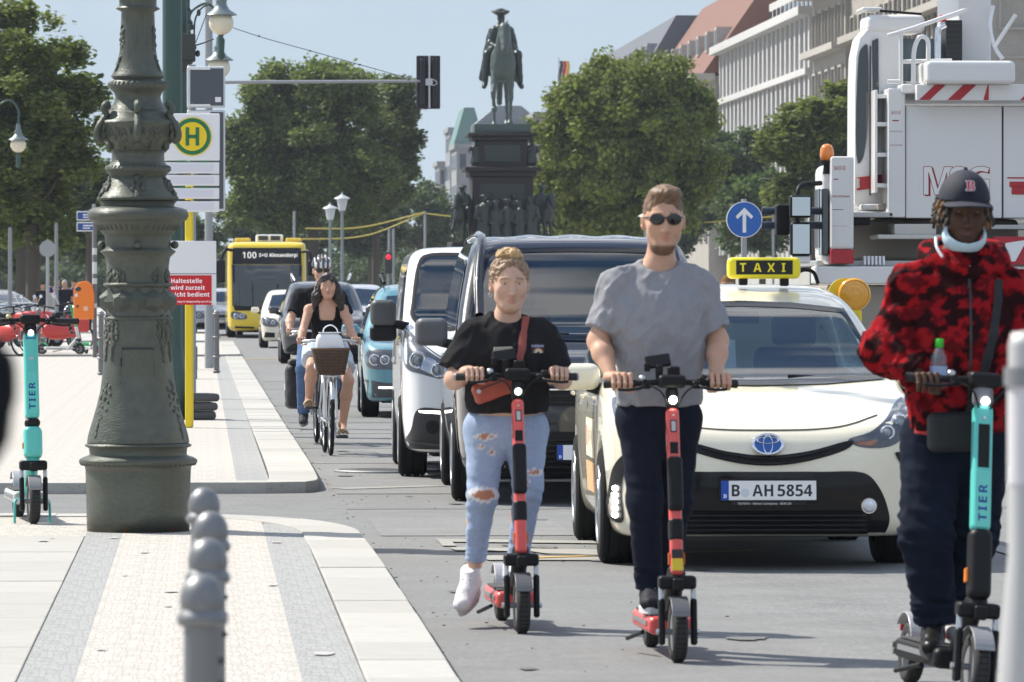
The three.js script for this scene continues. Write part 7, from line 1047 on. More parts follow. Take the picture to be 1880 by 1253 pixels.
// ---------------------------------------------------------------- houses along the north side
const paneMat = mat([0.05, 0.06, 0.075], 0.08, 0, { ior: 1.5 }), paneDark = mat([0.03, 0.035, 0.042], 0.1, 0, { ior: 1.5 });
const stoneTex = noiseTex(256, (u, v) => { const n = 0.80 + 0.06 * tnoise(u, v, 5, 1) + 0.05 * tnoise(u, v, 30, 2) + 0.04 * tnoise(u, v, 90, 3); return [n, n, n]; }, true); stoneTex.repeat.set(0.2, 0.2);
const wallMat = (c) => mat(c, 0.85, 0, { map: stoneTex });
function house(o) { // long facade facing the street (towards -x), from distance d0 (near) to d1 (far)
  const X = o.x, L = o.d1 - o.d0, t = thing('town_house', o.label, 'building', [X, 0, -o.d0]), w = wallMat(o.wall), trim = wallMat(o.trim ?? o.wall);
  mesh('wall', uvBoxed(bx(16, o.h, L, 8.25, o.h / 2, -L / 2)), w, t);
  const bays = Math.round(L / o.bay), bw = L / bays, n = o.floors, y0 = o.ground ?? 4.5, fh = (o.h - y0 - (o.parapet ?? 0.8)) / n, ww = bw * (o.ww ?? 0.5), wh = fh * (o.wh ?? 0.66);
  const frameG = [bx(0.16, wh + 0.24, 0.14, 0.13, 0, -ww / 2 - 0.06), bx(0.16, wh + 0.24, 0.14, 0.13, 0, ww / 2 + 0.06), bx(0.16, 0.13, ww, 0.13, wh / 2 + 0.06, 0), bx(0.26, 0.14, ww + 0.3, 0.08, -wh / 2 - 0.07, 0), bx(0.10, wh, 0.06, 0.2, 0, 0)], fg = merge(frameG), pg = bx(0.06, wh, ww, 0.22, 0, 0);
  for (let f = 0; f < n; f++) for (let b = 0; b < bays; b++) { const z = -(b + 0.5) * bw, y = y0 + (f + 0.5) * fh, win = mesh('window', fg, trim, t); win.position.set(0, y, z); const p = mesh('pane', pg, rnd() < 0.7 ? paneMat : paneDark, win); }
  if (o.fins) for (let b = 0; b <= bays; b++) { const f = mesh('pilaster', o.finGeo ?? (o.finGeo = bx(0.7, o.h - y0 + 0.3, bw * 0.26, -0.02, (o.h + y0) / 2 - 0.1, 0)), trim, t); f.position.z = -b * bw + (b === 0 ? -bw * 0.13 : b === bays ? bw * 0.13 : 0); }
  for (const y of o.bands ?? []) mesh('cornice', bx(1.1, 0.45, L - 0.1, -0.1, y, -L / 2), trim, t);
  mesh('eave', bx(1.9, 0.6, L + 0.3, -0.2, o.h - 0.1, -L / 2), trim, t);
  const eb = Math.max(2, Math.round(12 / o.bay)); for (let f = 0; f < n; f++) for (let b = 0; b < eb; b++) { const win = mesh('window', fg, trim, t); win.rotation.y = PI / 2; win.position.set(2.5 + b * 3, y0 + (f + 0.5) * fh, 0.12); mesh('pane', pg, paneMat, win); }
  if (o.roof) { const r = mesh('roof', extrude([[-0.4, 0], [o.roof[0], o.roof[1]], [16 - o.roof[0], o.roof[1]], [16.4, 0]], L + 0.2).translate(0.2, o.h + 0.21, -L - 0.1), mat(o.roof[2], 0.75), t);
    const dn = Math.round(L / (o.dormer ?? 6)); if (o.dormer) for (let i = 0; i < dn; i++) { const z = -(i + 0.5) * L / dn, y = o.h + o.roof[1] * 0.38, x = o.roof[0] * 0.3, dm = mesh('dormer', bx(2.0, 1.7, 1.7, x + 0.5, y, z), trim, r); mesh('pane', bx(0.05, 1.2, 1.1, x - 0.53, y, z), paneDark, dm); } }
  if (o.attic) { mesh('attic_wall', uvBoxed(bx(12, 3.4, L - 3, 9.5, o.h + 1.9, -L / 2)), trim, t); for (let b = 0; b < bays; b++) mesh('attic_pane', bx(0.08, 2.1, ww, 3.45, o.h + 1.9, -(b + 0.5) * (L - 3) / bays - 1.5), paneDark, t); }
  return t;
}
house({ x: 41.5, d0: 292, d1: 349, h: 25.5, wall: [0.50, 0.46, 0.40], trim: [0.58, 0.54, 0.48], bay: 4.4, floors: 4, ww: 0.42, fins: false, bands: [9.5, 17.5], label: 'tall old stone house directly behind the crane truck', ground: 5 });
house({ x: 41.2, d0: 349.4, d1: 368, h: 21.5, wall: [0.55, 0.51, 0.45], trim: [0.62, 0.58, 0.52], bay: 3.6, floors: 4, ww: 0.45, bands: [13.0, 17.3], label: 'narrow beige stone house with a deep cornice', ground: 4.5 });
house({ x: 41.6, d0: 368.4, d1: 433, h: 20.6, wall: [0.66, 0.65, 0.62], trim: [0.80, 0.79, 0.77], bay: 3.1, floors: 4, ww: 0.52, wh: 0.8, fins: true, bands: [12.4, 16.4], attic: true, label: 'white office house with close upright pillars', ground: 4.5 });
house({ x: 40.2, d0: 433.4, d1: 498, h: 18.6, wall: [0.58, 0.54, 0.48], trim: [0.66, 0.62, 0.56], bay: 4.2, floors: 3, ww: 0.42, bands: [8, 15.2], roof: [5.5, 8.5, [0.17, 0.075, 0.05]], dormer: 8, label: 'stone house with a steep red tiled roof and dormers', ground: 5 });
house({ x: 40.8, d0: 498.4, d1: 590, h: 21.5, wall: [0.36, 0.37, 0.40], trim: [0.44, 0.45, 0.48], bay: 4, floors: 4, ww: 0.55, roof: [2.5, 5.0, [0.10, 0.11, 0.13]], dormer: 7, label: 'grey house with a dark slate roof at the far end of the row', ground: 4.5 });
function farBlock(px0, px1, d, top, label, o = {}) { const x0 = gx(px0, d), x1 = gx(px1, d), s = 10000 / d, h = EYE + (HORIZON - top) / s, t = thing('distant_block', label, 'building', [(x0 + x1) / 2, 0, -d], 0, 'far blocks beyond the monument'), w = x1 - x0, wl = wallMat(o.wall ?? [0.42, 0.42, 0.42]); mesh('wall', uvBoxed(bx(w, h, o.dp ?? 14, 0, h / 2, -(o.dp ?? 14) / 2)), wl, t); const n = Math.max(2, Math.round(w / 2.6)), fl = Math.round(h / 3.6); const g = bx(w / n * 0.5, 1.9, 0.1, 0, 0, 0.0); for (let f = 1; f < fl; f++) for (let i = 0; i < n; i++) { const p = mesh('window', g, paneMat, t); p.position.set(-w / 2 + (i + 0.5) * w / n, (f + 0.5) * h / fl, 0.02); } const gs = bx(0.1, 1.9, 1.5); for (let f = 1; f < fl; f++) for (let i = 0; i < 4; i++) { const p = mesh('window', gs, paneMat, t); p.position.set(-w / 2 - 0.02, (f + 0.5) * h / fl, -2 - i * 3.2); } mesh('parapet', bx(w + 0.6, 0.6, (o.dp ?? 14) + 0.6, 0, h, -(o.dp ?? 14) / 2), wl, t); if (o.roof) mesh('roof', extrude([[-w / 2 - 0.3, 0], [-w / 2 + Math.min(2.5, w * 0.3), o.roof], [w / 2 - Math.min(2.5, w * 0.3), o.roof], [w / 2 + 0.3, 0]], (o.dp ?? 14)).translate(0, h + 0.31, -(o.dp ?? 14)), mat(o.rc ?? [0.12, 0.22, 0.20], 0.6), t); return t; }
farBlock(806, 832, 760, 300, 'lowest grey block left of the monument'); farBlock(826, 862, 740, 238, 'tall pale block left of the monument', { wall: [0.40, 0.41, 0.43] }); farBlock(838, 885, 680, 268, 'pale block with a green roof behind the monument', { roof: 4.5 }); farBlock(880, 990, 640, 230, 'wide block with a grey roof behind the bronze rider', { roof: 2.0, rc: [0.2, 0.22, 0.24], wall: [0.38, 0.38, 0.38] }); farBlock(984, 1060, 620, 210, 'block behind the sunlit tree carrying the flag', { wall: [0.40, 0.39, 0.37] });
{ const d = 615, t = thing('national_flag', 'black red and gold flag on a rooftop pole beside the sunlit tree', 'flag', [gx(1026, d), 0, -d]), s = 10000 / d, Y = (py) => EYE - (py - HORIZON) / s; mesh('flag_pole', rod([0, Y(212), 0], [0, Y(104), 0], 0.06, 0.04), grey, t); [[0, [0.01, 0.01, 0.01]], [1, [0.55, 0.02, 0.02]], [2, [0.75, 0.45, 0.02]]].forEach(([i, c]) => { const g = new THREE.PlaneGeometry(0.38, 2.3, 3, 14), p = g.attributes.position; for (let k = 0; k < p.count; k++) { const y = p.getY(k); p.setX(k, p.getX(k) + 0.15 * Math.sin(y * 2) + (1.15 - y) * 0.12 * (0.3 + i * 0.4)); p.setZ(k, 0.2 * Math.sin(y * 3 + p.getX(k) * 4)); } g.computeVertexNormals(); mesh('flag_stripe', g.translate(0.15 + 0.36 * i, Y(130), 0), mat(c, 0.8, 0, { side: THREE.DoubleSide }), t); }); }

// ================================================================ crane truck at the works site
{
  const d = 50, s = 200, t = thing('crane_truck', 'white mobile crane truck with red stripes and an orange beacon', 'crane truck', [gx(1500, d), 0, -d]), X = (px) => (px - 1500) / s, Y = (py) => EYE - (py - HORIZON) / s;
  const white = paint([0.72, 0.71, 0.69], { clearcoat: 0.5, clearcoatRoughness: 0.2 }), red = mat([0.42, 0.02, 0.03], 0.45), dirty = mat([0.30, 0.27, 0.23], 0.7), steel = mat([0.45, 0.45, 0.44], 0.45, 0.6);
  const B = (name, px0, py0, px1, py1, z0, z1, m = white, r = 0.02, parent = t) => mesh(name, rb(X(px1) - X(px0), Y(py0) - Y(py1), z0 - z1, r, (X(px0) + X(px1)) / 2, (Y(py0) + Y(py1)) / 2, (z0 + z1) / 2), m, parent);
  // carrier
  B('front_beam', 1500, 489, 2010, 522, 0.0, -0.5); B('deck', 1506, 478, 2000, 489, -0.3, -9, steel, 0.01); B('chassis', 1530, 523, 1990, 690, -0.2, -9, dirty, 0.03); B('bumper', 1520, 690, 2010, 790, 0.1, -0.5, mat([0.03, 0.03, 0.032], 0.5), 0.05);
  for (const [px, w] of [[1570, 0], [1930, 0]]) for (const z of [-1.6, -3.4, -6.2]) { const wh = part('wheel', t); wh.position.set(X(px), 0.62, z); const ty = lathe([[0.33, -0.19], [0.55, -0.2], [0.6, -0.17], [0.62, -0.1], [0.62, 0.1], [0.6, 0.17], [0.55, 0.2], [0.33, 0.19]], 40).rotateZ(PI / 2); mesh('tyre', ty, tyreMat, wh); mesh('rim', cy(0.34, 0.34, 0.3, 0, 0, 0, 0, 0, PI / 2), steel, wh); }
  // driving cab: low, to the left of the boom
  const cab = B('driving_cab', 1512, 300, 1572, 486, -0.12, -0.75, white, 0.08); B('cab_window', 1511, 345, 1526, 470, -0.10, -0.35, darkGlass, 0.02, cab); B('cab_side_window', 1510, 345, 1514, 455, -0.25, -0.65, darkGlass, 0.005, cab);
  const pn = B('lettered_panel', 1526, 286, 1569, 458, 0.0, -0.18, white, 0.03); B('red_foot', 1526, 458, 1569, 484, 0.003, -0.18, red, 0.01);
  mesh('panel_print', face(0.17, 0.82, X(1545), Y(370), 0.0035), textPlate(0.17, 0.82, (c, w, h) => { c.fillStyle = '#dcdad6'; c.fillRect(0, 0, w, h); c.fillStyle = '#8e2a33'; c.strokeStyle = '#8e2a33'; c.font = 'bold ' + w * 0.30 + 'px sans-serif'; c.lineWidth = 2; c.strokeText('MSG', w * 0.1, h * 0.14); c.fillRect(w * 0.08, h * 0.24, w * 0.26, h * 0.012); c.font = 'bold ' + w * 0.16 + 'px sans-serif'; c.fillText('030/2029440', w * 0.02, h * 0.45); c.fillStyle = '#222'; c.fillRect(w * 0.02, h * 0.585, w * 0.6, h * 0.006); c.fillStyle = '#a58b8b'; c.font = w * 0.10 + 'px sans-serif'; c.fillText('www.kranservice', w * 0.05, h * 0.78); }, {}, 128), pn);
  // beacon
  const bc = mesh('beacon', lathe([[0, 0], [0.062, 0], [0.066, 0.06], [0.060, 0.11], [0.04, 0.145], [0, 0.155]], 24).translate(X(1522), Y(293), -0.15), mat([0.75, 0.20, 0.01], 0.15, 0, { clearcoat: 1 }), t); mesh('beacon_foot', [cy(0.066, 0.066, 0.04, X(1522), Y(293) - 0.02, -0.15), cy(0.03, 0.04, 0.09, X(1522), Y(293) - 0.08, -0.15)], blackTrim, bc);
  // mirrors on their arm
  mesh('front_mirror_arm', tube([[X(1500), Y(520), 0.1], [X(1490), Y(500), 0.15], [X(1470), Y(496), 0.2], [X(1455), Y(505), 0.2]], 0.018), blackTrim, t);
  const ar = mesh('mirror_arm', tube([[X(1510), Y(335), -0.1], [X(1470), Y(340), 0.05], [X(1463), Y(350), 0.1], [X(1463), Y(470), 0.1]], 0.022), blackTrim, t);
  for (const [a, b, c, e] of [[1446, 358, 1487, 400], [1447, 408, 1486, 470]]) { const m = B('wing_mirror', a, b, c, e, 0.2, 0.08, blackTrim, 0.03, ar); mesh('mirror_face', bx((c - a - 8) / s, (e - b - 8) / s, 0.01, X((a + c) / 2), Y((b + e) / 2), 0.203), mat([0.55, 0.58, 0.6], 0.02, 1), m); }
  B('lower_mirror', 1448, 470, 1484, 484, 0.18, 0.06, white, 0.02, ar); B('side_box', 1425, 375, 1450, 432, 0.0, -0.2, blackTrim, 0.02, ar);
  for (const y of [386, 413]) mesh('site_rail', rod([X(1404), Y(y), -0.3], [X(1512), Y(y), -0.3], 0.035), mat([0.02, 0.03, 0.06], 0.5), t);
  // crane cab
  const cc = mesh('crane_cab', (() => { const p = [[1570, 370], [1571, 150], [1573, 95], [1580, 62], [1592, 48], [1650, 48], [1650, 165], [1622, 172], [1622, 372], [1580, 378]].map(([a, b]) => [X(a), Y(b)]); return extrude(p, 0.55, 0.02).translate(0, 0, -1.35); })(), white, t); cc.position.x = 0.11;
  const glassP = (name, pts, m = darkGlass, z = -0.772) => mesh(name, extrude(pts.map(([a, b]) => [X(a), Y(b)]), 0.008).translate(0, 0, z), m, cc);
  glassP('front_window', smoothPts([[1573, 296], [1573, 110], [1578, 82], [1589, 72], [1592, 90], [1592, 200], [1588, 255], [1580, 290]], 40, true)); glassP('door_window', [[1599, 66], [1611, 60], [1612, 180], [1608, 230], [1602, 250]]); glassP('red_stripe', [[1571, 322], [1618, 316], [1618, 340], [1571, 346]], red, -0.774); mesh('door_gap', bx(0.012, Y(75) - Y(355), 0.006, X(1596), (Y(75) + Y(355)) / 2, -0.776), seam, cc); B('door_handle', 1571, 324, 1575, 342, -0.72, -0.78, steel, 0.005, cc);
  B('cab_roof_rail', 1582, 2, 1620, 8, -0.8, -1.3, white, 0.02, cc); mesh('wiper', rod([X(1612), Y(10), -0.7], [X(1690), Y(16), -0.7], 0.012), blackTrim, cc); B('cab_top', 1590, 16, 1700, 50, -0.75, -1.4, white, 0.06, cc); B('rear_glass', 1660, 60, 1730, 140, -0.9, -0.95, mat([0.10, 0.14, 0.15], 0.05), 0.01, cc);
  B('cab_sill', 1575, 372, 1626, 384, -0.6, -1.35, white, 0.02, cc); B('under_box', 1626, 372, 1640, 384, -0.5, -1.5, dirty, 0.01); B('cab_step', 1571, 388, 1650, 398, -0.3, -1.3, steel, 0.01); B('step_block', 1572, 398, 1608, 412, -0.35, -1.0, blackTrim, 0.01); B('tool_shelf', 1618, 430, 1745, 438, -0.2, -1.0, mat([0.55, 0.53, 0.48], 0.6), 0.01); B('tool_box', 1652, 410, 1730, 430, -0.3, -1.0, mat([0.55, 0.53, 0.48], 0.6), 0.01); B('turntable', 1575, 400, 1900, 478, -0.8, -3, dirty, 0.05);
  for (let i = 0; i < 6; i++) B('vent_fin', 1590 + i * 7, 470, 1594 + i * 7, 486, -0.1, -0.2, whitePlastic, 0.003);
  // ladder between cab and box
  for (const y of [168, 220, 277, 334]) B('ladder_step', 1621, y, 1641, y + 8, -0.42, -0.75, white, 0.006); B('ladder_side', 1618, 160, 1623, 352, -0.42, -0.75, white, 0.006);
  // superstructure boxes
  const sb = B('side_box', 1640, 158, 1672, 398, -0.30, -3.5, white, 0.015); mesh('side_print', face(0.12, 0.98, X(1655), Y(265), -0.2985), textPlate(0.12, 0.98, (c, w, h) => { c.fillStyle = '#dddbd8'; c.fillRect(0, 0, w, h); c.strokeStyle = c.fillStyle = '#8e2a33'; c.lineWidth = 2; c.font = 'bold ' + w * 0.36 + 'px sans-serif'; c.strokeText('MSG', w * 0.08, h * 0.20); c.fillRect(w * 0.2, h * 0.255, w * 0.5, h * 0.012); c.font = w * 0.165 + 'px sans-serif'; c.fillText('KRANSERVICE', 0, h * 0.37); c.fillText('030/2029440', 0, h * 0.50); }, {}, 128), sb);
  B('counterweight', 1674, 190, 1854, 399, -0.34, -3.5, white, 0.012); B('counterweight', 1857, 190, 2050, 399, -0.34, -3.5, white, 0.012);
  mesh('company_letters', face(0.66, 0.32, X(1765), Y(331), -0.338), textPlate(0.66, 0.32, (c, w, h) => { c.fillStyle = '#dedcd8'; c.fillRect(0, 0, w, h); c.font = 'bold ' + h * 1.15 + 'px sans-serif'; const L = (ch, x) => { c.fillStyle = '#8b1622'; for (let k = 0; k < 14; k++) c.fillText(ch, x + k, h * 0.92 + k * 0.7 - 8); c.fillStyle = '#e4e2de'; c.fillText(ch, x, h * 0.92 - 8); c.lineWidth = 4; c.strokeStyle = '#8b1622'; c.strokeText(ch, x, h * 0.92 - 8); }; L('M', w * 0.01); L('S', w * 0.40); L('G', w * 0.64); }, {}, 512), t);
  mesh('telephone_mark', [rb(0.16, 0.05, 0.01, 0.02, X(1884), Y(336), -0.335), rb(0.12, 0.07, 0.01, 0.02, X(1884), Y(348), -0.334), bx(0.2, 0.012, 0.008, X(1884), Y(324), -0.336)], red, t);
  // hazard bar and upper deck
  const hz = B('hazard_bar', 1688, 152, 2000, 182, -0.1, -0.25, white, 0.01); for (const [a, b] of [[1692, 20], [1745, 24], [1812, 10], [1880, 24]]) mesh('hazard_stripe', extrude([[X(a), Y(181)], [X(a + b), Y(181)], [X(a + b + (b > 12 ? 30 : 0)), Y(153)], [X(a + (b > 12 ? 30 : 8)), Y(153)]], 0.004).translate(0, 0, -0.0985), red, hz);
  B('upper_deck', 1664, 150, 2000, 168, -0.26, -3.5, white, 0.02); B('upper_box', 1702, 109, 1868, 152, 0.05, -1.3, white, 0.045); B('boom_column', 1788, -120, 1850, 108, -0.9, -2.4, white, 0.03); B('boom', 1690, -260, 1900, -110, -0.5, -9, white, 0.05); B('cooler', 1756, 28, 1787, 104, -0.6, -1.0, mat([0.02, 0.02, 0.024], 0.5), 0.01); for (let i = 0; i < 7; i++) B('cooler_fin', 1757, 34 + i * 10, 1786, 36 + i * 10, -0.59, -0.602, ironDark, 0.002);
  mesh('exhaust', [tube([[X(1738), Y(110), -0.5], [X(1738), Y(70), -0.5], [X(1741), Y(45), -0.5], [X(1752), Y(38), -0.5]], 0.035)], chrome, t); mesh('red_lamp', rb(0.075, 0.06, 0.06, 0.02, X(1749), Y(25), -0.6), mat([0.6, 0.01, 0.02], 0.2), t);
  for (const [a, b] of [[[1640, 145], [1665, 145]], [[1665, 50], [1665, 150]], [[1640, 60], [1690, 45]], [[1690, 45], [1790, 10]], [[1665, 108], [1760, 106]], [[1880, 20], [1840, 80]]]) mesh('railing', rod([X(a[0]), Y(a[1]), -0.35], [X(b[0]), Y(b[1]), -0.35], 0.02), white, t);
  mesh('railing_loop', tube([[X(1686), Y(150), -0.3], [X(1690), Y(80), -0.3], [X(1700), Y(62), -0.3], [X(1712), Y(66), -0.3], [X(1715), Y(105), -0.3]], 0.022), white, t); mesh('hose', tube([[X(1850), Y(0), -0.8], [X(1842), Y(40), -0.7], [X(1852), Y(80), -0.7], [X(1866), Y(100), -0.7]], 0.02), whitePlastic, t);
  B('tread_plate', 1815, 412, 2000, 420, -0.1, -1.2, steel, 0.004); const ch = B('chevron_board', 1828, 434, 2000, 486, 0.02, -0.05, red, 0.006); mesh('chevron_mark', extrude([[X(1848), Y(480)], [X(1868), Y(480)], [X(1890), Y(440)], [X(1850), Y(446)]], 0.004).translate(0, 0, 0.023), whitePlastic, ch);
  addPlate(t, X(1853), Y(727), 0.115, []);
}
{ // yellow warning lamp on a site barrier
  const d = 46, s = 10000 / d, t = thing('warning_lamp', 'round yellow works lamp on a thin stand beside the taxi roof', 'warning lamp', [gx(1564, d), 0, -d]), y = EYE - (541 - HORIZON) / s, am = mat([0.80, 0.36, 0.01], 0.18, 0, { clearcoat: 1 });
  mesh('lens', lathe([[0, 0.045], [0.06, 0.04], [0.11, 0.025], [0.14, 0.0], [0.14, -0.03], [0, -0.03]], 32).rotateX(PI / 2).translate(0.02, y, 0.03), am, t); for (const r of [0.05, 0.09, 0.125]) mesh('lens_ring', mv(new THREE.TorusGeometry(r, 0.004, 6, 32), 0.02, y, 0.045 + (0.14 - r) * 0.28), am, t);
  mesh('lamp_housing', [rb(0.13, 0.16, 0.1, 0.03, 0.02, y - 0.2, 0), cy(0.15, 0.15, 0.03, -0.05, y - 0.01, -0.05, PI / 2)], yellowPaint, t); mesh('lamp_stand', rod([0.02, 0, 0], [0.02, y - 0.25, 0], 0.02), steelPost(), t);
  function steelPost() { return grey; }
}

// ================================================================ bicycles and cyclists
function bikeWheel(t, r, z, y0 = r, w = 0.016, name = 'wheel', tilt = 0) { const g = part(name, t); g.position.set(0, y0, z); mesh('tyre', mv(new THREE.TorusGeometry(r - w, w, 10, 48), 0, 0, 0, 0, PI / 2), tyreMat, g); mesh('rim', mv(new THREE.TorusGeometry(r - w * 2.3, 0.007, 6, 48), 0, 0, 0, 0, PI / 2), alu, g); const sp_ = []; for (let i = 0; i < 28; i++) { const q = i / 28 * 2 * PI; sp_.push(rod([(i % 2 ? 0.03 : -0.03), 0, 0], [0, Math.cos(q) * (r - 0.035), Math.sin(q) * (r - 0.035)], 0.0011, 0.0011, 4)); } mesh('spokes', merge(sp_), alu, g); mesh('hub', cy(0.018, 0.018, 0.09, 0, 0, 0, 0, 0, PI / 2), alu, g); return g; }
function makeBike(o) {
  const t = thing('bicycle', o.label, 'bicycle', o.pos, o.turn, o.group), f = o.paint, R = o.R ?? 0.34, zr = -1.05;
  bikeWheel(t, R, 0, R, 0.019, 'front_wheel'); bikeWheel(t, R, zr, R, 0.019, 'rear_wheel');
  const crown = [0, 0.74, -0.13], head = [0, 0.92, -0.19], bb = [0, 0.29, -0.60], seatT = [0, 0.80, -0.82], axle = [0, R, zr];
  mesh('frame', [rod([0, 0.87, -0.175], bb, 0.018), rod([0, 0.78, -0.145], [0, 0.26, -0.58], 0.016), rod(bb, seatT, 0.016), rod(bb, [0.06, R, zr], 0.010), rod(bb, [-0.06, R, zr], 0.010), rod(seatT, [0.06, R, zr], 0.008), rod(seatT, [-0.06, R, zr], 0.008), rod(crown, head, 0.022)], f, t);
  mesh('fork', [rod([0.05, 0.70, -0.12], [0.055, R, 0], 0.012), rod([-0.05, 0.70, -0.12], [-0.055, R, 0], 0.012), rod([-0.05, 0.71, -0.12], [0.05, 0.71, -0.12], 0.014)], f, t);
  mesh('saddle', [sp(1, 0, 0.93, -0.88, 0.09, 0.035, 0.12, 14), sp(1, 0, 0.93, -0.74, 0.035, 0.025, 0.1, 12), rod(seatT, [0, 0.92, -0.86], 0.013)], blackTrim, t);
  const h = o.bar ?? 1.03, bw = o.bw ?? 0.26, hb = mesh('handlebar', [rod(head, [0, h - 0.02, -0.2], 0.014), tube([[-bw, h, -0.36], [-bw * 0.95, h + 0.005, -0.24], [-0.09, h + 0.015, -0.17], [0, h - 0.02, -0.18], [0.09, h + 0.015, -0.17], [bw * 0.95, h + 0.005, -0.24], [bw, h, -0.36]], 0.0115, 50, 8)], alu, t);
  for (const s of [-1, 1]) { mesh('grip', rod([s * bw * 0.97, h + 0.003, -0.26], [s * bw * 1.0, h, -0.38], 0.017), blackTrim, hb); mesh('brake_lever', tube([[s * bw * 0.7, h, -0.17], [s * bw * 0.95, h - 0.02, -0.16], [s * bw * 1.04, h - 0.03, -0.25]], 0.006), alu, hb); }
  mesh('mudguard', (() => { const pts = []; for (let i = 0; i <= 12; i++) { const q = mix(0.5, 2.6, i / 12); pts.push([0, R + Math.sin(q) * (R + 0.02), Math.cos(q) * (R + 0.02)]); } const g = tube(pts, 0.022, 24, 6); return g; })(), alu, t);
  mesh('crank', [cy(0.085, 0.085, 0.008, 0.05, 0.29, -0.60, 0, 0, PI / 2), rod([0.07, 0.29, -0.6], [0.075, 0.16 + 0.0, -0.54], 0.010), rod([-0.07, 0.29, -0.6], [-0.075, 0.42, -0.66], 0.010)], alu, t);
  mesh('pedal', rb(0.09, 0.02, 0.07, 0.006, 0.125, 0.155, -0.54), blackTrim, t); mesh('pedal', rb(0.09, 0.02, 0.07, 0.006, -0.125, 0.425, -0.66), blackTrim, t);
  mesh('front_lamp', [cy(0.03, 0.025, 0.05, 0, 0.70, -0.06, PI / 2)], chrome, t);
  return t;
}
const cyW = { pos: [gx(607, 49.8), 0, -49.8], turn: 0.03 };
makeBike({ ...cyW, label: 'silver city bicycle with a wicker basket ridden by the woman in a tank top', paint: mat([0.55, 0.56, 0.57], 0.3, 0.5), bw: 0.25, bar: 1.04 });
{ // woven basket on the bars
  const t = thing('wicker_basket', 'brown wicker basket on the front of the city bicycle', 'basket', cyW.pos, cyW.turn), wk = [mat([0.060, 0.034, 0.020], 0.75), mat([0.095, 0.055, 0.033], 0.75)], z0 = -0.02;
  const y0 = 0.745, y1 = 0.975, loop = (y) => { const u = (y - y0) / (y1 - y0), a = mix(0.125, 0.168, u), b = mix(0.10, 0.125, u), pts = []; for (let i = 0; i < 40; i++) { const q = i / 40 * 2 * PI, c = Math.cos(q), s = Math.sin(q), k = Math.pow(Math.abs(c) ** 5 + Math.abs(s) ** 5, -0.2); pts.push([c * k * a, y, z0 + s * k * b]); } return pts; };
  for (let i = 0; i < 17; i++) { const y = mix(y0, y1 - 0.012, i / 16), p = loop(y).map(([a, b, c], k) => { const o = ((k + i) % 2 ? 1 : -1) * 0.004; return [a * (1 + o * 3), b, c * (1 + o * 3)]; }); mesh('woven_row', tube(p, 0.0072, 80, 5, true), wk[i % 2], t); }
  for (let k = 0; k < 40; k += 2) mesh('stake', rod(loop(y0)[k], loop(y1)[k], 0.005, 0.005, 6), wk[k % 4 ? 1 : 0], t);
  mesh('rim_braid', tube(loop(y1), 0.013, 80, 7, true), wk[1], t); mesh('basket_floor', bx(0.24, 0.012, 0.19, 0, y0, z0), wk[0], t); mesh('carrier', [bx(0.1, 0.012, 0.2, 0, y0 - 0.02, z0 - 0.02), rod([-0.05, y0 - 0.02, z0 - 0.08], [-0.05, 0.36, -0.01], 0.006), rod([0.05, y0 - 0.02, z0 - 0.08], [0.05, 0.36, -0.01], 0.006)], alu, t);
  const b = thing('handbag', 'white leather handbag standing in the wicker basket', 'bag', cyW.pos, cyW.turn); mesh('bag_body', solid((x, y, z) => dBox(x + 0.005 + (y - 0.95) * 0.08, y - 0.95, z - z0, 0.132 - (y - 0.98) * 0.16, 0.175, 0.07, 0.055) + 0.004 * noise(x * 18, y * 18, z * 18), [-0.2, 0.75, -0.15], [0.2, 1.2, 0.12], 0.013), mat([0.72, 0.73, 0.76], 0.5), b);
  mesh('bag_handle', tube([[-0.07, 1.10, z0], [-0.06, 1.165, z0], [0, 1.195, z0], [0.055, 1.16, z0], [0.07, 1.10, z0]], 0.006), mat([0.72, 0.73, 0.76], 0.5), b); mesh('bag_flap', rb(0.2, 0.008, 0.12, 0.004, -0.01, 1.126, z0), mat([0.66, 0.67, 0.70], 0.5), b);
}
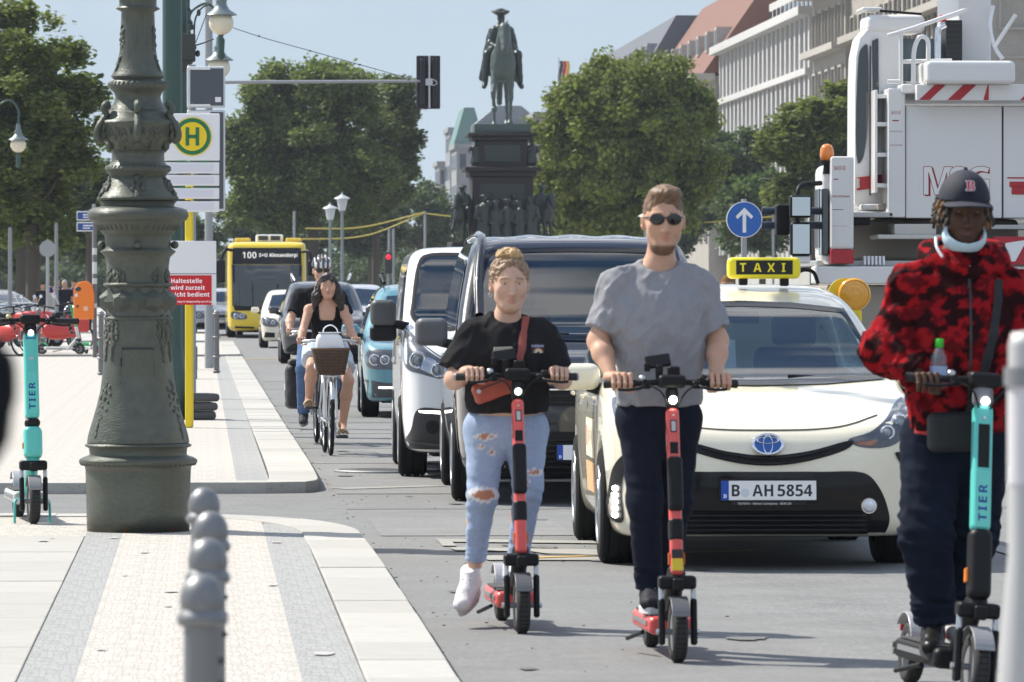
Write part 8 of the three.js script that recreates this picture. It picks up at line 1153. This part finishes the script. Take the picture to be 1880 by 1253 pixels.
{ // ---- the woman in a tank top
  const J = { neck: [0, 1.385, -0.72], sh: [[-0.165, 1.335, -0.72], [0.155, 1.335, -0.72]], el: [[-0.225, 1.14, -0.60], [0.215, 1.14, -0.60]], wr: [[-0.262, 1.055, -0.43], [0.258, 1.055, -0.43]], hip: [[-0.10, 0.97, -0.84], [0.10, 0.97, -0.84]], kn: [[-0.15, 0.80, -0.46], [0.185, 0.68, -0.45]], an: [[-0.165, 0.50, -0.66], [0.14, 0.265, -0.58]] };
  const torsoS = [[0.90, 0, -0.82, 0.165, 0.13], [1.0, 0, -0.80, 0.16, 0.12], [1.1, 0, -0.775, 0.135, 0.105], [1.22, 0, -0.75, 0.148, 0.115], [1.30, 0, -0.73, 0.155, 0.10], [1.36, 0, -0.72, 0.115, 0.08], [1.385, 0, -0.72, 0.07, 0.06]];
  const P = makePerson({ ...cyW, label: 'person with long dark hair in a black tank top riding a bicycle', J, torso: torsoS.map((s) => [s[0], s[1], s[2], s[3] + 0.012, s[4] + 0.012]), head: { c: [0.01, 1.545, -0.67], s: 0.98, yaw: -0.05, pitch: 0.02 }, skin: [0.50, 0.29, 0.205], hairTone: [0.02, 0.014, 0.011], cell: 0.014, headCell: 0.007, handCell: 0.006, neckR: 0.048, armK: 0.88, legK: 1.0, foot: [[-0.17, 0.455, -0.56], [0.14, 0.215, -0.46]], hands: [gripHand([-0.252, 1.045, -0.335], [-0.262, 1.055, -0.43], 1), gripHand([0.252, 1.045, -0.335], [0.258, 1.055, -0.43], -1)] }), t = P.t;
  const tk = torso(torsoS); const tank = (x, y, z) => { let d = tk(x, y, z) + 0.005 * noise(x * 14, y * 10, z * 14); const neckY = 1.235 + 1.6 * Math.max(0, Math.abs(x) - 0.055) ; d = Math.max(d, y - Math.max(neckY, Math.abs(x) > 0.072 && Math.abs(x) < 0.125 ? 1.375 : 1.18 + (Math.abs(x) < 0.072 ? 0.05 : -0.4 * (Math.abs(x) - 0.125)))); return Math.max(d, 0.985 - y); };
  P.add('tank_top', tank, P.all.filter((p) => p[1] > 0.9 && Math.abs(p[0]) < 0.2), 0.05, plain([0.010, 0.010, 0.012], 0.1), clothMat(0.9), 0.010);
  const sh = trouserField({ J: { ...J, an: J.kn, kn: [lerp3(J.hip[0], J.kn[0], 0.3), lerp3(J.hip[1], J.kn[1], 0.3)] }, r: [0.115, 0.112, 0.108], crotch: 0.5, pelvis: [0, 0.96, -0.84, 0.175, 0.12, 0.14], top: 1.035, end: 0.5 });
  P.add('denim_shorts', sh, [...J.hip, ...J.kn], 0.16, plain([0.46, 0.53, 0.62], 0.14), clothMat(0.9), 0.013);
  for (const [a, y] of [[[-0.17, 0.445, -0.62], 0.1], [[0.14, 0.175, -0.54], 0.0]]) { const g = part('sandal', t); mesh('sole', rb(0.088, 0.03, 0.24, 0.014, a[0], a[1] - 0.012, a[2] + 0.045), mat([0.05, 0.04, 0.035], 0.7), g); for (const z of [0.06, 0.1, -0.02]) mesh('strap', mv(new THREE.TorusGeometry(0.042, 0.011, 6, 16, PI), a[0], a[1] + 0.008, a[2] + z), mat([0.35, 0.25, 0.14], 0.6), g); }
  hairMesh(P, (x, y, z) => { let d = dEll(x, y - 0.045, z + 0.012, 0.085, 0.095, 0.10); const ax = Math.abs(x); for (const [a, b, r, r2] of [[[0.078, 0.02, -0.01], [0.105, -0.09, 0.0], 0.034, 0.045], [[0.105, -0.09, 0.0], [0.125, -0.20, 0.0], 0.045, 0.025]]) d = smin(d, dCone(ax, y, z, a, b, r, r2), 0.03); d = smin(d, dEll(x, y + 0.06, z + 0.08, 0.09, 0.13, 0.04), 0.04); d = smax(d, -dEll(x, y + 0.02, z - 0.115, 0.060, 0.092, 0.10), 0.012); return d + 0.012 * noise(x * 28, y * 22, z * 28) + 0.006 * noise(x * 70, y * 40, z * 70); }, 0.28, strand([0.020, 0.014, 0.012], 0.5), 0.009);
  const sg = sunglasses(P, 0.085, 0.098); 
}
{ // ---- the man behind, with helmet
  const c2 = { pos: [gx(591, 53.0), 0, -53.0], turn: 0.03 };
  makeBike({ ...c2, label: 'dark touring bicycle with panniers ridden behind the woman', paint: mat([0.03, 0.03, 0.035], 0.4), bw: 0.29, bar: 1.10 });
  const J = { neck: [0.02, 1.50, -0.66], sh: [[-0.18, 1.45, -0.68], [0.2, 1.45, -0.68]], el: [[-0.285, 1.22, -0.58], [0.29, 1.22, -0.58]], wr: [[-0.295, 1.12, -0.44], [0.3, 1.12, -0.44]], hip: [[-0.10, 1.0, -0.88], [0.12, 1.0, -0.88]], kn: [[-0.155, 0.74, -0.46], [0.17, 0.84, -0.5]], an: [[-0.15, 0.30, -0.62], [0.14, 0.5, -0.68]] };
  const torsoS = [[0.95, 0, -0.86, 0.17, 0.13], [1.1, 0, -0.82, 0.165, 0.12], [1.3, 0.01, -0.74, 0.19, 0.13], [1.42, 0.01, -0.69, 0.18, 0.11], [1.48, 0.01, -0.67, 0.12, 0.08], [1.51, 0.02, -0.66, 0.075, 0.06]];
  const P = makePerson({ ...c2, label: 'person in a black and white helmet cycling behind the woman in a tank top', J, torso: torsoS, head: { c: [0.03, 1.70, -0.60], s: 1.05, yaw: 0.05, pitch: 0.05 }, skin: [0.52, 0.31, 0.22], hairTone: [0.08, 0.05, 0.03], cell: 0.016, headCell: 0.008, handCell: 0.007, hands: [gripHand([-0.29, 1.105, -0.335], [-0.295, 1.12, -0.44], 1), gripHand([0.29, 1.105, -0.335], [0.3, 1.12, -0.44], -1)] }), t = P.t;
  P.add('t_shirt', shirtField({ torso: torsoS, J, sleeve: 0.75, sleeveR: [0.07, 0.075], hem: 1.0, fold: 0.01, neckCut: [0.02, 1.53, -0.6, 0.08, 0.05, 0.08] }), P.all.filter((p) => p[1] > 0.9), 0.12, plain([0.018, 0.018, 0.02], 0.1), clothMat(), 0.016);
  P.add('jeans', trouserField({ J, r: [0.095, 0.078, 0.062], crotch: 0.9, pelvis: [0.01, 0.99, -0.88, 0.17, 0.13, 0.14], top: 1.08 }), [...J.hip, ...J.kn, ...J.an], 0.16, plain([0.09, 0.14, 0.25], 0.25), clothMat(), 0.016);
  shoe(t, [-0.15, 0.21, -0.62], -0.1, 0.2, { color: plain([0.05, 0.05, 0.055], 0.2), sole: mat([0.2, 0.2, 0.2], 0.6), cell: 0.014 }); shoe(t, [0.14, 0.41, -0.68], 0.1, 0.1, { color: plain([0.05, 0.05, 0.055], 0.2), sole: mat([0.2, 0.2, 0.2], 0.6), cell: 0.014 });
  sunglasses(P);
  const hm = part('helmet', t); mesh('shell', solid((x, y, z) => { const p = P.H.local(x, y, z); let d = dEll(p.x, p.y - 0.055, p.z + 0.005, 0.098, 0.105, 0.125); for (const a of [-0.055, -0.018, 0.018, 0.055]) d = Math.max(d, -(Math.hypot((p.x - a * (1 + p.z * 1.2)) / 0.009, (p.y - 0.135) / 0.05) - 1) * 0.009); return Math.max(d, 0.05 - p.y - 0.15 * p.z) * P.H.s; }, [P.H.c[0] - 0.14, P.H.c[1], P.H.c[2] - 0.17], [P.H.c[0] + 0.14, P.H.c[1] + 0.22, P.H.c[2] + 0.17], 0.008, { slack: 2.5, color: (x, y, z) => { const p = P.H.local(x, y, z); return Math.abs(Math.sin(p.x * 70)) > 0.75 ? [0.62, 0.63, 0.65] : [0.05, 0.05, 0.055]; } }), mat([1, 1, 1], 0.3, 0, { vertexColors: true }), hm);
  for (const s of [-1, 1]) mesh('chin_strap', rod(P.H.world([s * 0.085, 0.05, 0.0]), P.H.world([s * 0.03, -0.11, 0.03]), 0.004), blackTrim, hm);
  for (const [s, l] of [[-1, 'black pannier bag hanging at the kerb side of the touring bicycle'], [1, 'black pannier bag on the far side of the touring bicycle']]) { const p = thing('pannier_bag', l, 'bag', c2.pos, c2.turn, 'panniers on the touring bicycle'); mesh('bag_body', solid((x, y, z) => dBox(x - s * 0.21, y - 0.56, z + 1.0, 0.10, 0.22 , 0.17, 0.06) + 0.016 * noise(x * 9, y * 9, z * 9), [s * 0.21 - 0.16, 0.28, -1.25], [s * 0.21 + 0.16, 0.85, -0.76], 0.018), mat([0.016, 0.016, 0.018], 0.65), p); mesh('roll_top', rb(0.15, 0.06, 0.3, 0.03, s * 0.21, 0.80, -1.0), mat([0.02, 0.02, 0.022], 0.6), p); mesh('reflective_patch', rb(0.01, 0.06, 0.05, 0.003, s * 0.318, 0.55, -0.95), whitePlastic, p); }
}
// ================================================================ parked bicycles, motorcycles and passers-by far left
{
  const red = mat([0.55, 0.03, 0.02], 0.4, 0, { clearcoat: 0.5 });
  const bike = (px, d, turn, l) => { const t = thing('parked_bicycle', l, 'bicycle', [gx(px, d), KERB, -d], turn, 'red hire bicycles parked on the footway'); bikeWheel(t, 0.34, 0.55, 0.34, 0.024, 'front_wheel'); bikeWheel(t, 0.34, -0.55, 0.34, 0.024, 'rear_wheel');
    mesh('frame', [tube([[0, 0.85, 0.32], [0, 0.50, 0.1], [0, 0.34, -0.1], [0, 0.40, -0.3], [0, 0.34, -0.55]], 0.045, 30, 10), rod([0, 0.32, -0.12], [0, 0.86, -0.25], 0.028), rod([0, 0.9, 0.33], [0, 0.34, 0.55], 0.026)], red, t);
    mesh('front_basket', [rb(0.34, 0.26, 0.3, 0.08, 0, 0.82, 0.66), rb(0.3, 0.1, 0.26, 0.05, 0, 0.66, 0.66)], red, t); mesh('basket_emblem', cy(0.07, 0.07, 0.01, 0, 0.80, 0.815, PI / 2), whitePlastic, t); mesh('rear_guard', rb(0.1, 0.3, 0.42, 0.05, 0, 0.62, -0.55), red, t); mesh('saddle', sp(1, 0, 0.92, -0.28, 0.09, 0.04, 0.14, 12), blackTrim, t); mesh('handlebar', [tube([[-0.32, 1.02, 0.2], [-0.15, 1.06, 0.3], [0.15, 1.06, 0.3], [0.32, 1.02, 0.2]], 0.016), rod([0, 0.9, 0.33], [0, 1.06, 0.3], 0.02)], blackTrim, t); mesh('lower_fairing', sp(1, 0, 0.5, 0.05, 0.11, 0.2, 0.34, 14), red, t); return t; };
  bike(8, 118.5, 0.7, 'red hire bicycle with a green flash cut off by the picture edge'); bike(105, 124, -1.2, 'red hire bicycle parked left of the orange bin'); bike(60, 126, 0.4, 'red hire bicycle behind the parked turquoise scooter');
  const moto = (px, d, turn, c, l) => { const t = thing('motor_scooter', l, 'motor scooter', [gx(px, d), KERB, -d], turn, 'motor scooters parked under the trees'); for (const z of [0.6, -0.6]) { const g = part('wheel', t); g.position.set(0, 0.24, z); mesh('tyre', mv(new THREE.TorusGeometry(0.18, 0.06, 10, 28), 0, 0, 0, 0, PI / 2), tyreMat, g); mesh('rim', cy(0.13, 0.13, 0.06, 0, 0, 0, 0, 0, PI / 2), greyPl, g); } mesh('fairing', solid((x, y, z) => { let q = dEll(x, y - 0.62, z + 0.4, 0.17, 0.2, 0.5); q = smin(q, dBox(x, y - 0.65, z - 0.42, 0.2, 0.3, 0.05, 0.04), 0.08); q = smin(q, dBox(x, y - 0.3, z, 0.16, 0.05, 0.4, 0.04), 0.08); return smin(q, dEll(x, y - 0.98, z - 0.4, 0.14, 0.1, 0.12), 0.1); }, [-0.35, 0.15, -1], [0.35, 1.2, 0.7], 0.035), mat(c, 0.25, 0, { clearcoat: 1 }), t); mesh('seat', rb(0.28, 0.1, 0.75, 0.05, 0, 0.84, -0.4), blackTrim, t); mesh('handlebar', tube([[-0.34, 1.05, 0.25], [0, 1.08, 0.38], [0.34, 1.05, 0.25]], 0.018), blackTrim, t); mesh('headlight', sp(0.07, 0, 0.98, 0.5, 1, 1, 0.5), chrome, t); for (const s of [-1, 1]) mesh('mirror', [rod([s * 0.25, 1.06, 0.3], [s * 0.34, 1.25, 0.25], 0.008), sp(1, s * 0.36, 1.27, 0.25, 0.06, 0.045, 0.015, 10)], chrome, t); return t; };
  moto(30, 132, 0.9, [0.02, 0.02, 0.022], 'black motor scooter at the left end of the parked row'); moto(70, 136, -0.8, [0.12, 0.01, 0.012], 'dark red motor scooter parked behind the red bicycles'); moto(112, 134, 0.6, [0.02, 0.02, 0.024], 'black motor scooter parked behind the red hire bicycle');
  const pedestrian = (px, d, h, top, legs, hair, l, turn = 0) => { const k = h / 1.75, t = thing('person', l, 'person', [gx(px, d), KERB, -d], turn, 'passers-by in the shade of the trees'); const sk = [0.45, 0.27, 0.19]; const f = (x, y, z) => { let q = dEll(x, y - 1.22, z, 0.19, 0.28, 0.12); q = smin(q, dEll(x, y - 0.95, z, 0.17, 0.14, 0.12), 0.1); q = smin(q, dEll(x, y - 1.62, z - 0.01, 0.085, 0.125, 0.10), 0.03); q = smin(q, dCone(x, y, z, [0, 1.42, 0], [0, 1.55, 0], 0.055, 0.05), 0.03); for (const s of [-1, 1]) { q = smin(q, dCone(x, y, z, [s * 0.19, 1.40, 0], [s * 0.25, 1.12, -0.02], 0.065, 0.05), 0.05); q = smin(q, dCone(x, y, z, [s * 0.25, 1.12, -0.02], [s * 0.24, 0.86, 0.08], 0.048, 0.035), 0.03); q = smin(q, dEll(x - s * 0.24, y - 0.80, z - 0.09, 0.035, 0.07, 0.03), 0.02); q = smin(q, dCone(x, y, z, [s * 0.09, 0.9, 0], [s * 0.1, 0.48, s * 0.05], 0.10, 0.065), 0.05); q = smin(q, dCone(x, y, z, [s * 0.1, 0.48, s * 0.05], [s * 0.1, 0.09, s * 0.03], 0.065, 0.045), 0.03); q = smin(q, dCone(x, y, z, [s * 0.1, 0.05, s * 0.03 - 0.04], [s * 0.11, 0.04, s * 0.03 + 0.14], 0.045, 0.04), 0.03); } return q; }; const g = solid(f, [-0.4, -0.03, -0.3], [0.4, 1.82, 0.35], 0.028, { color: (x, y, z) => (y > 1.66 || (y > 1.56 && z < 0.02) ? hair : y > 1.45 ? sk : Math.abs(x) > 0.2 && y < 1.22 && y > 0.7 ? sk : y > 0.98 ? top : y > 0.08 ? legs : [0.05, 0.05, 0.05]) }); const m = mesh('body', g, clothMat(), t); m.scale.setScalar(k); return t; };
  const dk = [0.02, 0.02, 0.025], jn = [0.08, 0.11, 0.17];
  for (const [px, d, h, top, legs, hair, l, tr] of [[118, 168, 1.75, [0.015, 0.015, 0.02], dk, [0.4, 0.38, 0.35], 'passer-by with pale hair in a black shirt left of the orange bin', 0.2], [101, 172, 1.6, [0.35, 0.33, 0.30], jn, [0.2, 0.1, 0.05], 'shorter passer-by in a pale top near the orange bin', -0.2], [104, 178, 1.85, [0.02, 0.03, 0.12], dk, [0.05, 0.03, 0.02], 'tall passer-by in a navy shirt behind the pale top', 0], [135, 190, 1.8, [0.05, 0.08, 0.22], jn, [0.04, 0.03, 0.02], 'passer-by in a blue shirt behind the orange bin', 0.4], [160, 195, 1.75, [0.08, 0.55, 0.05], dk, [0.04, 0.03, 0.02], 'passer-by in a bright green top beside the bin pole', 0], [78, 182, 1.7, dk, dk, [0.03, 0.02, 0.02], 'passer-by in dark clothes at the left of the group', 0.3], [1335, 64, 1.62, [0.3, 0.2, 0.15], jn, [0.20, 0.10, 0.04], 'passer-by with brown hair showing behind the taxi roof', 0.2]]) pedestrian(px, d, h, top, legs, hair, l, tr);
}
for (const [px, d, c, l] of [[40, 150, [0.05, 0.06, 0.06], 'dark car parked in the shade at the far left'], [86, 165, [0.35, 0.36, 0.37], 'pale car parked in the shade behind the motor scooters']]) simpleCar({ name: 'car', label: l, category: 'car', pos: [gx(px, d), KERB, -d], turn: 0.9, H: 1.5, cell: 0.06, paint: paint(c), lamp: lampA, spots: [[0.6, 0.67, 0.06]] });
for (const [px, d, top, w, l, c] of [[18, 140, 418, 0.06, 'thin grey pole at the left edge of the shade', [0.25, 0.26, 0.27]], [87, 145, 440, 0.05, 'thin pale pole left of the orange bin', [0.35, 0.36, 0.37]], [103, 160, 410, 0.06, 'slim grey pole between the parked cars', [0.25, 0.26, 0.27]]]) { const t = thing('thin_pole', l, 'pole', [gx(px, d), KERB, -d]), h = EYE - KERB - (top - HORIZON) / (10000 / d); mesh('shaft', cy(w * 0.8, w, h, 0, h / 2, 0), mat(c, 0.5, 0.3), t); if (px === 87) mesh('sign_disc', cy(0.22, 0.22, 0.02, 0, h - 0.25, 0.08, PI / 2), mat([0.32, 0.33, 0.34], 0.5, 0.3), t); }
// ================================================================ out of focus things at both edges of the picture
{
  const d = 8.6, t = thing('foreground_post', 'blurred pale post with torn stickers at the right picture edge', 'post', [gx(1890, d), 0, -d]); const h = EYE - (612 - HORIZON) / (10000 / d);
  mesh('shaft', lathe([[0, 0], [0.055, 0], [0.050, 0.9], [0.033, 1.1], [0.033, h - 0.02], [0.028, h], [0, h + 0.004]], 28), mat([0.46, 0.46, 0.46], 0.55, 0.1), t); mesh('sticker', cy(0.0345, 0.0345, 0.16, 0, h - 0.16, 0), mat([0.62, 0.60, 0.62], 0.5), t); mesh('sticker', cy(0.0525, 0.054, 0.4, 0, 0.6, 0), mat([0.72, 0.70, 0.66], 0.6), t); mesh('clamp', cy(0.04, 0.04, 0.03, 0, h - 0.07, 0), mat([0.25, 0.25, 0.26], 0.4, 0.4), t);
}
{
  const d = 4.2, s = 10000 / d, px = -20, J = { neck: [-0.42, 1.50, 0], sh: [[-0.62, 1.44, 0], [-0.24, 1.44, 0]], el: [[-0.66, 1.2, 0.12], [-0.045, 1.43, 0.05]], wr: [[-0.3, 1.52, 0.25], [-0.035, 1.57, 0.10]], hip: [[-0.52, 0.95, 0], [-0.33, 0.95, 0]], kn: [[-0.53, 0.5, 0.02], [-0.32, 0.5, 0.02]], an: [[-0.53, 0.1, 0], [-0.32, 0.1, 0]] };
  const pos = [gx(0, d), KERB, -d], torsoS = [[0.95, -0.42, 0, 0.18, 0.13], [1.1, -0.42, 0, 0.17, 0.12], [1.3, -0.42, 0, 0.19, 0.13], [1.42, -0.42, 0, 0.18, 0.11], [1.48, -0.42, 0, 0.12, 0.08], [1.51, -0.42, 0, 0.075, 0.06]];
  J.el[1][1] = EYE - KERB - (745 - HORIZON) / s; J.el[1][0] = -0.064; J.wr[1] = [-0.062, EYE - KERB - (290 - HORIZON) / s, 0.16];
  const P = makePerson({ pos, label: 'blurred person in a dark coat cut off by the left picture edge', J, torso: torsoS, head: { c: [-0.42, 1.64, 0.04] }, skin: [0.42, 0.26, 0.18], hairTone: [0.03, 0.02, 0.02], cell: 0.02, headCell: 0.01, handCell: 0.006, hands: [gripHand([-0.040, EYE - KERB - (205 - HORIZON) / s, 0.2], J.wr[1], -1, 0.9)] });
  P.add('coat', shirtField({ torso: torsoS, J, sleeve: 1.35, sleeveR: [0.08, 0.066, 0.05], fold: 0.01, hem: 0.9 }), P.all.filter((p) => p[1] > 0.8), 0.12, plain([0.012, 0.014, 0.016], 0.1), clothMat(), 0.018);
  P.add('trousers', trouserField({ J, r: [0.095, 0.075, 0.065], crotch: 0.85, pelvis: [-0.42, 0.95, 0, 0.17, 0.12, 0.13], top: 1.0 }), [...J.hip, ...J.kn, ...J.an], 0.16, plain([0.02, 0.02, 0.025], 0.1), clothMat(), 0.02);
  for (const x of [-0.53, -0.32]) shoe(P.t, [x, 0, 0], 0, 0, { color: plain([0.03, 0.03, 0.03], 0.1), sole: mat([0.05, 0.05, 0.05], 0.7), cell: 0.015 });
  const c = thing('camera', 'blurred black camera held up at the left picture edge', 'camera', pos); mesh('camera_body', rb(0.12, 0.075, 0.05, 0.02, -0.055, EYE - KERB - (95 - HORIZON) / s, 0.20), blackTrim, c); mesh('lens_barrel', cy(0.03, 0.03, 0.07, -0.08, EYE - KERB - (95 - HORIZON) / s, 0.25, PI / 2), blackTrim, c);
}

renderer.render(scene, camera);
